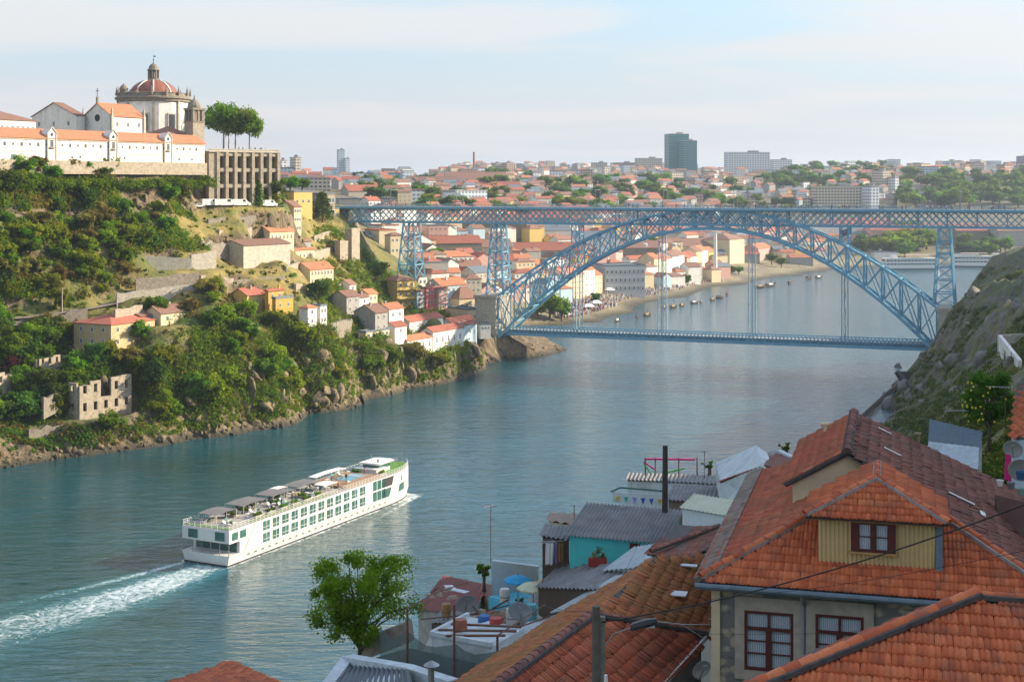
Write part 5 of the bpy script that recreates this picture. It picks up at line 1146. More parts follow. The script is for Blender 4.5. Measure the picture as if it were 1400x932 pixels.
def mass_house(p, d, L=None, D=None, h=None, rot=None):
    """the smallest, farthest houses, past the three hundred that can be told apart: all in one mass"""
    L = L or rng.uniform(8, 15); D = D or rng.uniform(7, 11); h = h or rng.uniform(4, 10)
    if not free(p.x, p.y, max(L, D) * .40): return None
    r = R(rng.uniform(5, 45) if rot is None else rot); c, s = math.cos(r), math.sin(r); W = lambda x, y, z: (p.x + x * c - y * s, p.y + x * s + y * c, p.z + z); a, b_, e = L / 2, D / 2, D * .26
    FARM.mat(rng.choices(range(7), (7, 3, 2, 2, 1, 1, .6))[0]).add([W(-a, -b_, -5), W(a, -b_, -5), W(a, b_, -5), W(-a, b_, -5), W(-a, -b_, h), W(a, -b_, h), W(a, b_, h), W(-a, b_, h), W(-a, 0, h + e), W(a, 0, h + e)], [(0, 1, 5, 4), (2, 3, 7, 6), (1, 2, 6, 9, 5), (3, 0, 4, 8, 7)])
    FARM.mat(rng.choices(range(7, 11), (1.2, 4, 2, 2))[0]); o_ = .35
    for s_ in (-1, 1): FARM.slab([W(-a - o_, s_ * (b_ + o_), h - .2), W(a + o_, s_ * (b_ + o_), h - .2), W(a + o_, 0, h + e), W(-a - o_, 0, h + e)], (0, 0, .2))
    if d < 2200:
        FARM.mat(3); n = max(2, int(L / 3))
        for f in range(max(1, int(h / 3.2))):
            for k in range(n): x = -a + L * (k + .5) / n; z = 1.4 + f * 3.1; FARM.add([W(x - .5, -b_ - .04, z - .2), W(x + .5, -b_ - .04, z - .2), W(x + .5, -b_ - .04, z + 1.2), W(x - .5, -b_ - .04, z + 1.2)], [(0, 1, 2, 3)])
    return True
def town(px, py, d=None, L=None, D=None, h=None, wall=None, roof=None, kind=None, rot=None, label=None, wins=True, cat='house', name='town_house', group='houses of the far bank', fl=None, check=True, **kw):
    if d is None: p, d = hit(px, py, 560)
    else: p = P(px, py, d); p.z = max(zt(p.x, p.y), 1.0)
    if p is None or d > 3900: return None
    if label is None and d > 1080 and group != 'houses along the quay': return mass_house(p, d, L, D, h, rot)
    L = L or rng.uniform(8, 15); D = D or rng.uniform(7, 11); h = h or rng.choice((5.5, 6.5, 8, 9.5, 11)); wall = wall or rng.choice(WALLS); roof = roof or rng.choices('obrs', (3.2, 4, 3, .8))[0]; kind = kind or rng.choice(('gable', 'gable', 'hip', 'hip', 'flat') if roof != 's' else ('flat', 'gable'))
    if kind == 'flat': roof = 's' if rng.random() < .5 else roof
    rot = R(rng.choice((30, 35, 40, -55, -50)) + rng.uniform(-8, 8)) if rot is None else R(rot)
    if check and not free(p.x, p.y, max(L, D) * .42): return None
    fl = fl or max(1, int(h / 3)); w = (max(2, int(L / 2.6)), fl) if wins and d < 900 else (0, 0)
    lab = label or ('%s %s with %s %s' % (WN.get(wall.name, 'pale'), 'house' if h < 9 else 'tall house', RN.get(roof, 'grey roof') if kind != 'flat' else 'flat roof', near_mark(px, py - h * F / d * .5)))
    ew = (max(1, int(D / 3.2)), fl) if w[0] and rot > 0 else (0, 0)
    return house(name, (p.x, p.y, p.z), rot, L, D, h, wall, roof, kind, label=lab, cat=cat, group=group, win=w, endwin=ew, base=6, chim=1 if rng.random() < .55 and d < 1000 else 0, **kw)
# front row on the quay: faces the river
q0, q1 = P(716, 420, 760), P(1000, 372, 1075)
quay_dir = Vector((.52, .855, 0)).normalized(); QROT = math.degrees(math.atan2(quay_dir.y, quay_dir.x))
for px, py, d, L, h, w, rf, lb in (
    (774, 408, 800, 20, 12, CREAM, 'o', 'cream quay house with orange roof right of the big green tree'), (793, 402, 830, 14, 14, WHITE, 'o', 'tall white quay house with balconies behind the near hangers'), (806, 398, 850, 10, 10, CREAM, 'o', 'small cream gabled house at the marquee square'),
    (888, 390, 935, 9, 15, CREAM, 'o', 'narrow cream quay house right of the grey building'), (895, 388, 948, 10, 13, M('pale_green_plaster', (.40, .50, .36), .85, .1, 2), 'r', 'pale green quay house beside the narrow cream house'), (903, 386, 960, 10, 14, WHITE, 'o', 'white quay house behind the left hangers'),
    (913, 384, 978, 10, 15, BLUEW, 'b', 'pale blue quay house right of the hangers'), (921, 382, 995, 9, 15, WHITE, 'b', 'white gabled quay house beside the round clipped tree'), (929, 380, 1010, 11, 12, ROSE, 'o', 'rose quay house behind the round clipped tree'), (938, 378, 1025, 11, 11, WHITE, 'r', 'white quay house with gabled front left of the pylon'),
    (946, 376, 1040, 10, 13, CREAM, 'b', 'cream gabled quay house left of the cable pylon'), (954, 374, 1058, 10, 12, WHITE, 'o', 'white gabled house next to the cable pylon'), (964, 373, 1075, 12, 10, YELLOW, 'o', 'low yellow house at the foot of the cable pylon')):
    town(px, py, d, L, 12, h, w, rf, 'gable', QROT - 3, lb, group='houses along the quay')
t = town(846, 394, 868, 26, 20, 16.5, M('blue_grey_stucco', (.36, .40, .43), .85, .12, 1, (.24, .26, .28), .3), 's', 'flat', 18, 'big blue grey quay building with rows of tall windows', wins=False, cat='building', name='quay_building')
for f in range(3):
    for k in range(9): link('window', window_mesh(), t, (-13 + 26 * (k + .5) / 9, -10.03, 3 + f * 5), None, (1.4, 1, 1.9))
    for k in range(6): link('window', window_mesh(), t, (13.03, -10 + 20 * (k + .5) / 6, 3 + f * 5), (0, 0, math.pi / 2), (1.4, 1, 1.9))
town(990, 362, 1130, 30, 22, 17, CREAM, 'b', 'hip', QROT, 'big ochre warehouse with pale lit front right of the pylon', wins=False, cat='warehouse')
town(1035, 352, 1185, 30, 14, 8, ROSE, 'o', 'gable', QROT, 'rose coloured row of houses behind the middle hangers', wins=False)
town(1092, 357, 1210, 22, 16, 9, OCHRE, 's', 'flat', 30, 'square ochre hall at the bend of the quay', wins=False, cat='hall')
town(800, 358, 1010, 46, 18, 8, WHITE, 's', 'gable', 15, 'long pale roofed shed above the quay houses', wins=False, cat='shed')
town(672, 352, 800, 24, 12, 7, WHITE, 'r', 'gable', 10, 'white shed with long red roof left of the second tower', cat='shed')
town(741, 338, 985, 40, 14, 8, WHITE, 's', 'shed', 8, 'white canopy roofed hall above the dark slope', wins=False, cat='hall')
town(640, 388, 720, 12, 10, 9, REDW, 'b', 'gable', 25, 'dark red house with white windows left of the second tower')
town(617, 378, 740, 20, 12, 7, WHITE, 'o', 'hip', 30, 'white house with dormers uphill of the pink house')
town(574, 320, 900, 26, 12, 7, WHITE, 'r', 'gable', 20, 'long white house with red roof below the deck girder')
# long lodge roofs of the wine cellars
for i, (px, py, d, L, D, rf) in enumerate(((600, 352, 790, 46, 14, 'r'), (640, 340, 840, 50, 16, 'b'), (690, 372, 800, 40, 16, 'r'), (720, 362, 860, 50, 18, 'b'), (740, 352, 920, 52, 18, 'r'), (760, 378, 850, 34, 14, 'b'), (660, 322, 960, 54, 18, 'b'), (720, 318, 1060, 60, 20, 'r'), (860, 352, 1040, 44, 18, 'b'), (930, 352, 1120, 50, 20, 'b'), (900, 340, 1170, 44, 18, 'o'))):
    town(px, py, d, L, D, 5, rng.choice((DARKSTONE, GREYW, CREAM)), rf, 'gable', rng.choice((8, 14, 20)), 'long cellar lodge with %s %s' % (RN[rf], near_mark(px, py - 10)), wins=False, cat='lodge', name='cellar_lodge', group='wine cellar lodges')
# the houses between: strewn over the slope
n_ = 0; tries = 0
while n_ < 240 and tries < 6000:
    tries += 1; px, py = rng.uniform(478, 985), rng.uniform(296, 420)
    lim = 432 if px < 620 else 414 - max(0, (px - 740)) * .13
    if py > lim or (px < 560 and py > 372) or (px < 512 and py > 345): continue
    p, d = hit(px, py, 560)
    if p is None or (d < 690 and px < 575): continue
    hh = rng.choice((5.5, 6.5, 8, 9.5, 11))
    if d < 660 and py - hh * 1.3 * F / d < 312: continue
    if town(px, py, h=hh): n_ += 1
n_ = 0; tries = 0
while n_ < 40 and tries < 1500:
    tries += 1; px, py = rng.uniform(985, 1240), rng.uniform(318, 362)
    if px > 1120 and py > 336: continue
    if town(px, py, h=rng.choice((4.5, 5.5, 7)), L=rng.uniform(9, 22), wins=False): n_ += 1
# lodges and sheds behind the moored ships
for px, py, L, h, w, rf, lb in ((1105, 322, 60, 9, WHITE, 's', 'long white quay hall behind the right end of the arch'), (1170, 322, 70, 11, WHITE, 'r', 'long white warehouse with windows right of the flag'), (1222, 330, 55, 11, ROSE, 'r', 'rose warehouse with red roof behind the trees'), (1300, 330, 60, 13, CREAM, 'b', 'cream lodge with brown roof behind the right tower'), (1340, 332, 60, 12, DARKSTONE, 'r', 'row of dark gabled lodges right of the tower'), (1390, 334, 50, 13, GREYW, 'b', 'grey lodge at the frame edge above the river'), (1205, 352, 22, 5, WHITE, 's', 'small white cabin on the far quay'), (1310, 352, 30, 4, WHITE, 's', 'low white boarding pavilion behind the moored ship')):
    town(px, py, None, L, 18, h, w, rf, 'flat' if rf == 's' else 'gable', 12, lb, wins=False, cat='lodge', name='cellar_lodge', check=False)
# quay crowd, marquees, boats
def quay_pt(t, off): return None
cr = MB(); cols = 6
ncr = 0; g = random.Random(4); S_ = [P(722, 449, 697), P(770, 444, 715), P(830, 442, 722), P(870, 427, 784), P(940, 406, 890), P(1020, 389, 1000)]
CV_ = []; CF_ = []; CT_ = []
for i in range(2600):
    k = g.randrange(1, 5); a, b_ = S_[k], S_[k + 1]; u = g.random(); p = a.lerp(b_, u); nrm_ = Vector((-(b_ - a).y, (b_ - a).x, 0)).normalized()
    p = p + nrm_ * (14 + abs(g.gauss(0, 16))); z = zt(p.x, p.y)
    if z < 2 or z > 16: continue
    cr.mat(g.choice((0, 0, 1, 2, 3, 4, 5))); w = g.uniform(.45, .7); h = g.uniform(1.5, 1.8)
    cr.tube([(p.x, p.y, z - .2), (p.x, p.y, z + h * .55), (p.x, p.y, z + h * .8), (p.x, p.y, z + h)], [w * .28, w * .42, w * .4, .14], 5)
tag(cr.build('crowd', [M('crowd_%d' % i, c, .9, .05) for i, c in enumerate(((.6, .58, .55), (.06, .08, .16), (.4, .1, .08), (.12, .2, .35), (.05, .05, .05), (.45, .3, .22)))]), kind='stuff')
for i, (px, py) in enumerate(((738, 432), (752, 428), (772, 436), (762, 430), (833, 402), (846, 400), (858, 398), (870, 398), (805, 425), (815, 420), (938, 388), (952, 384))):
    p, d = hit(px, py, 560)
    if not p: continue
    t = auto(thing('marquee', None, 'marquee', p, R(rng.uniform(10, 40)), 'white marquees on the quay'), 'white peaked marquee on the crowded quay'); mb = MB()
    for sx in (-1, 1):
        for sy in (-1, 1): mb.tube([(sx * 2.8, sy * 2.2, -.5), (sx * 2.8, sy * 2.2, 2.5)], .08, 5)
    mb.build('posts', METAL, t); mb = MB(); c = [(-3, -2.4, 2.4), (3, -2.4, 2.4), (3, 2.4, 2.4), (-3, 2.4, 2.4)]; mb.add(c + [(-1.6, 0, 3.9), (1.6, 0, 3.9)], [(0, 1, 5, 4), (1, 2, 5), (2, 3, 4, 5), (3, 0, 4)]); mb.build('canopy', M('marquee_white', (.78, .78, .78), .7, .03), t)
def boat(loc, rz, L, label, mastb=True):
    W, H = L * .2, L * .075; prof = []; mb = MB(); n = 10; rings = []
    for i in range(n + 1):
        u = i / n; x = (u - .5) * L; w = W / 2 * (1 - abs(2 * u - 1) ** 2.6) + .05; sh = H * (1 + 1.3 * abs(2 * u - 1) ** 3); rings.append([(x, -w, sh), (x * .93, -w * .6, -.3), (x * .93, w * .6, -.3), (x, w, sh)])
    vs = [v for r_ in rings for v in r_]; fs = []
    for i in range(n):
        for k in range(3): a = i * 4 + k; fs.append((a, a + 1, a + 5, a + 4))
        fs.append((i * 4 + 3, i * 4, (i + 1) * 4, (i + 1) * 4 + 3))
    mb.add(vs, fs); t = auto(thing('wine_boat', None, 'boat', loc, rz, 'wooden boats moored along the quay'), label); mb.build('hull', M('tarred_hull', (.035, .028, .022), .6, .3, 1), t)
    mb = MB(); mb.box((-L * .05, 0, H + .55), (L * .34, W * .62, .9)); mb.build('cabin', rng.choice((WOODD, WHITE, M('tan_canvas', (.4, .28, .14), .9, .1))), t)
    if mastb:
        mb = MB(); mb.tube([(L * .08, 0, 0), (L * .08, 0, L * .55)], .09, 5); mb.build('mast', WOODD, t); mb = MB(); mb.bar((-L * .5, 0, H * 2.1), (-L * .22, 0, H + 1.5), .25, .4); mb.build('steering_oar', WOODD, t)
    return t
for i, (px, py, ps) in enumerate(((835, 438.5, 16), (862, 434, 12), (876, 431, 17), (899, 421, 22), (912, 420, 18), (941, 414, 14), (950, 413, 14), (966, 410, 11), (976, 407, 14), (986, 403, 13), (1032, 393, 22), (1046, 391, 26), (1072, 387, 24), (1098, 381, 22), (1112, 380, 20), (924, 418, 15))):
    d = F * HC / (py - YH); L = ps * d / F * 1.15; p = P(px, py, d)
    boat(Vector((p.x + 3, p.y - 4, .1)), math.atan2(.8, .55) + rng.uniform(-.4, .4), L, 'dark wooden flat bottomed boat moored along the far quay', i not in (10, 12))
# moored white river ships
def moored(px0, px1, pyw, label, dk=3):
    d = F * HC / (pyw - YH); a = P(px0, pyw, d + 6); b_ = P(px1, pyw, d); v = b_ - a; L = Vector((v.x, v.y)).length; t = auto(thing('moored_ship', None, 'ship', (a + b_) / 2, math.atan2(v.y, v.x), None), label); t.location.z = 0
    mb = MB(); pl = [(-L / 2, -3), (-L / 2 + 3, -5.4), (L / 2 - 4, -5.4), (L / 2, 0), (L / 2 - 4, 5.4), (-L / 2 + 3, 5.4), (-L / 2, 3)]; mb.prism(pl, -.5, 2.9); mb.build('hull', PAINTS['white'], t); mb = MB(); mb.prism([(x * 1.004, y * 1.01) for x, y in pl], -.4, .75); mb.build('boot_stripe', M('dark_blue_hull', (.03, .05, .09), .5, .1), t)
    for f in range(dk - 1):
        z = 2.9 + f * 3.1; mb = MB(); mb.prism([(x * (.96 - .04 * f), y * .93) for x, y in pl], z, z + 2.9); dd = mb.build('cabin_deck', PAINTS['white'], t)
        mb = MB(); mb.prism([(x * (.962 - .04 * f), y * .937) for x, y in pl], z + .8, z + 1.9); mb.build('window_band', GLASS, dd)
        mb = MB()
        for k in range(int(L / 3.2)): mb.box((-L * .46 + k * 3.0, 0, z + 1.35), (.5, 10.3, 1.2))
        mb.build('mullion', PAINTS['white'], dd)
    z = 2.9 + (dk - 1) * 3.1; mb = MB(); mb.prism([(x * .93, y) for x, y in pl], z - .2, z + .1); mb.build('sun_deck', PAINTS['white'], t); mb = MB(); mb.box((L * .25, 0, z + 1.1), (L * .08, 5, 2)); mb.box((L * .25, 0, z + 2.2), (L * .1, 6, .2)); mb.build('wheelhouse', PAINTS['white'], t)
    mb = MB()
    for k in range(int(L / 4)): mb.bar((-L * .46 + k * 3.7, -5.2, z), (-L * .46 + k * 3.7, -5.2, z + 1.1), .1)
    mb.bar((-L * .46, -5.2, z + 1.1), (L * .45, -5.2, z + 1.1), .1); mb.build('railing', METAL, t)
    mb = MB(); mb.box((-L * .12, 0, z + 2.4), (L * .45, 9, .2)); aw = mb.build('awning', M('ship_awning', (.42, .30, .26), .8, .1), t); mb = MB()
    for k in range(7): mb.tube([(-L * .33 + k * L * .07, -4.3, z), (-L * .33 + k * L * .07, -4.3, z + 2.4)], .08, 5)
    mb.build('awning_posts', METAL, aw)
moored(1283, 1202, 368, 'white moored river ship left of the right iron tower', 3); moored(1300, 1382, 364.5, 'white moored river ship with two window rows right of the tower', 3)
# gondola line
pl0 = P(978, 392, 1010); pl0.z = zt(pl0.x, pl0.y); top = HC - (318 - YH) * 1010 / F
t = thing('cable_pylon', 'tall white cable car pylon standing on the quay', 'pylon', pl0); mb = MB(); mb.tube([(0, 0, -1), (0, 0, top - pl0.z)], [1.5, 1.1], 10); mb.build('mast', FRAMEW, t); mb = MB(); mb.box((0, 0, top - pl0.z), (9, 1.2, .9), R(20)); mb.box((0, 0, top - pl0.z + .8), (5, 2, .5), R(20)); mb.build('cross_arm', FRAMEW, t)
ca, cb_ = P(700, 296, 1020), P(978, 318, 1010)
cc = [(-380, 2.2), (380, -2.2)]
for s in (-1, 1):
    mb = MB(); off = Vector((0, s * 3.2, .3)); a, b_ = ca + off, cb_ + off; mb.tube([a.lerp(b_, i / 12) - Vector((0, 0, 4 * 9 * (i / 12) * (1 - i / 12) / 4)) for i in range(13)], .10, 4); e = P(1085, 352, 1190); mb.tube([b_, b_.lerp(e, .5) - Vector((0, 0, 2)), e], .10, 4)
    auto(mb.top('gondola_cable', METAL, None, 'cable', 'cables of the gondola line'), 'thin haulage cable of the gondola line over the roofs')
for px, py in ((882, 335), (922, 335)):
    t = auto(thing('gondola', None, 'cable car', P(px, py, 1008), R(20), 'gondolas on the cable'), 'small white gondola hanging from the cable above the town'); mb = MB(); mb.lathe([(.3, -1.3), (1.4, -1.1), (1.7, 0), (1.4, 1.1), (.4, 1.3)], 10); mb.build('cabin', PAINTS['white'], t); mb = MB(); mb.lathe([(1.62, -.25), (1.73, 0), (1.62, .3)], 10); mb.build('window_band', GLASS, t); mb = MB(); mb.bar((0, 0, 1.2), (0, 0, 4.2), .15); mb.build('hanger_arm', METAL, t)
# trees among the town
for px, py, hp, k, w_, lb in ((752, 437, 40, 'yellow', 1.1, 'big bright green tree under the left of the arch'), (768, 440, 34, 'round', 1.0, 'bushy green tree beside the big bright tree'), (735, 436, 30, 'yellow', 1.0, 'yellow green tree seen through the arch lattice'), (815, 416, 17, 'dark', 1.4, 'small dark tree on the crowded quay'), (937, 390, 17, 'dark', 1.5, 'round clipped tree on the quay wall'), (983, 379, 12, 'dark', 1.5, 'dark clump of trees right of the pylon'), (998, 376, 14, 'dark', 1.5, 'second clump of trees right of the pylon'), (1010, 375, 12, 'round', 1.4, 'green tree by the quay near the middle hangers'), (1055, 362, 16, 'round', 1.3, 'tree left of the ochre hall'), (1068, 366, 15, 'round', 1.2, 'tree beside the ochre hall'), (1010, 340, 18, 'round', 1.2, 'tree behind the big ochre warehouse')):
    gtree('quay_tree', k, px, py, hp, lb, w_, None, 'trees along the far quay')
PL2 = []
def scatter(n, x0, x1, y0, y1, kinds, hr, lab, grp, wide=(1.1, 1.6), ok=lambda x, y: True, name='far_tree', mind=5):
    c = 0; tr_ = 0
    while c < n and tr_ < n * 30:
        tr_ += 1; px, py = rng.uniform(x0, x1), rng.uniform(y0, y1)
        if not ok(px, py) or min((math.hypot(px - a, py - b_) for a, b_ in PL2), default=99) < mind: continue
        p, d = hit(px, py, 560)
        if p is None or p.z < 3 or (px > 1180 and d < 1150): continue
        PL2.append((px, py)); c += 1; k = rng.choice(kinds); h = rng.uniform(*hr)
        auto(tree(name, k, p - Vector((0, 0, h * .12)), h, None, grp, None, rng.uniform(*wide)), '%s %s %s' % ({'round': 'green', 'dark': 'dark', 'yellow': 'light green', 'olive': 'olive'}.get(k, 'green'), lab, near_mark(px, py - 6)))
scatter(26, 1175, 1275, 322, 352, ('round', 'yellow', 'dark'), (14, 20), 'tree by the far quay', 'trees behind the moored ships')
scatter(12, 1310, 1400, 330, 352, ('round', 'dark'), (13, 18), 'tree by the far quay', 'trees behind the moored ships')
scatter(40, 500, 980, 300, 400, ('round', 'dark', 'yellow'), (6, 11), 'tree among the houses', 'trees among the hillside houses')
scatter(40, 660, 900, 244, 276, ('dark', 'round', 'round'), (12, 21), 'tree in the grove', 'trees of the grove behind the bridge', mind=6)
scatter(20, 480, 640, 248, 276, ('dark', 'round'), (11, 18), 'tree behind the deck', 'trees of the grove behind the bridge', mind=7)
scatter(60, 1040, 1220, 224, 262, ('round', 'dark', 'round'), (12, 20), 'tree on the ridge', 'trees of the wooded ridge', mind=5)
scatter(60, 1236, 1420, 243, 285, ('dark', 'round', 'round'), (14, 23), 'tree in the dark wood', 'trees of the dark wood', mind=5.5)
scatter(45, 900, 1240, 250, 285, ('dark', 'round'), (10, 18), 'tree on the far slope', 'trees on the far slope', mind=7)
scatter(30, 560, 1100, 280, 305, ('round', 'yellow', 'dark'), (12, 20), 'tree behind the girder', 'trees behind the girder', mind=7)
# --- the far city: landmarks first
def facade(name, c, glass, sx, sz, gap=.35):
    """storeys and window bays as a grid in the wall of a far block"""
    if name in MC: return MC[name]
    m, nt, N, L, b = newmat(name); co = coord(nt); sp = N.new('ShaderNodeSeparateXYZ'); L.new(co, sp.inputs[0])
    def saw(v, s, g): f = math2(nt, 'FRACT', math2(nt, 'MULTIPLY', v, 1 / s)); return math2(nt, 'GREATER_THAN', f, g)
    hor = math2(nt, 'ADD', sp.outputs[0], sp.outputs[1]); k = math2(nt, 'MULTIPLY', saw(hor, sx, gap), saw(sp.outputs[2], sz, .5))
    L.new(mixrgb(nt, k, c, glass), b.inputs['Base Color']); L.new(mrange(nt, k, 0, 1, .85, .15), b.inputs['Roughness']); MC[name] = m; return m
F_W = facade('white_slab_facade', (.70, .72, .74), (.22, .27, .32), 4, 3.3); F_C = facade('cream_flat_facade', (.58, .50, .38), (.12, .12, .13), 3.4, 3.1); F_G = facade('green_glass_facade', (.05, .20, .21), (.03, .13, .16), 3.2, 3.6, .12); F_P = facade('pale_blue_facade', (.50, .58, .64), (.2, .26, .32), 3.5, 3.2); F_R = facade('rose_flat_facade', (.50, .34, .27), (.13, .11, .11), 3.4, 3.1); F_D = facade('mauve_facade', (.26, .22, .30), (.12, .11, .15), 3.4, 3.2)
FACN = {F_W: 'white', F_C: 'cream', F_P: 'pale blue', F_R: 'rose', F_D: 'mauve', F_G: 'green glass'}
def block(px0, px1, pyb, pyt, d, wall, label, D=16, rot=20, name='apartment_block', steps=(), group=None, roofbox=True):
    w = (px1 - px0) * d / F; r = R(rot); L = max(6, (w - D * math.sin(abs(r))) / math.cos(r)); c = P((px0 + px1) / 2, pyb, d); h = (pyb - pyt) * d / F
    t = auto(thing(name, None, 'building', c, r, group), label); mb = MB(); mb.box((0, 0, h / 2 - 6), (L, D, h + 12)); mb.build('tower', wall, t)
    mb = MB(); mb.box((0, 0, h + .4), (L + .6, D + .6, .8)); mb.build('roof_slab', GREYW, t)
    if roofbox: mb = MB(); mb.box((L * .15, 0, h + 2), (L * .22, D * .5, 2.6)); mb.build('lift_house', GREYW, t)
    for (a, b_, hh) in steps: mb = MB(); mb.box((L * a, D * b_, hh * h / 2 - 6), (L * .45, D * .8, hh * h + 12)); mb.build('lower_tower', wall, t)
    return t
t = block(909, 941, 243, 184, 2250, F_G, 'taller of the two green glass towers on the skyline', 24, 12); t2 = block(929, 952, 244, 193, 2220, F_G, 'lower green glass tower in front of the taller one', 22, 12)
block(990, 1052, 234, 209, 2120, F_W, 'long white slab block with balcony rows on the skyline', 16, 10)
block(1053, 1082, 232, 219, 2160, F_W, 'low white wing beside the long white slab', 14, 10)
block(460, 472, 229, 205, 2600, F_P, 'slim pale blue tower block on the skyline', 16, 20); block(470, 479, 229, 217, 2590, F_W, 'lower white wing of the pale blue tower', 12, 20)
block(672, 686, 243, 224, 2300, F_C, 'cream tower block right of the brick chimney', 14, 30); block(686, 703, 243, 223, 2290, F_R, 'rose tower block beside the cream tower', 16, 30); block(651, 666, 244, 226, 2260, F_R, 'rose block behind the brick chimney', 16, 30)
block(868, 905, 232, 217, 2500, F_C, 'broad cream block left of the glass towers', 18, 12); block(838, 868, 233, 223, 2520, F_R, 'rose hall like block left of the broad cream block', 18, 12); block(808, 830, 238, 223, 2450, F_C, 'cream church like block on the skyline', 16, 12)
block(1110, 1178, 277, 255, 1500, F_C, 'long cream flats with window rows behind the bridge', 14, 8); block(1180, 1200, 276, 255, 1490, F_W, 'white end block right of the long cream flats', 16, 20)
block(1193, 1216, 258, 234, 1680, F_C, 'stepped cream apartment block on the far slope', 18, 30, steps=((.55, -.1, .7),)); block(1216, 1226, 258, 243, 1670, F_W, 'white lower step beside the stepped cream block', 12, 30)
block(1391, 1412, 236, 214, 2100, F_D, 'mauve high block at the frame edge on the skyline', 18, 20); block(1290, 1309, 238, 221, 2100, F_P, 'pale blue cube building on the skyline', 16, 20)
p = P(648, 247, 2240); t = thing('brick_chimney', 'tall slender brick chimney on the skyline', 'chimney', p); mb = MB(); mb.tube([(0, 0, -5), (0, 0, 44)], [2.2, 1.5], 10); mb.build('stack', M('chimney_brick', (.26, .12, .08), .9, .2), t); mb = MB(); mb.tube([(0, 0, 43), (0, 0, 45)], [1.9, 1.9], 10); mb.build('rim', DARKSTONE, t)
# the zigzag factory and the big hall behind the deck
p = P(545, 252, 1650); t = thing('factory_hall', 'white factory with zigzag gabled roofs behind the deck', 'factory', p, R(8)); mb = MB()
for k in range(7):
    x = -28 + k * 12; mb.add([(x, -9, -5), (x + 12, -9, -5), (x + 12, -9, 6), (x + 6, -9, 11), (x, -9, 6), (x, 9, -5), (x + 12, 9, -5), (x + 12, 9, 6), (x + 6, 9, 11), (x, 9, 6)], [(0, 1, 2, 3, 4), (9, 8, 7, 6, 5), (0, 4, 9, 5), (1, 6, 7, 2)])
mb.build('gable_wall', WHITE, t); mb = MB()
for k in range(7): x = -28 + k * 12; mb.slab([(x, -9.3, 6), (x + 6, -9.3, 11), (x + 6, 9.3, 11), (x, 9.3, 6)], (0, 0, .3)); mb.slab([(x + 6, -9.3, 11), (x + 12, -9.3, 6), (x + 12, 9.3, 6), (x + 6, 9.3, 11)], (0, 0, .3))
mb.build('zigzag_roof', TILE_B, t)
town(650, 262, 1450, 62, 26, 9, WHITE, 'b', 'gable', 8, 'big white hall with dark red roof behind the deck', wins=False, cat='hall', check=False); town(655, 270, 1390, 80, 14, 6, CREAM, 'r', 'gable', 6, 'long cream hall with red roof below the big white hall', wins=False, cat='hall', check=False); town(590, 266, 1400, 50, 16, 7, WHITE, 'b', 'gable', 8, 'white hall with brown roof right of the grove', wins=False, cat='hall', check=False); town(520, 245, 1500, 60, 26, 9, M('teal_cladding', (.12, .26, .34), .7, .15, .6), 's', 'flat', 8, 'blue green clad hall left of the zigzag factory', wins=False, cat='hall', check=False); town(500, 277, 860, 34, 16, 9, PALESTONE, 's', 'flat', 15, 'pale stone building at the left end of the deck', wins=False, check=False)
block(396, 412, 246, 216, 1500, F_C, 'cream block beside the arcaded wall', 16, 30); block(380, 392, 248, 220, 1450, F_W, 'white block just right of the arcaded wall', 12, 30)
# then the strewn blocks and houses
def far_fill(n, x0, x1, y0, y1, hr, Lr, grp):
    c = 0; tr_ = 0
    while c < n and tr_ < n * 25:
        tr_ += 1; px, py = rng.uniform(x0, x1), rng.uniform(y0, y1); p, d = hit(px, py, 900)
        if p is None or d < 1000 or d > 4200: continue
        if not free(p.x, p.y, rng.uniform(*Lr) * .5): continue
        wall = rng.choice((F_W, F_C, F_W, F_R, F_P, F_C)); h = rng.uniform(*hr); L = rng.uniform(*Lr); c += 1
        if rng.random() < .55 and h < 14:
            town(px, py, None, L, L * .7, h * .7, None, None, None, rng.uniform(5, 40), None, False, group=grp, check=False)
        else:
            t = auto(thing('apartment_block', None, 'building', p, R(rng.uniform(5, 45)), grp), '%s apartment block %s' % (FACN[wall], near_mark(px, py - h))); mb = MB(); mb.box((0, 0, h / 2 - 5), (L, L * .6, h + 10)); mb.build('block', wall, t); mb = MB(); mb.box((0, 0, h + .4), (L + .6, L * .6 + .6, .8)); mb.build('roof_slab', rng.choice((GREYW, TILE_B)), t)
far_fill(95, 385, 900, 226, 252, (6, 14), (9, 22), 'buildings of the far skyline'); far_fill(60, 890, 1130, 228, 262, (6, 12), (9, 22), 'buildings of the far skyline'); far_fill(60, 1150, 1420, 226, 246, (7, 16), (10, 24), 'buildings of the far skyline'); far_fill(66, 830, 1260, 252, 284, (5, 10), (8, 18), 'houses on the far slope')
far_fill(22, 380, 700, 250, 280, (6, 10), (14, 34), 'houses on the far slope')
for (n, x0, x1, y0, y1) in ((260, 380, 920, 226, 262), (150, 900, 1240, 232, 284), (120, 1150, 1425, 226, 248), (120, 480, 1000, 262, 300), (90, 560, 980, 300, 350)):
    qx = nrg.uniform(x0, x1, n * 3); qy = nrg.uniform(y0, y1, n * 3); dd = hits(qx, qy, 900); c = 0
    for a, b_, d in zip(qx, qy, dd):
        if c < n and 1080 < d < 4200 and mass_house(P(a, b_, d), d): c += 1
tag(FARM.build('distant_houses', FM), kind='stuff')
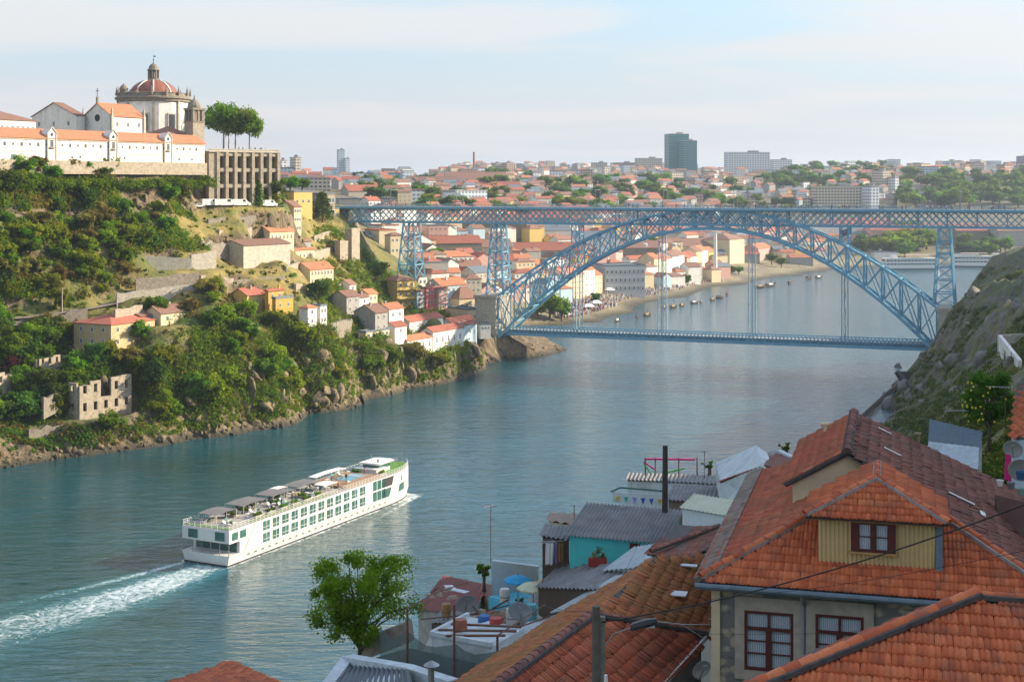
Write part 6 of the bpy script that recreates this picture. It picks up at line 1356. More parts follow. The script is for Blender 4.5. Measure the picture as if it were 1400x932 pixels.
# ---------------------------------------------------------------- the white river cruise ship under way
SHD = Vector((.452, .892, 0)).normalized(); SH0 = Vector((-57.2, 265.4, 0)); SL = 71.0; SHR = math.atan2(SHD.y, SHD.x)
ship = thing('cruise_ship', 'long white river cruise ship with two rows of windows heading for the bridge', 'cruise ship', SH0 + SHD * SL / 2, SHR)
WP = M('ship_white_paint', (.70, .69, .66), .35, .05, .6); TEAK = M('teak_deck', (.30, .19, .11), .7, .2, 1.5); GREYD = M('grey_deck', (.33, .31, .28), .8, .15, 1); TURF = M('green_turf', (.09, .22, .03), .9, .25, 3); SG = M('tinted_glass', (.045, .13, .11), .05, .25, .5)
X0, X1, HWD = -SL / 2, SL / 2, 5.5
def shw(x, fl=0.0):
    u = max(0, (x - (X1 - 15)) / 15); return HWD * (max(0, 1 - u ** 2.3)) ** .62 + (fl if u < 1 else 0)
def outline(xa, xb, ins=0.0, n=14, bowins=0.0):
    xs = [xa] + [xb - (xb - max(xa, X1 - 15)) * (1 - i / n) ** 1.0 for i in range(0 if xb > X1 - 15 else n, n + 1)]
    r = [(x, -max(.05, shw(x + bowins) - ins)) for x in xs]; l = [(x, -y) for x, y in r[::-1]]
    return r + l
def ringed(mb, oa, za, ob, zb):
    """skin between two outlines of the same length"""
    n = len(oa); return mb.add([(x, y, za) for x, y in oa] + [(x, y, zb) for x, y in ob], [(i, (i + 1) % n, n + (i + 1) % n, n + i) for i in range(n)] + [tuple(range(n))[::-1], tuple(range(n, 2 * n))])
mb = MB(); ringed(mb, outline(X0 + .3, X1 - 2.4, .7), -.6, outline(X0, X1 - .9, 0), 2.05); mb.build('hull', WP, ship)
mb = MB(); ringed(mb, outline(X0 - .02, X1 - 2.2, .55), -.15, outline(X0 - .02, X1 - 2.1, .42), .28); mb.build('boot_stripe', DARK, ship)
mb = MB(); ringed(mb, outline(X0 + 3.2, X1 - .9, .02), 2.05, outline(X0 + 3.2, X1 - .4, .02), 4.35); body = mb.build('lower_cabins', WP, ship)
mb = MB(); ringed(mb, outline(X0, X1 - .4, 0), 4.35, outline(X0, X1 + .1, 0), 6.75); mb.build('upper_cabins', WP, ship)
mb = MB(); mb.box((X0 + 3.19, 0, 3.1), (.06, 9.6, 2.0)); mb.build('aft_glass', SG, ship)
mb = MB()
for y in (-5.3, -3.2, -1.1, 1.1, 3.2, 5.3): mb.tube([(X0 + .15, y, 2.0), (X0 + .15, y, 4.4)], .07, 6)
mb.bar((X0 + .15, -5.3, 3.0), (X0 + .15, 5.3, 3.0), .07); mb.bar((X0 + .15, -5.3, 2.65), (X0 + .15, 5.3, 2.65), .04); mb.build('aft_railing', METAL, ship)
for y in (-3.4, 2.9):
    mb = MB(); mb.box((X0 - .03, y, 5.55), (.08, 2.3, 1.65)); w = mb.build('stern_window', SG, ship); mb = MB()
    for q in (-1.2, 1.2): mb.box((X0 - .04, y + q, 5.55), (.12, .1, 1.85))
    for q in (-.88, .88): mb.box((X0 - .041, y, 5.55 + q), (.12, 2.5, .1))
    mb.build('frame', FRAMEW, w)
def side_panel(name, poly, mat, s, out=.05, parent=None):
    """polygon in (x, z) laid on the ship's side s (-1 starboard), following the hull's curve"""
    xs = sorted({p[0] for p in poly}); mb = MB(); n = 8; xa, xb = xs[0], xs[-1]
    # cut the polygon into narrow strips so that it bends with the side
    def zr(x):
        zs = []
        for (x0, z0), (x1, z1) in zip(poly, poly[1:] + poly[:1]):
            if abs(x1 - x0) > 1e-6 and min(x0, x1) - 1e-6 <= x <= max(x0, x1) + 1e-6: zs.append(z0 + (z1 - z0) * (x - x0) / (x1 - x0))
        return min(zs), max(zs)
    xx = sorted(set([xa + (xb - xa) * i / n for i in range(n + 1)] + xs)); vs = []; fs = []
    for x in xx:
        a, b_ = zr(min(max(x, xa + 1e-4), xb - 1e-4)); y = s * (shw(x + .3) + out); vs += [(x, y, a), (x, y, b_)]
    for i in range(len(xx) - 1): fs.append((2 * i, 2 * i + 2, 2 * i + 3, 2 * i + 1))
    mb.add(vs, fs); return mb.build(name, mat, parent or ship)
pitch = SL * .52 / 12
for s in (-1, 1):
    for f, z in ((0, 2.35), (1, 4.65)):
        for k in range(12):
            x = X0 + SL * .145 + k * pitch; w = side_panel('cabin_window', [(x, z), (x + pitch * .70, z), (x + pitch * .70, z + 1.75), (x, z + 1.75)], SG, s, .03)
            if s < 0:
                mb = MB(); mb.box((x + pitch * .35, s * (HWD + .06), z + .87), (.1, .1, 1.75)); mb.box((x + pitch * .35, s * (HWD + .065), z + .62), (pitch * .70, .1, .05)); mb.build('mullion', WP, w)
        for k in range(3):
            x = X0 + SL * .695 + k * 1.75; side_panel('tall_window', [(x, z - .05), (x + 1.5, z - .05), (x + 1.5, z + 1.95), (x, z + 1.95)], SG, s, .03)
        for k in range(2): x = X0 + .8 + k * 2.4; side_panel('aft_window', [(x, 4.75), (x + 1.9, 4.75), (x + 1.9, 6.2), (x, 6.2)], SG, s, .03) if f else None
    a = X0 + SL * .79
    side_panel('open_terrace', [(a - 2.6, 4.6), (a + 1.1, 4.6), (a + 1.9, 6.55), (a - 2.6, 6.55)], DARK, s, .03); side_panel('terrace_glass', [(a - 2.6, 2.3), (a - .2, 2.3), (a + .9, 4.2), (a - 2.6, 4.2)], SG, s, .03)
    side_panel('lounge_glass', [(X0 + SL * .845, 2.5), (X1 - 5.2, 2.5), (X1 - 3.9, 4.15), (X0 + SL * .855, 4.15)], SG, s, .05); side_panel('lounge_glass', [(X0 + SL * .86, 4.75), (X1 - 3.6, 4.75), (X1 - 2.9, 6.4), (X0 + SL * .872, 6.4)], SG, s, .05)
    side_panel('raked_line', [(X0 + 4.3, 2.1), (X0 + 4.6, 2.1), (X0 + 8.1, 6.6), (X0 + 7.8, 6.6)], GREYD, s, .03)
    mb = MB()
    for k in range(26): x = X0 + 6 + k * 2.2; mb.tube([(x, s * (HWD - .08), 1.25), (x, s * (HWD + .02), 1.25)], .17, 8) if x < X1 - 15 else None
    mb.build('portholes', SG, ship)
    mb = MB(); mb.bar((X0, s * (HWD + .05), 2.02), (X1 - 15, s * (HWD + .05), 2.02), .12, .12); mb.bar((X0, s * (HWD + .04), 4.4), (X1 - 15, s * (HWD + .04), 4.4), .1, .1); mb.build('rubbing_strake', WP, ship)
# sun deck
ZD_ = 6.75
mb = MB(); mb.prism(outline(X0 + .15, X1 - .2, .15), ZD_ + .01, ZD_ + .06); sdk = mb.build('sun_deck', GREYD, ship)
mb = MB(); mb.prism([(X0 + .5, -5.1), (X0 + 1.5, -5.1), (X0 + 1.5, 5.1), (X0 + .5, 5.1)], ZD_ + .07, ZD_ + .15); mb.build('turf_strip', TURF, sdk)
mb = MB(); mb.prism([(X0 + 7, -5.0), (X0 + 34, -5.0), (X0 + 34, -4.1), (X0 + 7, -4.1)], ZD_ + .07, ZD_ + .13); mb.build('turf_strip', TURF, sdk)
mb = MB(); mb.prism(outline(X1 - 13.5, X1 - .8, .7), ZD_ + .07, ZD_ + .16); mb.build('bow_turf', TURF, sdk)
mb = MB(); mb.prism([(X0 + 40, -4.6), (X0 + 54, -4.6), (X0 + 54, 4.6), (X0 + 40, 4.6)], ZD_ + .07, ZD_ + .55); pd = mb.build('pool_deck', TEAK, sdk)
mb = MB(); mb.prism([(X0 + 45, -2.0), (X0 + 49, -2.0), (X0 + 49, 1.6), (X0 + 45, 1.6)], ZD_ + .56, ZD_ + .62); mb.build('pool', M('pool_water', (.05, .25, .34), .05, .1), pd)
mb = MB(); mb.prism([(X0 + 49.6, -2.0), (X0 + 52.4, -2.0), (X0 + 52.4, 1.6), (X0 + 49.6, 1.6)], ZD_ + .56, ZD_ + .60); mb.build('skylight', M('skylight_glass', (.25, .38, .46), .1, .1), pd)
for s in (-1, 1):
    mb = MB(); pts = [(x, s * (shw(x) - .12)) for x in np.linspace(X0 + .1, X1 - .6, 60)]
    for (xa, ya), (xb, yb) in zip(pts, pts[1:]):
        for z in (.35, .65, 1.0): mb.bar((xa, ya, ZD_ + z), (xb, yb, ZD_ + z), .05, .05)
        mb.bar((xa, ya, ZD_), (xa, ya, ZD_ + 1.0), .06, .06)
    mb.build('railing', WP, ship)
mb = MB()
for y in np.linspace(-5.3, 5.3, 9): mb.bar((X0 + .12, y, ZD_), (X0 + .12, y, ZD_ + 1.0), .06)
for z in (.35, .65, 1.0): mb.bar((X0 + .12, -5.3, ZD_ + z), (X0 + .12, 5.3, ZD_ + z), .05)
mb.build('railing', WP, ship)
AWN = M('grey_awning', (.15, .145, .145), .8, .1, 1); AWW = M('white_awning', (.75, .74, .72), .7, .05, 1)
for (xa, xb, ya, yb, mt) in ((3.5, 9.5, .2, 4.6, AWN), (12, 19.5, .4, 4.9, AWN), (21.5, 29, .4, 4.9, AWN), (31, 38.5, .6, 4.9, AWN), (34.5, 39, -3.6, -.4, AWW), (40.5, 52, 3.2, 5.2, AWW), (26, 30.5, 3.4, 5.2, AWW)):
    mb = MB()
    for i in range(6):
        u0, u1 = i / 6, (i + 1) / 6; zc = lambda u: ZD_ + 1.6 + .15 * math.sin(u * math.pi); mb.slab([(X0 + xa + (xb - xa) * u0, ya, zc(u0)), (X0 + xa + (xb - xa) * u1, ya, zc(u1)), (X0 + xa + (xb - xa) * u1, yb, zc(u1)), (X0 + xa + (xb - xa) * u0, yb, zc(u0))], (0, 0, .05))
    aw = mb.build('awning', mt, ship); mb = MB()
    for x in (xa, (xa + xb) / 2, xb):
        for y in (ya, yb): mb.tube([(X0 + x, y, ZD_), (X0 + x, y, ZD_ + 1.65)], .045, 5)
    mb.build('awning_posts', WP, aw)
# wheelhouse at the bow
xw = X1 - 11.5; mb = MB(); mb.prism([(xw - 2.4, -2.1), (xw + 2.2, -2.1), (xw + 3.0, -1.2), (xw + 3.0, 1.2), (xw + 2.2, 2.1), (xw - 2.4, 2.1)], ZD_ + .1, ZD_ + 2.0); wh = mb.build('wheelhouse', WP, ship)
mb = MB(); mb.prism([(xw - 2.43, -2.13), (xw + 2.22, -2.13), (xw + 3.03, -1.22), (xw + 3.03, 1.22), (xw + 2.22, 2.13), (xw - 2.43, 2.13)], ZD_ + .95, ZD_ + 1.65); mb.build('wheelhouse_window', SG, wh)
mb = MB(); mb.prism([(xw - 3.0, -2.7), (xw + 3.2, -2.7), (xw + 3.9, -1.5), (xw + 3.9, 1.5), (xw + 3.2, 2.7), (xw - 3.0, 2.7)], ZD_ + 2.0, ZD_ + 2.2); mb.build('wheelhouse_roof', WP, wh)
mb = MB(); mb.tube([(xw, 1.4, ZD_ + 2.2), (xw, 1.4, ZD_ + 3.6)], .05, 5); mb.tube([(xw - 1, -1, ZD_ + 2.2), (xw - 1, -1, ZD_ + 2.8)], .22, 8); mb.build('radar_mast', METAL, wh)
mb = MB(); mb.tube([(X1 - .6, 0, ZD_), (X1 - .6, 0, ZD_ + 2.2)], .04, 5); mb.build('jack_staff', METAL, ship)
mb = MB(); mb.box((X0 + 57, 0, ZD_ + .6), (4, 5.5, 1.1)); mb.box((X0 + 57, 0, ZD_ + 1.2), (4.4, 6, .12)); mb.build('bar_counter', WP, ship)
# things on the deck: chairs, tables, planters, passengers
def SW(x, y, z): c, s = math.cos(SHR), math.sin(SHR); p = ship.location; return Vector((p.x + x * c - y * s, p.y + x * s + y * c, z))
dc = MB(); dc.mat(0).slab([(-.3, -.8, .32), (.3, -.8, .32), (.3, .25, .32), (-.3, .25, .32)], (0, 0, .06)); dc.slab([(-.3, .25, .34), (.3, .25, .34), (.3, .75, .85), (-.3, .75, .85)], (0, .02, .06))
for x in (-.26, .26):
    for y in (-.7, .3): dc.bar((x, y, 0), (x, y, .33), .05)
DCM = [dc.mesh('deck_chair', [m_]) for m_ in (WP, M('beige_cushion', (.50, .44, .34), .9, .1), M('teal_cushion', (.08, .22, .22), .9, .1))]
for i in range(66):
    x, y = (X0 + rng.uniform(8, 40), rng.uniform(-3.9, 3.6)) if i < 50 else (X0 + rng.uniform(2.5, 6), rng.uniform(-4.4, 4.4)) if i < 60 else (X0 + rng.uniform(41, 53), rng.choice((-3.2, 2.6)) + rng.uniform(-.4, .4))
    o = link('deck_chair', DCM[rng.choice((0, 0, 1, 2))], None, SW(x, y, ZD_ + (.07 if i < 60 else .56)), (0, 0, SHR + rng.choice((0, 1.57, 3.14, -1.57)) + rng.uniform(-.2, .2))); tag(o, 'small deck chair set out on the sun deck of the cruise ship', 'deck chair', 'deck chairs on the cruise ship')
tb = MB(); tb.tube([(0, 0, .02), (0, 0, .7)], .05, 6); tb.lathe([(.02, .7), (.45, .7), (.45, .75), (.02, .75)], 10); tb.lathe([(.25, .0), (.25, .03), (.02, .04)], 8); TBM = tb.mesh('deck_table', WP)
for i in range(18): tag(link('deck_table', TBM, None, SW(X0 + rng.uniform(8, 38), rng.uniform(-3.6, 3.2), ZD_ + .06)), 'small round white table among the deck chairs', 'table', 'tables on the cruise ship')
plm = []
for sd in range(3):
    V, Q, t_ = leaves([(x_, rng.uniform(-.1, .1), .75) for x_ in (-.8, -.3, .3, .8)], [.4] * 4, 60, .3, seed=sd + 40); plm.append(np_mesh('foliage', V, Q, LEAF, attr=t_))
pb = MB(); pb.box((0, 0, .25), (2.2, .6, .5)); PBM = pb.mesh('planter_box', GREYD)
for i in range(15):
    x = X0 + (9 + i * 2.0 if i < 12 else 54 + (i - 12) * 1.6); y = -3.8 + (rng.uniform(-.2, .2)) if i % 2 else rng.uniform(-2, 2.5)
    t = thing('planter', 'low green planter box on the sun deck of the ship', 'planter', SW(x, y, ZD_ + .07), SHR + (0 if i % 2 else 1.57), 'planters on the cruise ship'); link('planter_box', PBM, t); link('foliage', plm[i % 3], t)
for i in range(16): person(SW(X0 + rng.uniform(6, 62), rng.uniform(-4, 4), ZD_ + (.07)), rng.uniform(0, 6.28), 'passenger on the sun deck of the white cruise ship', 'passengers on the cruise ship')
# wake and bow wave: foam lies in the river's own surface
nt = m_w.node_tree; N, L = nt.nodes, nt.links; b = N['Principled BSDF']
co = coord(nt); mpw = N.new('ShaderNodeMapping'); mpw.vector_type = 'TEXTURE'; mpw.inputs['Location'].default_value = SH0; mpw.inputs['Rotation'].default_value = (0, 0, SHR); L.new(co, mpw.inputs[0])
sx = N.new('ShaderNodeSeparateXYZ'); L.new(mpw.outputs[0], sx.inputs[0]); xs_, ys_ = sx.outputs[0], sx.outputs[1]
aft = math2(nt, 'MULTIPLY', xs_, -1)                                # metres behind the stern
bend = math2(nt, 'SUBTRACT', ys_, math2(nt, 'MULTIPLY', math2(nt, 'POWER', math2(nt, 'MAXIMUM', aft, 0), 2), .0032))
half = mrange(nt, aft, 0, 70, 6.5, 19.0); vv_ = math2(nt, 'DIVIDE', bend, half)
p1 = mrange(nt, math2(nt, 'ABSOLUTE', math2(nt, 'ADD', vv_, .22)), .30, 1.0, 1, 0); p2 = math2(nt, 'MULTIPLY', mrange(nt, math2(nt, 'ABSOLUTE', math2(nt, 'SUBTRACT', vv_, .72)), .04, .26, 1, 0), mrange(nt, aft, 5, 70, 1, .25))
core = math2(nt, 'MULTIPLY', math2(nt, 'MAXIMUM', p1, p2), math2(nt, 'MULTIPLY', mrange(nt, aft, -1.5, 1, 0, 1), mrange(nt, aft, 15, 130, 1, .25)))
nf = noise(nt, .34, 10, .78, mpw.outputs[0], 2.6); foam = mrange(nt, math2(nt, 'ADD', nf.outputs[0], math2(nt, 'MULTIPLY', core, .40)), .78, 1.0, 0, 1)
foam = math2(nt, 'MULTIPLY', foam, mrange(nt, core, .02, .3, 0, 1))
# beside the hull: bow wave and side wash
side = math2(nt, 'ABSOLUTE', ys_); wsd = mrange(nt, xs_, 0, SL, 16, 5.2)
sw = math2(nt, 'MULTIPLY', mrange(nt, math2(nt, 'ABSOLUTE', math2(nt, 'SUBTRACT', side, wsd)), .3, 2.2, 1, 0), math2(nt, 'MULTIPLY', mrange(nt, xs_, SL * .15, SL, .15, 1), mrange(nt, xs_, SL - 3, SL + 1.5, 1, 0)))
near_h = math2(nt, 'MULTIPLY', mrange(nt, side, 5.4, 7.2, 1, 0), math2(nt, 'MULTIPLY', mrange(nt, xs_, -1, 0, 0, 1), mrange(nt, xs_, SL - 2, SL + 1, 1, 0)))
sf = math2(nt, 'MAXIMUM', sw, math2(nt, 'MULTIPLY', near_h, .9)); foam2 = mrange(nt, math2(nt, 'ADD', nf.outputs[0], math2(nt, 'MULTIPLY', sf, .45)), .80, .98, 0, .9)
foam2 = math2(nt, 'MULTIPLY', foam2, mrange(nt, sf, .02, .25, 0, 1)); allf = math2(nt, 'MAXIMUM', foam, foam2)
old = b.inputs['Base Color'].links[0].from_socket
aq = math2(nt, 'MULTIPLY', core, mrange(nt, aft, 0, 80, .8, .15))
L.new(mixrgb(nt, allf, mixrgb(nt, aq, old, (.05, .25, .30)), (.68, .74, .75)), b.inputs['Base Color']); L.new(mrange(nt, allf, 0, 1, .09, .7), b.inputs['Roughness'])
# ---------------------------------------------------------------- near roofs: tiles laid one by one
def tilemat(name, stops, lichen, lamt, moss=None, mamt=.0, lscale=1.2):
    m, nt, N, L, b = newmat(name); co = coord(nt)
    at = N.new('ShaderNodeAttribute'); at.attribute_name = 'tone'; r = ramp(nt, stops); L.new(at.outputs['Fac'], r.inputs[0])
    n1 = noise(nt, lscale, 7, .7, co, .5); n2 = noise(nt, 14, 4, .65, co); n3 = noise(nt, .5, 6, .7, co, .8)
    col = mixrgb(nt, mrange(nt, n2.outputs[0], .35, .75, 0, .35), r.outputs[0], tuple(x * .45 for x in stops[0][1]))
    col = mixrgb(nt, mrange(nt, n1.outputs[0], .5, .68, 0, lamt), col, lichen)
    if moss: col = mixrgb(nt, mrange(nt, n3.outputs[0], .46, .62, 0, mamt), col, moss)
    L.new(col, b.inputs['Base Color']); b.inputs['Roughness'].default_value = .82
    L.new(bumpn(nt, n2.outputs[0], .5, .02), b.inputs['Normal']); return m
T_NEW = tilemat('new_clay_tiles', [(0, (.38, .078, .026)), (.5, (.56, .13, .042)), (1, (.66, .20, .075))], (.15, .085, .06), .6)
T_MID = tilemat('weathered_clay_tiles', [(0, (.30, .062, .03)), (.5, (.46, .10, .045)), (1, (.56, .17, .08))], (.10, .06, .05), .6, (.14, .11, .035), .35)
T_OLD = tilemat('old_dark_tiles', [(0, (.11, .04, .03)), (.5, (.23, .075, .052)), (1, (.36, .14, .10))], (.12, .10, .085), .75, (.09, .07, .05), .3, 1.8)
T_MOSS = tilemat('mossy_tiles', [(0, (.30, .08, .026)), (.5, (.47, .145, .045)), (1, (.58, .23, .08))], (.16, .11, .07), .6, (.20, .14, .03), .7, 1.5)
MORTAR = M('mortar', (.30, .28, .27), .9, .3, 6, (.10, .09, .09), .5); MORTD = M('dark_mortar', (.07, .065, .065), .9, .3, 6)
def tiles(name, poly, mat, w=.205, l=.30, kind='roman', jit=.01, seed=1, lift=.035, parent=None, origin=None, fall=None, skip=0.0, hump=.022):
    """covers a flat polygon with single tiles; courses lie level, ribs run down the fall"""
    g = np.random.default_rng(seed); pts = [Vector(p) for p in poly]
    n = Vector((0, 0, 0))
    for i in range(1, len(pts) - 1): n += (pts[i] - pts[0]).cross(pts[i + 1] - pts[0])
    n.normalize(); n = n if n.z > 0 else -n
    up = (Vector((0, 0, 1)) - n * n.z) if fall is None else -(Vector(fall) - n * n.dot(Vector(fall))); up.normalize(); u = up.cross(n).normalized(); o = pts[0]
    uv = np.array([((p - o).dot(u), (p - o).dot(up)) for p in pts]); u0, u1, v0, v1 = uv[:, 0].min(), uv[:, 0].max(), uv[:, 1].min(), uv[:, 1].max()
    nc = int((u1 - u0) / w) + 2; nr_ = int((v1 - v0) / l) + 2
    prof = {'roman': [(0, .0), (.14, .0), (.24, .55), (.38, 1), (.52, 1), (.66, .55), (.76, 0), (1, 0)], 'canal': [(0, 0), (.12, .55), (.28, .95), (.42, 1), (.58, .7), (.70, .1), (.85, -.1), (1, 0)], 'flat': [(0, .2), (.06, 1), (.14, .3), (.46, .1), (.5, .8), (.56, .1), (.94, .2), (1, .3)]}[kind]
    px_ = np.array([a for a, _ in prof]) * w; ph = np.array([c for _, c in prof]) * hump; k = len(prof)
    R_, C_ = np.meshgrid(np.arange(nr_), np.arange(nc), indexing='ij'); R_ = R_.ravel(); C_ = C_.ravel(); m = len(R_)
    du = g.normal(size=m) * jit * .5; dv = g.normal(size=m) * jit * 1.4; dh = np.abs(g.normal(size=m)) * jit * .7; yaw = g.normal(size=m) * jit * 1.2; tone = (g.random(m) * .75 + .25 * np.repeat(g.random(nr_), nc)).clip(0, 1)
    tu = u0 + C_ * w + du; tv = v0 + R_ * l + dv
    lo = np.stack([tu[:, None] + px_, np.broadcast_to((tv - .045)[:, None], (m, k)), lift + ph[None, :] + dh[:, None] + .022], 2)
    hi = np.stack([tu[:, None] + px_ + yaw[:, None], np.broadcast_to((tv + l + .01)[:, None], (m, k)), lift - .012 + ph[None, :] * .92 + np.zeros((m, 1))], 2)
    bt = lo.copy(); bt[:, :, 2] -= .030
    A = np.stack([bt, lo, hi], 1)                                      # (m,3,k,3)
    cu = (A[:, 1, :-1, 0] + A[:, 1, 1:, 0]) / 2; cv = np.broadcast_to((tv + l * .5)[:, None], cu.shape)
    ins = np.zeros(cu.shape, bool); j = len(uv) - 1
    for i in range(len(uv)):
        xi, yi = uv[i]; xj, yj = uv[j]
        if abs(yj - yi) > 1e-9: ins ^= ((yi > cv) != (yj > cv)) & (cu < (xj - xi) * (cv - yi) / (yj - yi) + xi)
        j = i
    if skip: ins &= (g.random(m) > skip)[:, None]
    base = (np.arange(m) * 3 * k)[:, None] + np.arange(k - 1)[None, :]
    q1 = np.stack([base + k, base + k + 1, base + 2 * k + 1, base + 2 * k], 2)[ins]; q0 = np.stack([base, base + 1, base + k + 1, base + k], 2)[ins]
    Q = np.concatenate([q1, q0]); T = np.repeat(tone, 3 * k); V = A.reshape(-1, 3)
    used = np.unique(Q); mp_ = np.full(len(V), -1); mp_[used] = np.arange(len(used)); V = V[used]; T = T[used]; Q = mp_[Q]
    og = Vector(origin) if origin is not None else Vector((0, 0, 0)); Bm = np.array([u, up, n]); W = V @ Bm + np.array(o - og)
    ob = link(name, np_mesh(name, W, Q, mat, attr=T), parent); slab = MB(); slab.slab([p - og - n * .06 for p in pts], n * .05); s_ = slab.mesh('roof_boards', MORTD); link('roof_boards', s_, ob)
    return ob
def caps(name, p, q, mat, r=.095, seg=.34, parent=None, origin=(0, 0, 0), mortar=MORTAR, mw=.26, seed=1):
    g = random.Random(seed); p, q = Vector(p) - Vector(origin), Vector(q) - Vector(origin); d = q - p; n = max(1, int(d.length / seg)); d.normalize(); x = d.cross(Vector((0, 0, 1))).normalized(); y = x.cross(d); V = []; Q = []; T = []; k = 6
    for i in range(n):
        a = p + (q - p) * (i / n) - d * .03; b_ = p + (q - p) * ((i + 1) / n); t = g.random(); bs = len(V); off = Vector((g.uniform(-.008, .008), g.uniform(-.008, .008), 0))
        for e, rr in ((a, r * 1.12), (a, r * 1.0 if False else r * 1.12), (b_, r * .92)):
            for j in range(k + 1):
                an = math.pi * (j / k); V.append(tuple(e + off + x * (math.cos(an) * rr) + y * (math.sin(an) * rr * .9 + .03))); T.append(t)
        for j in range(k): Q.append((bs + k + 1 + j, bs + k + 2 + j, bs + 2 * k + 3 + j, bs + 2 * k + 2 + j))
        for j in range(1, k - 1): Q.append((bs, bs + j, bs + j + 1, bs + j + 2))
    o = link(name, np_mesh(name, V, Q, mat, attr=T, smooth=False), parent); mb = MB(); mb.bar(p + y * .01, q + y * .01, mw, .09); mb.build('mortar_bed', mortar, o); return o
def corr(name, p00, p10, p11, p01, mat, waves, amp=.03, parent=None, origin=(0, 0, 0), th=.02, per=8):
    """corrugated sheet: ridges run from the p00-p10 edge to the p01-p11 edge"""
    p00, p10, p11, p01 = (Vector(p) - Vector(origin) for p in (p00, p10, p11, p01)); n = (p10 - p00).cross(p01 - p00).normalized(); m = waves * per; V = []; Q = []
    for i in range(m + 1):
        u = i / m; h = amp * math.sin(2 * math.pi * waves * u)
        for e, f in ((p00, p10), (p01, p11)): V.append(tuple(e.lerp(f, u) + n * h))
    for i in range(m): Q.append((2 * i, 2 * i + 2, 2 * i + 3, 2 * i + 1))
    return link(name, np_mesh(name, V, Q, mat, smooth=True), parent)

# ---- the stone house with the dormer
HO = Vector((4.81, 36, 61)); HA = Vector((.9656, -.26, 0)); HB = Vector((.26, .9656, 0)); SLP = .445
def H3(a, b_, z): return HO + HA * a + HB * b_ + Vector((0, 0, z))
def on_plane(px, py, p, n):
    c = Vector((0, 0, HC)); r = P(px, py, 1) - c; t = n.dot(p - c) / n.dot(r); return c + r * t
SH = thing('stone_house', 'granite house with orange hip roof and yellow corrugated dormer', 'house', H3(4.4, 6, -11), 0); SO = SH.location
granite, nt, N, L, b = newmat('granite_rubble'); co = coord(nt); vo = N.new('ShaderNodeTexVoronoi'); vo.inputs['Scale'].default_value = 2.1; mp = N.new('ShaderNodeMapping'); mp.inputs['Scale'].default_value = (1, 1, 1.7); nzz = noise(nt, 1.5, 4, .6, co); L.new(co, mp.inputs[0]); vv = N.new('ShaderNodeVectorMath'); vv.operation = 'ADD'; sc_ = N.new('ShaderNodeVectorMath'); sc_.operation = 'SCALE'; sc_.inputs[3].default_value = .5; L.new(nzz.outputs[1], sc_.inputs[0]); L.new(mp.outputs[0], vv.inputs[0]); L.new(sc_.outputs[0], vv.inputs[1]); L.new(vv.outputs[0], vo.inputs['Vector']); vo.feature = 'F1'
n2 = noise(nt, 9, 6, .7, co); stone = mrange(nt, vo.outputs['Distance'], .34, .52, 1, 0); sepc = N.new('ShaderNodeSeparateColor'); L.new(vo.outputs['Color'], sepc.inputs[0])
pick = math2(nt, 'MULTIPLY', stone, math2(nt, 'GREATER_THAN', sepc.outputs[0], .15)); col = mixrgb(nt, pick, (.20, .195, .185), (.50, .43, .31)); col = mixrgb(nt, mrange(nt, n2.outputs[0], .4, .75, 0, .6), col, (.16, .15, .14)); L.new(col, b.inputs['Base Color']); b.inputs['Roughness'].default_value = .92; L.new(bumpn(nt, math2(nt, 'ADD', math2(nt, 'MULTIPLY', stone, .5), n2.outputs[0]), .8, .05), b.inputs['Normal'])
def hpart(mb, name, mat, parent=SH): return mb.build(name, mat, parent, SO)
mb = MB(); mb.slab([H3(.28, .35, -12), H3(8.5, .35, -12), H3(8.5, 12.2, -12), H3(.28, 12.2, -12)], (0, 0, 11.95)); wall = hpart(mb, 'wall', granite)
mb = MB(); mb.slab([H3(.2, .27, -12), H3(.42, .27, -12), H3(.42, .5, -12), H3(.2, .5, -12)], (0, 0, 11.9)); hpart(mb, 'corner_quoin', CREAM, wall)
zF = lambda b_: SLP * b_; zR = lambda a: 2.4 - .45 * (a - 3.41)
roof = tiles('front_roof', [H3(-.05, -.1, -.04), H3(8.85, -.1, -.04), H3(4.42, 4.4, zF(4.4))], T_NEW, .108, .32, 'roman', .005, 3, parent=SH, origin=SO)
tiles('left_roof', [H3(-.05, 0, 0), H3(4.4, 4.4, zF(4.4)), H3(4.4, 5.3, zF(4.4)), H3(2.3, 5.3, SLP * 2.3), H3(1.9, 12.3, SLP * 1.9), H3(-.05, 13.6, -.02)], T_MID, .125, .33, 'canal', .014, 4, skip=.006, parent=SH, origin=SO)
tiles('right_roof', [H3(8.85, 0, zR(8.85)), H3(8.85, 12.4, zR(8.85)), H3(3.41, 12.4, 2.4), H3(3.41, 4.98, 2.4), H3(4.4, 4.4, zR(4.4))], T_OLD, .125, .34, 'canal', .02, 5, skip=.008, parent=SH, origin=SO)
tiles('raised_roof', [H3(3.41, 5.08, 2.4), H3(3.41, 12.4, 2.4), H3(1.7, 12.4, 1.42), H3(1.7, 5.08, 1.42)], T_MID, .125, .33, 'canal', .016, 6, skip=.006, parent=SH, origin=SO)
mb = MB(); mb.slab([H3(1.9, 5.2, .5), H3(4.6, 5.2, .5), H3(4.6, 5.2, 1.82), H3(3.41, 5.2, 2.34), H3(1.9, 5.2, 1.5)], HB * .25); mb.slab([H3(1.9, 5.46, .5), H3(2.1, 5.46, .5), H3(2.1, 12.2, .5), H3(1.9, 12.2, .5)], (0, 0, .95)); hpart(mb, 'raised_gable', CREAM)
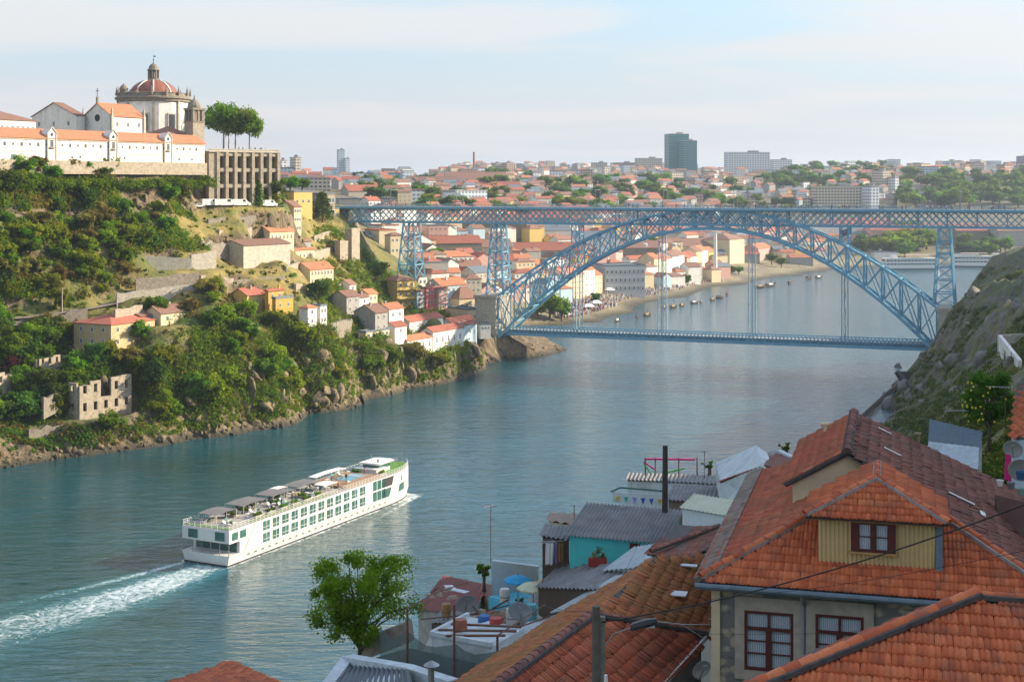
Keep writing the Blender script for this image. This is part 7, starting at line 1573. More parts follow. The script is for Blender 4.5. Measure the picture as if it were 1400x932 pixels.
caps('hip_ridge', H3(-.02, -.02, .06), H3(2.72, 2.72, zF(2.72) + .06), T_NEW, .10, .36, SH, SO, MORTAR, .2, 1); caps('hip_ridge', H3(8.8, 0, .06), H3(5.75, 3.03, zF(3.03) + .06), T_NEW, .10, .36, SH, SO, MORTAR, .3, 2)
caps('main_ridge', H3(3.41, 4.95, 2.46), H3(3.41, 12.4, 2.46), T_OLD, .12, .30, SH, SO, MORTD, .3, 3); caps('verge', H3(1.68, 5.1, 1.44), H3(3.41, 5.1, 2.46), T_MID, .08, .3, SH, SO, MORTD, .2, 4)
mb = MB(); 
mb.slab([H3(-.22, 0, -.12), H3(.32, 0, .12), H3(.32, 13.6, .12), H3(-.22, 13.6, -.12)], (0, 0, .12)); hpart(mb, 'mossy_eave', M('lichen_mortar', (.17, .135, .11), .95, .5, 3, (.30, .24, .18), .6, 1.0, 6))
# gutter and downpipe
GUT = M('blue_grey_gutter', (.11, .16, .20), .5, .2, 3); mb = MB(); mb.tube([H3(-.15, -.2, -.12), H3(8.8, -.2, -.14)], .075, 8); mb.bar(H3(-.1, -.02, -.16), H3(8.8, -.02, -.16), .06, .2); gut = hpart(mb, 'gutter', GUT)
nF = -HB; pw = H3(0, .35, 0); x_ = on_plane(1098, 812, pw, nF); mb = MB(); mb.tube([Vector(x_) + nF * .5 + Vector((0, 0, .1)), Vector(x_) + nF * .4, Vector(x_) + nF * .1 - Vector((0, 0, .25)), Vector(x_) + nF * .1 - Vector((0, 0, 9))], .045, 8); hpart(mb, 'downpipe', M('zinc_pipe', (.24, .29, .33), .5, .1, 2), gut)
MAROON = M('maroon_paint', (.085, .016, .014), .5, .2, 5); CURT, nt, N, L, b = newmat('lace_curtain'); co = coord(nt); wv = N.new('ShaderNodeTexWave'); wv.inputs['Scale'].default_value = 7; wv.inputs['Distortion'].default_value = 3; L.new(co, wv.inputs[0]); L.new(mixrgb(nt, wv.outputs[1], (.20, .27, .34), (.62, .68, .74)), b.inputs['Base Color']); b.inputs['Roughness'].default_value = .5; L.new(bumpn(nt, wv.outputs[1], .5, .05), b.inputs['Normal'])
DRESS = M('dressed_stone', (.40, .35, .29), .9, .15, 4, (.25, .23, .2), .4)
def big_window(x0, y0, x1, y1, parent=wall):
    """dark red casement: transom light above, two leaves below, seen between two pixels on the front wall"""
    A, C = on_plane(x0, y0, pw, nF), on_plane(x1, y1, pw, nF); a0 = (A - HO).dot(HA); a1 = (C - HO).dot(HA); z1 = A.z - HO.z; z0 = C.z - HO.z; b0 = .35
    def bx(mb, aa, ab, za, zb, out0, out1): mb.slab([H3(aa, b0 - out0, za), H3(ab, b0 - out0, za), H3(ab, b0 - out0, zb), H3(aa, b0 - out0, zb)], nF * (out1 - out0))
    mb = MB(); f = .24
    bx(mb, a0 - f, a0, z0 - f, z1 + f + .1, 0, .09); bx(mb, a1, a1 + f, z0 - f, z1 + f + .1, 0, .09); bx(mb, a0, a1, z1, z1 + f + .1, 0, .088); bx(mb, a0, a1, z0 - f, z0, 0, .12); sf = hpart(mb, 'stone_surround', DRESS, parent)
    w = hpart((lambda m_: (bx(m_, a0, a1, z0, z1, .005, .01), m_)[1])(MB()), 'window', CURT, parent); mb = MB(); t = .075; W = a1 - a0; Hh = z1 - z0; zt_ = z0 + Hh * .70
    bx(mb, a0, a0 + t, z0, z1, .01, .075); bx(mb, a1 - t, a1, z0, z1, .01, .075); bx(mb, a0 + t, a1 - t, z1 - t, z1, .01, .075); bx(mb, a0 + t, a1 - t, z0, z0 + t, .01, .075); bx(mb, a0 + t, a1 - t, zt_ - t / 2, zt_ + t / 2, .01, .08); m_ = (a0 + a1) / 2; bx(mb, m_ - .075, m_ + .075, z0 + t, zt_ - t / 2, .01, .078); bx(mb, m_ - .03, m_ + .03, zt_ + t / 2, z1 - t, .01, .07)
    for zz in (.36, .68):
        zz = z0 + t + (zt_ - z0 - t) * zz; bx(mb, a0 + t, m_ - .075, zz - .014, zz + .014, .01, .06); bx(mb, m_ + .075, a1 - t, zz - .014, zz + .014, .01, .06)
    hpart(mb, 'frame', MAROON, w)
big_window(1018, 832, 1085, 919); big_window(1115, 837, 1181, 924); big_window(1248, 852, 1310, 940)
# dormer
Da0, Da1, Db, Dz0, Dz1 = 2.86, 5.66, .85, .36, 1.56
YC = M('yellow_corrugated', (.55, .42, .20), .6, .08, 3, (.36, .26, .13), .35)
mb = MB(); mb.slab([H3(Da0 + .03, Db + .06, Dz0 - .1), H3(Da1 - .03, Db + .06, Dz0 - .1), H3(Da1 - .03, 4.4, Dz0 - .1), H3(Da0 + .03, 4.4, Dz0 - .1)], (0, 0, Dz1 - Dz0 + .1)); dm = hpart(mb, 'dormer_walls', YC)
corr('corrugated_cladding', H3(Da0, Db, Dz0 + .02), H3(Da1, Db, Dz0 + .02), H3(Da1, Db, Dz1), H3(Da0, Db, Dz1), YC, 26, .022, dm, SO)
corr('corrugated_cladding', H3(Da1, Db, Dz0), H3(Da1, 3.2, Dz0), H3(Da1, 3.2, Dz1), H3(Da1, Db, Dz1), YC, 22, .02, dm, SO); corr('corrugated_cladding', H3(Da0, 3.2, Dz0), H3(Da0, Db, Dz0), H3(Da0, Db, Dz1), H3(Da0, 3.2, Dz1), YC, 22, .02, dm, SO)
mb = MB(); mb.bar(H3(Da0 - .2, Db - .12, Dz1 + .03), H3(Da1 + .2, Db - .12, Dz1 + .03), .07, .16); mb.bar(H3(Da1 + .2, Db - .1, Dz1 + .03), H3(Da1 + .2, 3, Dz1 + .03), .07, .16); hpart(mb, 'fascia', M('ochre_wood', (.42, .25, .10), .7, .2, 4), dm)
mb = MB(); mb.slab([H3(Da0 - .08, Db - .12, Dz0 - .05), H3(Da1 + .12, Db - .12, Dz0 - .05), H3(Da1 + .12, Db + .02, Dz0 + .02), H3(Da0 - .08, Db + .02, Dz0 + .02)], (0, 0, .04)); mb.slab([H3(Da1 + .03, Db - .1, Dz0 - .02), H3(Da1 + .2, Db - .1, Dz0 - .02), H3(Da1 + .2, Db + .1, Dz1 - .04), H3(Da1 + .03, Db + .1, Dz1 - .04)], HB * .1); mb.slab([H3(Da1 + .02, Db, Dz0 - .02), H3(Da1 + .2, Db, Dz0 - .02), H3(Da1 + .2, 3.4, zF(3.4) + .08), H3(Da1 + .02, 3.4, zF(3.4) + .08)], (0, 0, .03)); hpart(mb, 'lead_flashing', M('blue_flashing', (.10, .17, .22), .5, .2, 3), dm)
pd_ = H3(0, Db, 0); A, C = on_plane(1165, 711, pd_, nF), on_plane(1223, 755, pd_, nF); a0, a1 = (A - HO).dot(HA), (C - HO).dot(HA); z1, z0 = A.z - HO.z, C.z - HO.z
mb = MB(); mb.slab([H3(a0, Db - .03, z0), H3(a1, Db - .03, z0), H3(a1, Db - .03, z1), H3(a0, Db - .03, z1)], nF * .02); dw = hpart(mb, 'dormer_window', CURT, dm); mb = MB()
def fr(aa, ab, za, zb, o=.1): mb.slab([H3(aa, Db - .05, za), H3(ab, Db - .05, za), H3(ab, Db - .05, zb), H3(aa, Db - .05, zb)], nF * (o - .05))
w_ = a1 - a0; fr(a0 - .03, a0 + w_ * .17, z0, z1); fr(a1 - w_ * .17, a1 + .03, z0, z1); m_ = (a0 + a1) / 2; fr(m_ - w_ * .07, m_ + w_ * .07, z0, z1); fr(a0 + w_ * .17, m_ - w_ * .07, z1 - .06, z1); fr(m_ + w_ * .07, a1 - w_ * .17, z1 - .06, z1); fr(a0 + w_ * .17, m_ - w_ * .07, z0, z0 + .06); fr(m_ + w_ * .07, a1 - w_ * .17, z0, z0 + .06); fr(a0 + w_ * .17, m_ - w_ * .07, (z0 + z1) / 2 - .012, (z0 + z1) / 2 + .012, .08); fr(m_ + w_ * .07, a1 - w_ * .17, (z0 + z1) / 2 - .012, (z0 + z1) / 2 + .012, .08); hpart(mb, 'frame', MAROON, dw)
mb = MB(); mb.slab([H3(a0 - .08, Db - .14, z0 - .06), H3(a1 + .08, Db - .14, z0 - .06), H3(a1 + .08, Db, z0 - .06), H3(a0 - .08, Db, z0 - .06)], (0, 0, .05)); hpart(mb, 'sill', M('ochre_wood', (.42, .25, .10)), dw)
ea0, ea1, eb, ez, ra, rb, rz_ = Da0 - .32, Da1 + .32, Db - .28, Dz1 + .05, 4.26, 2.1, Dz1 + .78
tiles('dormer_roof', [H3(ea0, eb, ez), H3(ea1, eb, ez), H3(ra, rb, rz_)], T_NEW, .105, .27, 'roman', .006, 8, parent=dm, origin=SO)
tiles('dormer_roof', [H3(ea1, eb, ez), H3(ea1, 3.3, ez), H3(ra, 4.6, rz_), H3(ra, rb, rz_)], T_NEW, .105, .36, 'roman', .006, 9, parent=dm, origin=SO); tiles('dormer_roof', [H3(ea0, eb, ez), H3(ra, rb, rz_), H3(ra, 4.6, rz_), H3(ea0, 3.3, ez)], T_NEW, .105, .36, 'roman', .006, 10, parent=dm, origin=SO)
for p, q, s_ in ((H3(ea0, eb, ez + .05), H3(ra, rb, rz_ + .05), 1), (H3(ea1, eb, ez + .05), H3(ra, rb, rz_ + .05), 2), (H3(ra, rb, rz_ + .05), H3(ra, 4.0, rz_ + .05), 3)): caps('dormer_ridge', p, q, T_NEW, .085, .3, dm, SO, MORTAR, .2, s_)
# small things on that house
def pipe_chimney(px, py, d, h, r, mat, label):
    p = P(px, py, d); t = auto(thing('flue_pipe', None, 'chimney', p), label); mb = MB(); mb.tube([(0, 0, -.3), (.05, 0, h)], r, 10); mb.build('pipe', mat, t); mb = MB(); mb.tube([(-r * 1.9, 0, h + r * .6), (r * 2.1, 0, h + r * .6)], r * 1.1, 10); mb.build('cowl', mat, t)
pipe_chimney(1127, 599, 46.2, .42, .065, CREAM, 'short cream flue pipe with a cross cowl on the old roof'); pipe_chimney(1254, 612, 46.4, .42, .055, M('olive_pipe', (.26, .22, .12), .7, .2), 'leaning olive flue pipe behind the dark roof')
mb = MB()
for i in range(4): mb.slab([H3(5.9 + i * .0, 9 + i * .4, zR(5.9) + .11), H3(6.05, 9 + i * .4, zR(6.05) + .11), H3(6.05, 9.16 + i * .4, zR(6.05) + .11), H3(5.9, 9.16 + i * .4, zR(5.9) + .11)], (0, 0, .02))
GLT = M('glass_tile', (.45, .47, .48), .3, .1, 3)
for (a, b_, la, lb) in ((4.4, 8.2, .5, .13), (6.2, 6.1, .7, .14), (7.0, 5.2, .14, .5), (4.2, 11.2, .4, .12)):
    mb = MB(); mb.slab([H3(a, b_, zR(a) + .10), H3(a + la, b_, zR(a + la) + .10), H3(a + la, b_ + lb, zR(a + la) + .10), H3(a, b_ + lb, zR(a) + .10)], (0, 0, .02)); hpart(mb, 'glass_tile', GLT)
# ---- neighbour roofs
def roofhouse(name, label, polys, mats, drop, wallmat, kinds=None, tw=.165, tl=.33, jit=.012, foot=None, cat='house', seed=20):
    """house known by its tiled roof planes (pixel corners on a plane through three surveyed pixels)"""
    allp = [q for pl, _ in polys for q in pl]; c = sum(allp, Vector()) / len(allp); zmin = min(q.z for q in allp); t = thing(name, None, cat, Vector((c.x, c.y, zmin - drop))); auto(t, label)
    for i, (pl, fall) in enumerate(polys): tiles('roof', pl, mats[i % len(mats)], tw, tl, (kinds or ['canal'])[i % len(kinds or [1])], jit, seed + i, parent=t, origin=t.location, fall=fall)
    ft = foot or polys[0][0]; mb = MB(); top = [q - Vector((0, 0, .22)) for q in ft]; n = len(top)
    cc = sum(ft, Vector()) / n; top = [cc.lerp(q, .95) - Vector((0, 0, .22)) for q in ft]
    vs = top + [Vector((q.x, q.y, zmin - drop)) for q in top]; mb.add(vs, [tuple(range(n)), tuple(range(n, 2 * n))[::-1]] + [(i, n + i, n + (i + 1) % n, (i + 1) % n) for i in range(n)]); mb.build('wall', wallmat, t, t.location); return t
def plane3(a, b_, c):
    A, B_, C = P(*a), P(*b_), P(*c); n = (B_ - A).cross(C - A).normalized(); return A, (n if n.z > 0 else -n)
def onp(pl, *pix_): return [on_plane(x, y, pl[0], pl[1]) for x, y in pix_]
# lower right roof
K = P(1335, 818, 26.4); Lw = P(1060, 932, 24.4); n_ = (Lw - K).cross(HA).normalized(); n_ = n_ if n_.z > 0 else -n_; pB = (K, n_)
front = [K, K + HA * 3.2] + onp(pB, (1480, 1010), (960, 974))
tB = roofhouse('tiled_house', 'close orange tiled roof at the frame corner with a bold hip ridge', [(front, None), ([K, Lw + (Lw - K) * .4, P(1062, 925, 26.2), P(1110, 888, 27.4), P(1322, 812, 28.2)], None)], [T_NEW, T_MID], 6, granite, ['roman', 'canal'], .105, .36, .006, seed=31)
caps('hip_ridge', K + Vector((0, 0, .09)), Lw + (Lw - K) * .35 + Vector((0, 0, .09)), T_NEW, .105, .34, tB, tB.location, MORTD, .34, 5); caps('ridge', K + Vector((0, 0, .05)), K + HA * 3.2 + Vector((0, 0, .05)), T_NEW, .08, .34, tB, tB.location, MORTD, .3, 6)
mb = MB(); mb.tube([K - HA * .05, K + HA * .14], .13, 10); mb.build('ridge_end', MORTD, tB, tB.location)
# red roof beside the pole and the broad mossy roof behind it
pD = plane3((690, 932, 32.5), (812, 842, 37.4), (905, 932, 36.5)); D_ = onp(pD, (640, 969), (690, 932), (812, 842), (965, 868), (905, 932), (875, 966))
tD = roofhouse('tiled_house', 'weathered red tiled roof behind the twin utility pole', [(D_, None)], [T_MID], 5, GREYW, ['canal'], .13, .36, .012, seed=41)
caps('ridge', D_[0] + Vector((0, 0, .08)), D_[2] + Vector((0, 0, .08)), T_OLD, .11, .32, tD, tD.location, MORTD, .3, 7); caps('verge', D_[2] + Vector((0, 0, .05)), D_[3] + Vector((0, 0, .05)), T_OLD, .08, .3, tD, tD.location, MORTD, .22, 8)
mb = MB(); mb.bar(D_[3] + Vector((.05, 0, -.02)), D_[5] + Vector((.05, 0, -.02)), .06, .12); mb.build('white_verge_board', FRAMEW, tD, tD.location)
pC = plane3((690, 932, 32.5), (812, 842, 37.4), (620, 932, 38)); C_ = onp(pC, (575, 962), (650, 962), (690, 932), (812, 842), (893, 763), (845, 792), (760, 842))
pC2 = plane3((812, 842, 37.45), (965, 868, 40.2), (960, 757, 47)); C2 = onp(pC2, (812, 841), (965, 867), (976, 800), (966, 757), (893, 763))
tC = roofhouse('tiled_house', 'broad mossy orange roof running down to the terraces', [([q - Vector((0, 0, .04)) for q in C_], None), (C2, None)], [T_MOSS, T_MOSS], 6, GREYW, ['canal'], .125, .32, .016, seed=51)
for px, py in ((925, 817), (908, 822)):
    q = on_plane(px, py, *pC2); mb = MB(); mb.slab([q + HA * i + HB * j + Vector((0, 0, .12)) for i, j in ((-.3, -.25), (.3, -.25), (.3, .25), (-.3, .25))], (0, 0, .03)); mb.build('roof_light', GLT, tC, tC.location); break
q = on_plane(938, 778, *pC2); mb = MB(); mb.slab([q + HA * i + HB * j + Vector((0, 0, .12)) for i, j in ((-.35, -.12), (.35, -.12), (.35, .12), (-.35, .12))], (0, 0, .03)); mb.build('glass_tile', GLT, tC, tC.location)
# bottom left corner roof
pE = plane3((240, 936, 60), (390, 936, 58), (310, 911, 62)); tE = roofhouse('tiled_house', 'orange tiled roof top at the bottom edge left of the tree', [([P(232, 934, 60), P(318, 911, 62.5), P(396, 938, 58), P(330, 975, 56)], None), ([P(318, 911, 62.5), P(232, 934, 60), P(215, 936, 64), P(300, 915, 66)], None)], [T_NEW, T_OLD], 5, GREYW, ['canal'], .18, .33, .014, seed=61)
# smaller tiled roof with white wall by the turquoise house
e0, e1, r0, r1 = P(884, 757, 56), P(938, 764, 52.5), P(925, 716, 60), P(990, 722, 57)
tF = roofhouse('tiled_house', 'small red hip roof with white wall beside the turquoise house', [([e0, e1, P(990, 735, 54), r1, r0], None)], [T_OLD], 5, WHITE, ['canal'], .17, .33, .014, seed=71)
caps('ridge', P(890, 757, 55) + Vector((0, 0, .1)), P(984, 722, 57) + Vector((0, 0, .1)), T_OLD, .1, .32, tF, tF.location, MORTD, .22, 9)
# ---- sheds and terraces going down to the river
TURQ = M('turquoise_wall', (.07, .50, .50), .8, .12, 1.2, (.10, .36, .36), .4); ASB = M('grey_corrugated', (.17, .175, .18), .8, .3, 1.2, (.20, .13, .085), .4, .35); ASBL = M('pale_corrugated', (.34, .40, .43), .7, .2, 1, (.22, .25, .26), .4); WSHT = M('white_sheet', (.55, .62, .66), .6, .15, 1, (.28, .30, .32), .5); GRN = M('pale_green_sheet', (.42, .44, .32), .7, .1, 1); WDIRT = M('dirty_white_wall', (.52, .58, .60), .85, .12, 1.5, (.20, .22, .22), .55, .8)
def shed(name, label, e0, e1, t1, t0, wallmat, roofmat, waves, drop=6, cat='shed', over=.25, amp=.05):
    """lean-to or low house: front eave e0-e1, back top t0-t1 (points), corrugated roof"""
    c = (e0 + e1 + t0 + t1) / 4; zb = min(e0.z, e1.z, t0.z, t1.z) - drop; t = thing(name, None, cat, Vector((c.x, c.y, zb))); auto(t, label); ex = (e1 - e0).normalized(); ey = (t0 - e0).normalized()
    mb = MB(); tp = [q - Vector((0, 0, .08)) for q in (e0, e1, t1, t0)]; bt = [Vector((q.x, q.y, zb)) for q in tp]; mb.add(tp + bt, [(0, 1, 2, 3), (7, 6, 5, 4)] + [(i, 4 + i, 4 + (i + 1) % 4, (i + 1) % 4) for i in range(4)]); mb.build('wall', wallmat, t, t.location)
    corr('corrugated_roof', e0 - ex * over - ey * over, e1 + ex * over - ey * over, t1 + ex * over + ey * .1, t0 - ex * over + ey * .1, roofmat, waves, amp, t, t.location); return t
tT = shed('turquoise_house', 'turquoise walled house with dark corrugated roof', P(779, 729, 75), P(906, 740, 73), P(928, 697, 77.5), P(808, 688, 79.5), TURQ, ASB, 27, 3, 'house', .3, .055)
mb = MB(); q = P(868, 748, 73.6); mb.box((q.x, q.y - .05, q.z), (.55, .15, .45)); mb.build('small_window', MAROON, tT, tT.location)
shed('tool_shed', 'dark corrugated shed left of the turquoise house', P(742, 731, 77), P(776, 736, 76), P(778, 719, 79), P(750, 716, 80), WOODD, ASB, 7, 2.5)
shed('store_room', 'beige store room with flat weathered top behind the tool shed', P(750, 711, 82), P(778, 715, 81), P(790, 702, 88), P(757, 700, 89), CREAM, M('weathered_slab', (.22, .17, .13), .9, .4, 2), 3, 3)
shed('long_white_house', 'long low white house with grey corrugated roof by the water', P(858, 655, 98), P(985, 661, 92), P(990, 650, 98), P(862, 646, 104), WDIRT, ASB, 24, 4, 'house')
shed('corrugated_shed', 'small dark corrugated roof in front of the long white house', P(914, 682, 86), P(985, 686, 83), P(992, 664, 88), P(924, 662, 91), M('brown_wall', (.18, .13, .10), .9, .2), ASB, 14, 3)
shed('metal_shed', 'white metal shed with pale green roof', P(933, 693, 72), P(1003, 705, 68), P(1016, 686, 71), P(952, 675, 76), M('white_metal_cladding', (.55, .62, .66), .5, .08, 2), GRN, 14, 3, amp=.02)
g0 = P(986, 655, 84); tG = thing('white_gabled_house', None, 'house', P(1010, 700, 84)); auto(tG, 'white gabled house with red roof and grey parapet near the water'); mb = MB(); mb.slab([P(985, 690, 82), P(1046, 690, 76), P(1060, 646, 77), P(1044, 636, 78), P(985, 660, 82)], Vector((.6, 6, 0))); mb.build('wall', WDIRT, tG, tG.location)
tiles('roof', [P(984, 659, 82), P(1045, 635, 78), P(1062, 622, 84), P(1004, 640, 90)], T_MID, .2, .36, 'canal', .014, 81, parent=tG, origin=tG.location); tiles('roof', [P(1045, 635, 78), P(1080, 650, 75), P(1084, 628, 82), P(1062, 622, 84)], T_OLD, .2, .36, 'canal', .014, 82, parent=tG, origin=tG.location)
mb = MB(); mb.bar(P(1004, 638, 90), P(1064, 618, 84), .3, .3); mb.bar(P(1064, 618, 84), P(1084, 627, 82), .3, .3); mb.build('parapet', WDIRT, tG, tG.location)
# turquoise terrace with parasols and white wall
tr0 = P(672, 822, 84); tt = thing('terrace', None, 'terrace', P(700, 850, 82)); auto(tt, 'bright blue roof terrace with a tall white back wall'); mb = MB(); mb.slab([P(668, 815, 86), P(742, 836, 78), P(756, 820, 82), P(700, 806, 89)], (0, 0, -4)); mb.build('floor', M('blue_floor', (.07, .42, .58), .6, .15, 1, (.3, .45, .5), .3), tt, tt.location)
mb = MB(); mb.slab([P(672, 812, 87), P(735, 826, 89), P(735, 774, 89), P(672, 766, 87)], (.1, .35, 0)); mb.build('back_wall', M('pale_blue_white_wall', (.50, .58, .62), .85, .08, 1.5, (.3, .34, .36), .3), tt, tt.location)
def parasol(px, py, d, r, col, label, h=2.0):
    p = P(px, py, d); t = auto(thing('parasol', None, 'parasol', p), label); mb = MB(); mb.tube([(0, 0, 0), (0, 0, h + .15)], .03, 6); mb.build('pole', METAL, t); mb = MB(); k = 8; vs = [(0, 0, h)] ; fs = []
    for ring, (rr, zz) in enumerate(((.55, -.12), (1.0, -.42), (1.0, -.56))):
        for i in range(k): a = 2 * math.pi * i / k; vs.append((r * rr * math.cos(a), r * rr * math.sin(a), h + zz * r / 1.3))
    for i in range(k):
        j = (i + 1) % k; fs.append((0, 1 + i, 1 + j)); fs.append((1 + i, 1 + k + i, 1 + k + j, 1 + j)); fs.append((1 + k + i, 1 + 2 * k + i, 1 + 2 * k + j, 1 + k + j))
    mb.add(vs, fs); mb.build('canopy', col, t)
parasol(708, 824, 84.5, .85, M('blue_canvas', (.03, .32, .60), .8, .08), 'blue parasol on the bright blue terrace', 1.65); parasol(729, 831, 81.5, .95, M('cream_canvas', (.55, .58, .42), .8, .08), 'cream parasol beside the blue one', 1.5)
# strips of sheet roofing between the terrace and the mossy roof
def sheet(pts, mat, label, th=.06, name='roof_sheet', cat='roof sheet'):
    mb = MB(); mb.slab([P(*q) for q in pts], (0, 0, -th)); o = mb.top(name, mat, None, cat); return auto(o, label)
mb = MB(); base_pts = [P(560, 900, 62), P(690, 905, 56), P(850, 800, 60), P(905, 742, 71), P(780, 745, 82), P(690, 835, 84), P(590, 850, 86)]
mb.slab([q - Vector((0, 0, .7)) for q in base_pts], (0, 0, -9)); auto(mb.top('terrace_block', GREYW, None, 'terrace'), 'grey terrace block carrying the sheds and sheet roofs')
shed('sheet_lean_to', 'grey corrugated lean to below the turquoise wall', P(736, 800, 74), P(830, 803, 66), P(880, 772, 69), P(770, 770, 77), WOODD, ASB, 18, 1.5)
shed('pale_lean_to', 'pale blue sheet lean to against the turquoise wall', P(830, 776, 70.5), P(888, 771, 66.5), P(912, 741, 69.5), P(868, 748, 72), WSHT, ASBL, 10, 2, amp=.03)
sheet([(752, 836, 70), (800, 828, 65), (858, 784, 64), (842, 786, 67), (790, 820, 70)], ASBL, 'long pale sheet beside the mossy roof edge'); sheet([(745, 822, 76), (795, 818, 72), (800, 806, 76), (755, 809, 79)], M('cyan_sheet', (.12, .38, .52), .6, .2, 1), 'cyan roof sheet behind the yellow reed screen'); sheet([(766, 838, 70), (800, 831, 67), (806, 824, 69), (775, 828, 73)], WSHT, 'white roof sheet in front of the reed screen')
mb = MB()
for i in range(26): q = P(740 + i * 1.2, 830, 77 - i * .08); mb.tube([q, q + Vector((0, 0, .75 + rng.uniform(-.08, .08)))], .022, 4)
auto(mb.top('reed_screen', M('yellow_reed', (.40, .28, .08), .9, .3, 8), None, 'screen'), 'yellow reed screen beside the cream parasol')
# brown roof and rubble beside the tree
tH = shed('brown_roofed_shed', 'low shed with dark red corrugated roof behind the tree', P(572, 832, 92), P(640, 838, 86), P(668, 800, 94), P(608, 786, 102), GREYW, M('dark_red_sheet', (.17, .045, .035), .8, .25, 1.2, (.10, .05, .04), .5), 20, 4, amp=.04)
for i in range(26):
    px, py = rng.choice(((rng.uniform(585, 640), rng.uniform(800, 818)), (rng.uniform(640, 700), rng.uniform(826, 850)), (rng.uniform(690, 790), rng.uniform(838, 856)))); d = 86 - (py - 800) * .25; p = P(px, py, d); k = rng.choice((0, 0, 1, 2))
    mb = MB()
    if k == 0: mb.add([(-.35, -.1, 0), (.3, -.16, 0), (.36, .12, 0), (-.3, .15, 0), (-.28, -.06, .14), (.22, -.1, .16), (.25, .08, .15), (-.2, .1, .18)], [(0, 3, 2, 1), (4, 5, 6, 7), (0, 1, 5, 4), (1, 2, 6, 5), (2, 3, 7, 6), (3, 0, 4, 7)])
    elif k == 1: mb.bar((-.8, 0, .1), (.8, .2, .16), .09, .06)
    else: mb.slab([(-.5, -.3, 0), (.5, -.25, .05), (.45, .3, .1), (-.5, .28, .04)], (0, 0, .04))
    o = mb.build('roof_debris', (STONE, WOODD, WSHT)[k if k < 3 else 0]); o.location = p; o.rotation_euler = (0, 0, rng.uniform(0, 3)); auto(tag(o, None, 'debris', 'loose junk on the low roofs'), {0: 'loose stone lying on the low roofs', 1: 'old plank lying on the low roofs', 2: 'scrap sheet lying on the low roofs'}[k])
# white flat roof, net fence and posts
tw_ = thing('flat_roof_house', None, 'house', P(640, 880, 62)); auto(tw_, 'flat pale blue white roof with long pipes beside the net fence'); fp = [P(590, 868, 66), P(672, 884, 60), P(716, 858, 63), P(640, 842, 71)]; mb = MB(); mb.slab(fp, (0, 0, -5)); mb.build('roof_slab', WDIRT, tw_, tw_.location)
mb = MB(); mb.bar(fp[0] + Vector((0, 0, .1)), fp[1] + Vector((0, 0, .1)), .18, .2); mb.bar(fp[0] + Vector((0, 0, .1)), fp[3] + Vector((0, 0, .1)), .18, .2); mb.build('parapet', WDIRT, tw_, tw_.location)
for (a, b_) in (((600, 864, 66.2), (705, 866, 62)), ((618, 856, 67.5), (712, 860, 63)), ((610, 872, 64), (690, 872, 61))): mb = MB(); mb.tube([P(*a) + Vector((0, 0, .12)), P(*b_) + Vector((0, 0, .12))], .06, 6); mb.build('pipe', RUST, tw_, tw_.location)
net, nt, N, L, b = newmat('green_net'); b.inputs['Base Color'].default_value = (.07, .12, .11, 1); b.inputs['Roughness'].default_value = .9; b.inputs['Alpha'].default_value = .72
nf = thing('net_fence', None, 'fence', P(600, 925, 58)); auto(nf, 'green shade net fence stretched between rusty posts'); pts = [(470, 868, 66), (556, 880, 60), (622, 905, 56), (690, 905, 56)]; hts = [(470, 868), (556, 862), (622, 875), (690, 880)]
A3 = [P(520, 928, 63), P(556, 935, 59), P(622, 940, 56.5), P(682, 925, 57)]; B3 = [P(520, 858, 63), P(556, 862, 59), P(622, 880, 56.5), P(690, 884, 57)]; mb = MB()
for i in range(3): 
    for k in range(5): u0, u1 = k / 5, (k + 1) / 5; sg = lambda u: Vector((0, .12 * math.sin(u * 9 + i), -.35 * math.sin(u * math.pi))); mb.add([A3[i].lerp(A3[i + 1], u0), A3[i].lerp(A3[i + 1], u1), B3[i].lerp(B3[i + 1], u1) + sg(u1), B3[i].lerp(B3[i + 1], u0) + sg(u0)], [(0, 1, 2, 3)])
mb.build('net', net, nf, nf.location)
for px, yt, yb, d in ((557, 832, 930, 59), (621, 826, 940, 56.5), (680, 868, 905, 57.5)): mb = MB(); mb.tube([P(px, yb, d), P(px, yt, d)], .05, 6); mb.build('post', RUST, nf, nf.location)
mb = MB(); mb.tube([P(557, 832, 59), P(590, 812, 66), P(640, 795, 72)], .03, 5); mb.tube([P(680, 868, 57.5), P(745, 826, 66)], .035, 5); mb.build('rail', RUST, nf, nf.location)
wd_ = MB(); wd_.slab([P(488, 905, 70), P(560, 878, 66), P(556, 850, 66), P(500, 872, 70)], (.2, .5, 0)); auto(wd_.top('garden_wall', DARKSTONE, None, 'wall'), 'dark stone garden wall behind the big tree trunk')
yd = MB(); yd.slab([P(452, 932, 60), P(540, 950, 56), P(640, 960, 54), P(690, 915, 57), P(560, 885, 66), P(490, 905, 70)], (0, 0, -6)); auto(yd.top('yard_slab', M('dark_yard', (.07, .075, .075), .95, .3, 2), None, 'yard'), 'dark yard floor inside the net fence')
tc_ = shed('blue_roof_shed', 'dark slatted shed roof with whitewashed edge at the bottom of the picture', P(452, 948, 55), P(565, 962, 51), P(555, 916, 55), P(478, 908, 59), WDIRT, M('dark_slats', (.05, .07, .085), .5, .2, 2), 14, 3, amp=.04)
mb = MB(); mb.bar(P(440, 950, 55.5), P(476, 902, 59.5), .5, .35); mb.bar(P(476, 902, 59.5), P(560, 917, 55.5), .55, .4); mb.bar(P(560, 917, 55.5), P(620, 936, 53.5), .5, .4); mb.build('whitewashed_kerb', M('whitewash', (.45, .52, .56), .9, .2, 2, (.30, .25, .12), .5), tc_, tc_.location)
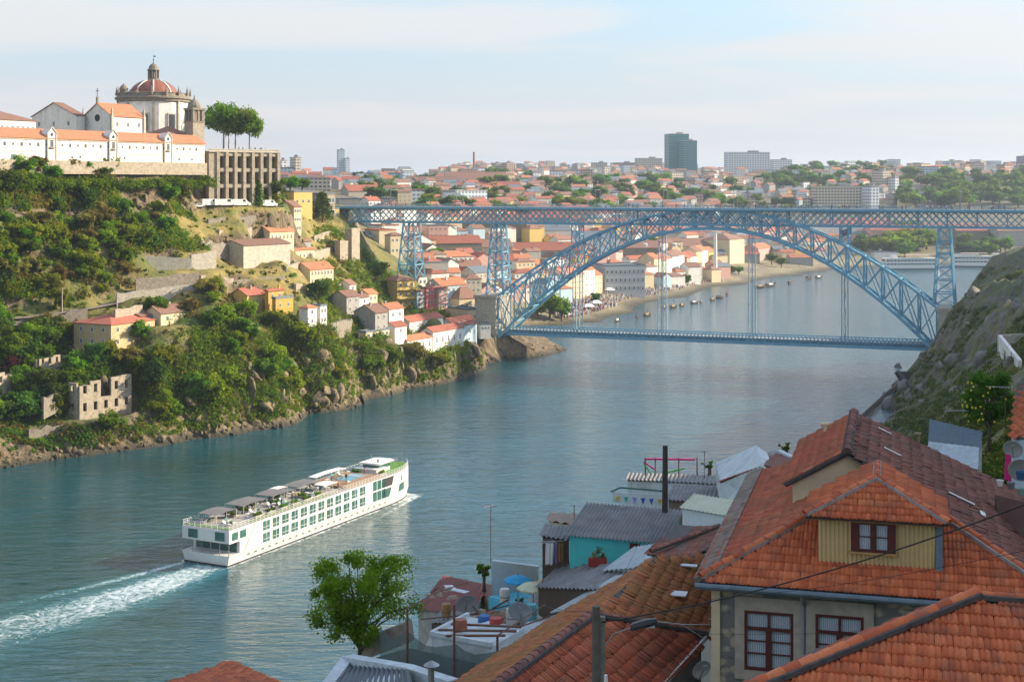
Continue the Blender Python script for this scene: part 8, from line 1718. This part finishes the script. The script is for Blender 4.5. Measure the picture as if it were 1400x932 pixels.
t = thing('metal_chimney', 'shiny metal chimney pipe with a cone cap by the net fence', 'chimney', P(590, 960, 52)); mb = MB(); mb.tube([(0, 0, 0), (-.02, 0, 1.35)], .12, 10); mb.build('pipe', METAL, t); mb = MB(); mb.lathe([(.30, 1.38), (.02, 1.55)], 12); mb.lathe([(.30, 1.38), (.28, 1.34), (.02, 1.36)], 12); mb.build('cap', METAL, t)
for (e, mt, lb, rf) in (((P(640, 848, 80), P(700, 856, 74), P(712, 838, 78), P(655, 832, 84)), GREYW, 'low shack with rusty sheet roof below the blue terrace', M('rusty_sheet', (.20, .085, .045), .85, .4, 1.5, (.09, .06, .05), .6)),
    ((P(700, 868, 66), P(745, 862, 62), P(768, 846, 65), P(722, 850, 69)), WDIRT, 'small white lean to beside the mossy roof edge', ASBL), ((P(590, 850, 84), P(640, 852, 80), P(650, 836, 84), P(604, 834, 88)), WOODD, 'dark lean to in front of the red roofed shed', ASB), ((P(655, 812, 92), P(672, 816, 90), P(676, 800, 93), P(660, 796, 95)), CREAM, 'narrow cream hut beside the tall white wall', TILE_B)):
    shed('shack', lb, *e, mt, rf, 9, 2.5, 'shack', .1, .03)
for i, (px, py, d, c) in enumerate(((662, 862, 68, (.03, .12, .35)), (678, 866, 66, (.4, .05, .04)), (700, 852, 70, (.5, .5, .48)), (726, 846, 70, (.08, .3, .32)), (610, 842, 84, (.35, .2, .08)), (742, 812, 76, (.5, .42, .2)), (690, 822, 82, (.6, .6, .58)), (630, 868, 66, (.3, .1, .06)))):
    t = auto(thing('barrel', None, 'barrel', P(px, py, d), 0, 'barrels on the terraces'), 'small painted barrel left on the cluttered terraces'); mb = MB(); mb.lathe([(.01, 0), (.28, 0), (.3, .3), (.3, .6), (.27, .75), (.01, .75)], 10); mb.build('body', M('barrel_%d' % i, c, .6, .2), t); mb = MB(); mb.lathe([(.30, .28), (.315, .3), (.30, .32)], 10); mb.build('hoop', RUST, t)
for i, (x0, y0, d0, x1, y1, d1) in enumerate(((600, 858, 70, 690, 846, 74), (575, 846, 78, 660, 838, 80), (705, 858, 66, 752, 842, 68), (640, 840, 80, 716, 822, 82))):
    mb = MB(); mb.tube([P(x0, y0, d0), P(x1, y1, d1)], .035, 5); auto(mb.top('iron_pipe', RUST, None, 'pipe', 'old pipes over the terraces'), 'rusty pipe laid across the cluttered terraces')
# laundry, planter, dishes, aerials, poles
t = thing('clothes_line', 'white washing hung under the dark shed roof', 'laundry', P(756, 775, 76)); mb = MB(); mb.tube([P(742, 742, 76) - t.location, P(775, 738, 75) - t.location], .015, 4); mb.build('line', METAL, t)
for x0, x1, y1, mt in ((746, 757, 772, FRAMEW), (758, 762, 770, M('lilac_cloth', (.35, .25, .5), .9, .1)), (763, 770, 768, M('ochre_door', (.34, .17, .05), .8, .2))):
    mb = MB(); n = 6; vs = []; fs = []
    for i in range(n + 1): u = i / n; px = x0 + (x1 - x0) * u; vs += [tuple(P(px, 742, 75.8) + Vector((0, .05 * math.sin(i * 2), 0)) - t.location), tuple(P(px + rng.uniform(-1, 1), y1 + rng.uniform(-3, 1), 75.8) + Vector((0, .08 * math.sin(i * 2.4), 0)) - t.location)]
    for i in range(n): fs.append((2 * i, 2 * i + 1, 2 * i + 3, 2 * i + 2))
    mb.add(vs, fs); mb.build('garment', mt, t)
t = thing('planter', 'red planter with a straggly plant by the turquoise wall', 'planter', P(817, 773, 73)); mb = MB(); mb.box((0, 0, .2), (.95, .4, .4)); mb.build('planter_box', M('red_box', (.25, .03, .02), .7, .15), t); V, Q, T_ = leaves([(-.2, 0, .55), (.1, 0, .75), (.25, 0, .5)], [.2, .22, .18], 40, .14, seed=91); link('plant', np_mesh('plant', V, Q, LEAFO, attr=T_), t)
DISH = M('dish_grey', (.36, .37, .39), .5, .08, 2)
def dish(px, py, d, r, label, rz=0.0, tilt=25, pole=1.2):
    t = auto(thing('satellite_dish', None, 'satellite dish', P(px, py, d), rz, 'satellite dishes'), label); me = MB().lathe([(.01, 0), (r * .5, .06 * r), (r * .8, .16 * r), (r, .27 * r), (r * .97, .28 * r), (r * .78, .18 * r), (r * .48, .08 * r), (.01, .03)], 20).mesh('reflector', DISH, True)
    link('reflector', me, t, (0, 0, 0), (R(90 + tilt) * 1, 0, 0)); mb = MB(); dv = Vector((0, -math.cos(R(tilt)), -math.sin(R(-tilt)))); mb.tube([(0, 0, -r * .9), dv * (r * .9)], .018, 5); mb.box(dv * (r * .92), (.1, .1, .08)); mb.build('feed_arm', METAL, t); mb = MB(); mb.tube([(0, .06, -pole), (0, .06, .05)], .03, 6); mb.build('bracket', METAL, t)
dish(637, 822, 78, .62, 'grey dish on the rubble roof near the rusty posts', R(15)); dish(712, 832, 66, .58, 'grey dish in front of the blue terrace', R(-10)); dish(868, 782, 64, .5, 'grey dish below the pale lean to', R(30)); dish(957, 912, 34.6, .26, 'round dish fixed to the side of the stone house', R(25), 20, .3)
dish(1385, 612, 62, .42, 'upper grey dish on the wall at the right edge', R(-25), 20, .4); dish(1396, 640, 56, .5, 'lower grey dish on the wall at the right edge', R(-20), 20, .4)
def yagi(px, yt, yb, d, ln, label, rz=0, n=9):
    t = auto(thing('tv_aerial', None, 'aerial', P(px, yb, d), rz, 'television aerials'), label); h = (yb - yt) * d / F; mb = MB(); mb.tube([(0, 0, -.2), (0, 0, h)], .022, 5); mb.build('mast', RUST, t); mb = MB(); mb.tube([(-ln * .7, 0, h - .05), (ln * .3, 0, h - .05)], .018, 4)
    for i in range(n): x = -ln * .68 + ln * .95 * i / (n - 1); s = .22 + .25 * i / n; mb.tube([(x, -s, h - .05), (x, s, h - .05)], .01, 4)
    mb.build('elements', METAL, t)
yagi(742, 739, 800, 74, 2.2, 'long aerial standing above the dark lean to', R(15), 14); yagi(671, 690, 765, 88, .8, 'thin aerial on the white terrace wall', R(40)); yagi(1312, 560, 600, 100, 1.6, 'aerial on the blue roofed hut', R(10)); yagi(1374, 528, 600, 75, 1.3, 'aerial beside the right edge house', R(-20)); yagi(1027, 650, 680, 72, .5, 'small aerial against the white gable', R(30), 4); yagi(963, 616, 650, 92, .5, 'thin aerial on the long white house', R(30), 4); yagi(785, 690, 735, 80, .4, 'bare mast by the turquoise house', R(0), 3)
def wpole(px, yt, yb, d, r, label, mat=WOODD): mb = MB(); mb.tube([P(px, yb, d), P(px + .5, yt, d)], [r, r * .82], 8); return auto(mb.top('utility_pole', mat, None, 'pole'), label)
wpole(909, 609, 700, 74, .16, 'dark wooden pole rising beside the white metal shed', M('dark_pole', (.045, .035, .03), .9, .3))
pp = P(815, 960, 27); t = thing('street_lamp', 'twin concrete utility pole carrying a dark street lamp head', 'street lamp', pp)
mb = MB(); mb.tube([(0, 0, 0), (0, 0, (960 - 828) * 27 / F)], [.085, .075], 10); mb.build('pole', M('mossy_pole', (.10, .095, .08), .9, .35, 4), t); mb = MB(); mb.box((.125, .05, .8), (.10, .12, 1.65)); mb.build('second_pole', M('worn_concrete', (.17, .16, .14), .9, .3, 5), t)
a = P(826, 884, 27) - pp; b_ = P(838, 866, 27) - pp; c = P(862, 858, 26.8) - pp; mb = MB(); mb.tube([a, b_, c], .013, 6); mb.build('arm', METAL, t); e = P(898, 849, 26.6) - pp; mb = MB(); dx = (e - c); x1 = dx.normalized(); y1 = Vector((0, 1, 0)); up_ = Vector((0, 0, 1)); prof = [(0, .05), (.1, .085), (.6, .10), (.95, .06), (1, .02)]
ring = []
for u, w in prof: q = c + dx * u; ring.append([q + y1 * w + up_ * .02, q + y1 * w * .6 + up_ * (.02 + w * .75), q - y1 * w * .6 + up_ * (.02 + w * .75), q - y1 * w + up_ * .02, q - y1 * w - up_ * .035, q + y1 * w - up_ * .035])
vs = [v for r_ in ring for v in r_]; fs = [(i * 6 + k, i * 6 + (k + 1) % 6, (i + 1) * 6 + (k + 1) % 6, (i + 1) * 6 + k) for i in range(4) for k in range(6)] + [tuple(range(6))[::-1], tuple(range(24, 30))]; mb.add(vs, fs); hd = mb.build('lamp_head', M('lamp_black', (.012, .015, .02), .4, .1), t)
mb = MB(); q = c + dx * .75; mb.box((q.x, q.y, q.z - .05), (.16, .11, .05)); mb.build('diffuser', GLT, hd)
mb = MB(); q = P(828, 925, 26.9) - pp; mb.tube([q + Vector((0, -.05, -.5)), q + Vector((0, -.05, .06))], .035, 8); mb.build('white_conduit', FRAMEW, t)
mb = MB(); q0 = e; q1 = P(932, 853, 29) - pp; q2 = P(972, 853, 35.6) - pp; mb.tube([q0, q1, q2], .012, 5); mb.tube([q1, P(962, 872, 35) - pp], .012, 5); mb.build('stay_bracket', METAL, t)
def wire(pts, r, label, sag=0): 
    mb = MB(); W = [P(*q) for q in pts]; out = []
    for a, b_ in zip(W, W[1:]):
        for i in range(12): u = i / 12; out.append(a.lerp(b_, u) - Vector((0, 0, sag * 4 * u * (1 - u))))
    mb.tube(out + [W[-1]], r, 5); return auto(mb.top('overhead_wire', M('black_cable', (.012, .012, .014), .6, .1), None, 'cable'), label)
wire([(822, 850, 27), (1420, 682, 22)], .013, 'thick black cable sagging across the stone house', .22); wire([(830, 845, 27), (975, 818, 33), (1420, 748, 26)], .006, 'thin black cable under the thick one', .12); wire([(820, 858, 27), (1180, 862, 34)], .004, 'faint thin wire across the windows', .1)
wire([(816, 850, 27), (886, 715, 60), (1000, 640, 70)], .006, 'pale thin wire climbing from the twin pole', .1)
wire([(742, 826, 66), (822, 835, 27)], .008, 'short wire from the rail to the twin pole', .1)
# colourful rail and plants on the far terrace
t = thing('terrace_rail', 'magenta and green painted rail with posts on the long white house', 'railing', P(915, 645, 98))
for px in (882, 896, 928, 953): mb = MB(); mb.tube([P(px, 650, 99) - t.location, P(px, 625, 99) - t.location], .05, 5); mb.build('post', RUST, t)
mb = MB(); mb.bar(P(882, 627, 99) - t.location, P(950, 628, 99) - t.location, .12); mb.bar(P(880, 631, 99) - t.location, P(896, 642, 99) - t.location, .1); mb.build('pink_rail', M('magenta_paint', (.55, .03, .20), .6, .1), t); mb = MB(); mb.bar(P(880, 633, 99) - t.location, P(890, 648, 99) - t.location, .1); mb.bar(P(905, 647, 99) - t.location, P(936, 640, 99) - t.location, .1); mb.build('green_rail', M('green_paint', (.08, .42, .08), .6, .1), t)
t = thing('terrace_fence', 'white terrace fence hung with little coloured flags', 'fence', P(880, 695, 84)); mb = MB(); mb.slab([P(838, 686, 85) - t.location, P(908, 692, 83) - t.location, P(908, 676, 83) - t.location, P(838, 672, 85) - t.location], (0, .1, 0)); mb.build('panel', WDIRT, t); mb = MB(); mb.tube([P(835, 672, 85) - t.location, P(848, 666, 85) - t.location, P(908, 671, 83) - t.location], .05, 5); mb.build('green_rail', M('dark_green_paint', (.02, .10, .07), .6, .1), t)
for i, c in enumerate(((.5, .45, .05), (.03, .35, .25), (.25, .22, .6), (.02, .08, .35), (.05, .12, .45), (.5, .35, .02))): mb = MB(); q = P(844 + i * 11.5, 681 + i * .8, 83) - t.location; mb.slab([q + Vector((-.14, -.25, .18)), q + Vector((.14, -.25, .18)), q + Vector((0, -.25, -.2))], (0, -.02, 0)); mb.build('pennant', M('pennant_%d' % i, c, .8, .1), t)
# the big tree by the terraces and small plants
def near_tree(px, py, d, hpx, label, mat, n=34, seed=5, wide=.46, size=.16, leafn=230):
    p = P(px, py, d); h = hpx * d / F; g = random.Random(seed); C = []; Rr = []
    for i in range(n):
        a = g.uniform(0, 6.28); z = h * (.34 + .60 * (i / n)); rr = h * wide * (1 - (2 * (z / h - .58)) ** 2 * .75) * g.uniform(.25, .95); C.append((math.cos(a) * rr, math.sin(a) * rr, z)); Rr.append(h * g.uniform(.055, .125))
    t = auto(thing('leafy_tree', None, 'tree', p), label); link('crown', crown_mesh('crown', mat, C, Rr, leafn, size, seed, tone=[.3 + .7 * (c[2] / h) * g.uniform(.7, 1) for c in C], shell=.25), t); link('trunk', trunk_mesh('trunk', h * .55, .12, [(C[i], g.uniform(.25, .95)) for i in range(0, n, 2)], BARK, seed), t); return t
FRESH_LIT = leafmat('fresh_sunlit_leaves', (.05, .11, .008), (.20, .31, .02), (.30, .37, .03), .5)  # fresh green, with the sunlight on the crown put into its colour
near_tree(492, 908, 70, 153, 'big bright green tree by the water on the left of the terraces', FRESH_LIT, 74, 6, .58, .14, 250)
near_tree(662, 795, 92, 26, 'small dark green tree beside the white terrace wall', LEAFD, 12, 8, .42, .16, 150)
for px, py, d, hp, mt, lb in ((970, 643, 100, 14, LEAFD, 'dark bushy plant on the long white house roof'), (1075, 618, 85, 14, LEAF, 'green weeds behind the white gabled house'), (712, 826, 80, 9, LEAFD, 'dark hedge under the parasols')): near_tree(px, py, d, hp, lb, mt, 10, 9, .8, .12, 90)
# the slope on the right: hut, lemon tree, edge house
hA_ = P(1268, 632, 98); tU = shed('garden_hut', 'blue roofed garden hut on the green slope', P(1270, 604, 96), P(1338, 620, 92), P(1342, 590, 98), P(1272, 573, 102), WDIRT, M('blue_black_roof', (.05, .085, .11), .7, .2, 1.5), 10, 4, 'hut', .1, .02)
shed('lean_to_hut', 'pale blue panelled lean to in front of the garden hut', P(1264, 632, 92), P(1336, 640, 87), P(1338, 612, 91), P(1270, 604, 95), WDIRT, ASBL, 8, 3, 'hut', .05, .02)
t = near_tree(1352, 606, 104, 100, 'dark lemon tree with yellow fruit on the right slope', LEAFD, 40, 12, .36, .2, 220); mb = MB()
for i in range(60):
    a = rng.uniform(0, 6.28); z = rng.uniform(1.6, 4.6); r_ = 1.75 * (1 - ((z - 3) / 2.8) ** 2) + .15; c = (r_ * math.cos(a), r_ * math.sin(a), z); mb.lathe([(.01, -.085), (.075, -.03), (.075, .03), (.01, .085)], 6, c)
mb.build('fruit', M('lemon_yellow', (.65, .52, .03), .6, .1), t); t.children[-1]['kind'] = 'stuff'
e0, e1 = P(1383, 604, 72), P(1440, 618, 66); tX = roofhouse('edge_house', 'orange roofed house at the right edge above the dishes', [([P(1381, 596, 72), P(1440, 606, 66), P(1440, 518, 74), P(1390, 524, 78)], None)], [T_NEW], 4, M('pale_blue_house_wall', (.34, .44, .52), .85, .1, 2), ['roman'], .2, .36, .01, seed=91)
mb = MB(); mb.slab([P(1365, 520, 300), P(1365, 458, 300), P(1392, 492, 262), P(1392, 530, 262)], (.7, 0, 0)); auto(mb.top('terrace_wall', WHITE, None, 'wall'), 'tall white terrace wall on the rocky right cliff')
mb = MB(); mb.slab([P(1365, 458, 300), P(1405, 456, 300), P(1405, 500, 300), P(1365, 500, 300)], (0, .8, 0)); auto(mb.top('terrace_wall', PALESTONE, None, 'wall'), 'grey back wall joined to the tall white terrace wall')
mb = MB(); mb.slab([P(1373, 655, 58), P(1382, 658, 58), P(1382, 622, 58), P(1375, 620, 58)], (0, .04, 0)); auto(mb.top('pink_cloth', M('bright_pink', (.65, .02, .20), .8, .1), None, 'cloth'), 'bright pink cloth hanging beside the dishes')
# junk on the right edge of the roof
for i, (px, py, s, mt, lb) in enumerate(((1367, 664, .22, FRAMEW, 'white jug on the roof edge at the right'), (1382, 668, .25, METAL, 'grey pot on the roof edge at the right'), (1395, 655, .3, M('blue_tub', (.03, .12, .25), .6, .1), 'blue tub on the roof edge at the right'), (1396, 676, .22, M('green_pot', (.2, .35, .3), .6, .1), 'pale green flower pot at the right edge'))):
    t = thing('pot', None, 'pot', P(px, py, 41.5)); auto(t, lb); mb = MB(); mb.lathe([(.01, 0), (s * .35, 0), (s * .5, s * .8), (s * .46, s * .8), (s * .3, .03), (.01, .03)], 10); mb.build('body', mt, t)
mb = MB(); mb.slab([P(1360, 676, 41.5), P(1420, 690, 39), P(1420, 800, 37), P(1375, 760, 39)], (0, 0, -.3)); auto(mb.top('roof_ledge', T_OLD, None, 'ledge'), 'dark broken ledge at the right edge of the old roof')
# waterside rail and ladder beam on the right bank
mb = MB(); W = [P(1160, 588, 398), P(1190, 560, 440), P(1212, 540, 470), P(1228, 527, 492)]
for a, b_ in zip(W, W[1:]): mb.bar(a + Vector((0, 0, 1)), b_ + Vector((0, 0, 1)), .3, .3); mb.bar(a, b_, .5, 1.6)
auto(mb.top('quay_wall', DARKSTONE, None, 'wall'), 'low dark riverside wall at the foot of the right slope')
mb = MB(); mb.bar(P(1228, 508, 470), P(1249, 535, 440), .7, .9); mb.slab([P(1226, 507, 472), P(1246, 508, 472), P(1250, 516, 470), P(1236, 524, 470)], (0, 3, -1)); auto(mb.top('ruined_stair', M('dark_iron', (.03, .03, .03), .8, .2), None, 'stair'), 'dark broken stair beam at the edge of the right cliff')
# ---------------------------------------------------------------- the air: a closed box of thin haze round everything
hz = MB(); hz.box2((-9600, -500, -12), (9600, 14600, 190)); hm = bpy.data.materials.new('thin_haze'); hm.use_nodes = True; nt = hm.node_tree; nt.nodes.clear()
pv = nt.nodes.new('ShaderNodeVolumePrincipled'); pv.inputs['Color'].default_value = (.66, .80, .97, 1); pv.inputs['Density'].default_value = .000088; pv.inputs['Anisotropy'].default_value = .35
om = nt.nodes.new('ShaderNodeOutputMaterial'); nt.links.new(pv.outputs[0], om.inputs['Volume']); tag(hz.build('haze', hm), kind='stuff')
# ---------------------------------------------------------------- labels that single each thing out
bpy.context.view_layer.update()
def where(o):
    p = o.matrix_world.translation; return pix(p) if p.y > 1 else (0, 0)
by = {}
for o in SC.objects:
    if o.get('_auto'): by.setdefault(o['_auto'], []).append(o)
ORD = ['first', 'second', 'third', 'fourth', 'fifth', 'sixth', 'seventh', 'eighth', 'ninth', 'tenth', 'eleventh', 'twelfth']
def settle(base, os_):
    if len(os_) == 1: os_[0]['label'] = base; return
    os_ = sorted(os_, key=lambda o: where(o)[0]); n = len(os_)
    for i, o in enumerate(os_):
        if not o.get('group'): o['group'] = base
        if n > 12: lab = None
        w = 'leftmost' if i == 0 else 'rightmost' if i == n - 1 else ORD[i] + ' from left' if i < 12 else None
        if n > 24 or (w is None and n - i > 12): w = ORD[min(11, i // 12)] + ' dozen from left'
        if w is None: w = ORD[n - 1 - i] + ' from right'
        o['label'] = base + ', ' + w
for base, os_ in by.items(): settle(base, os_)
for o in SC.objects:
    if '_auto' in o: del o['_auto']
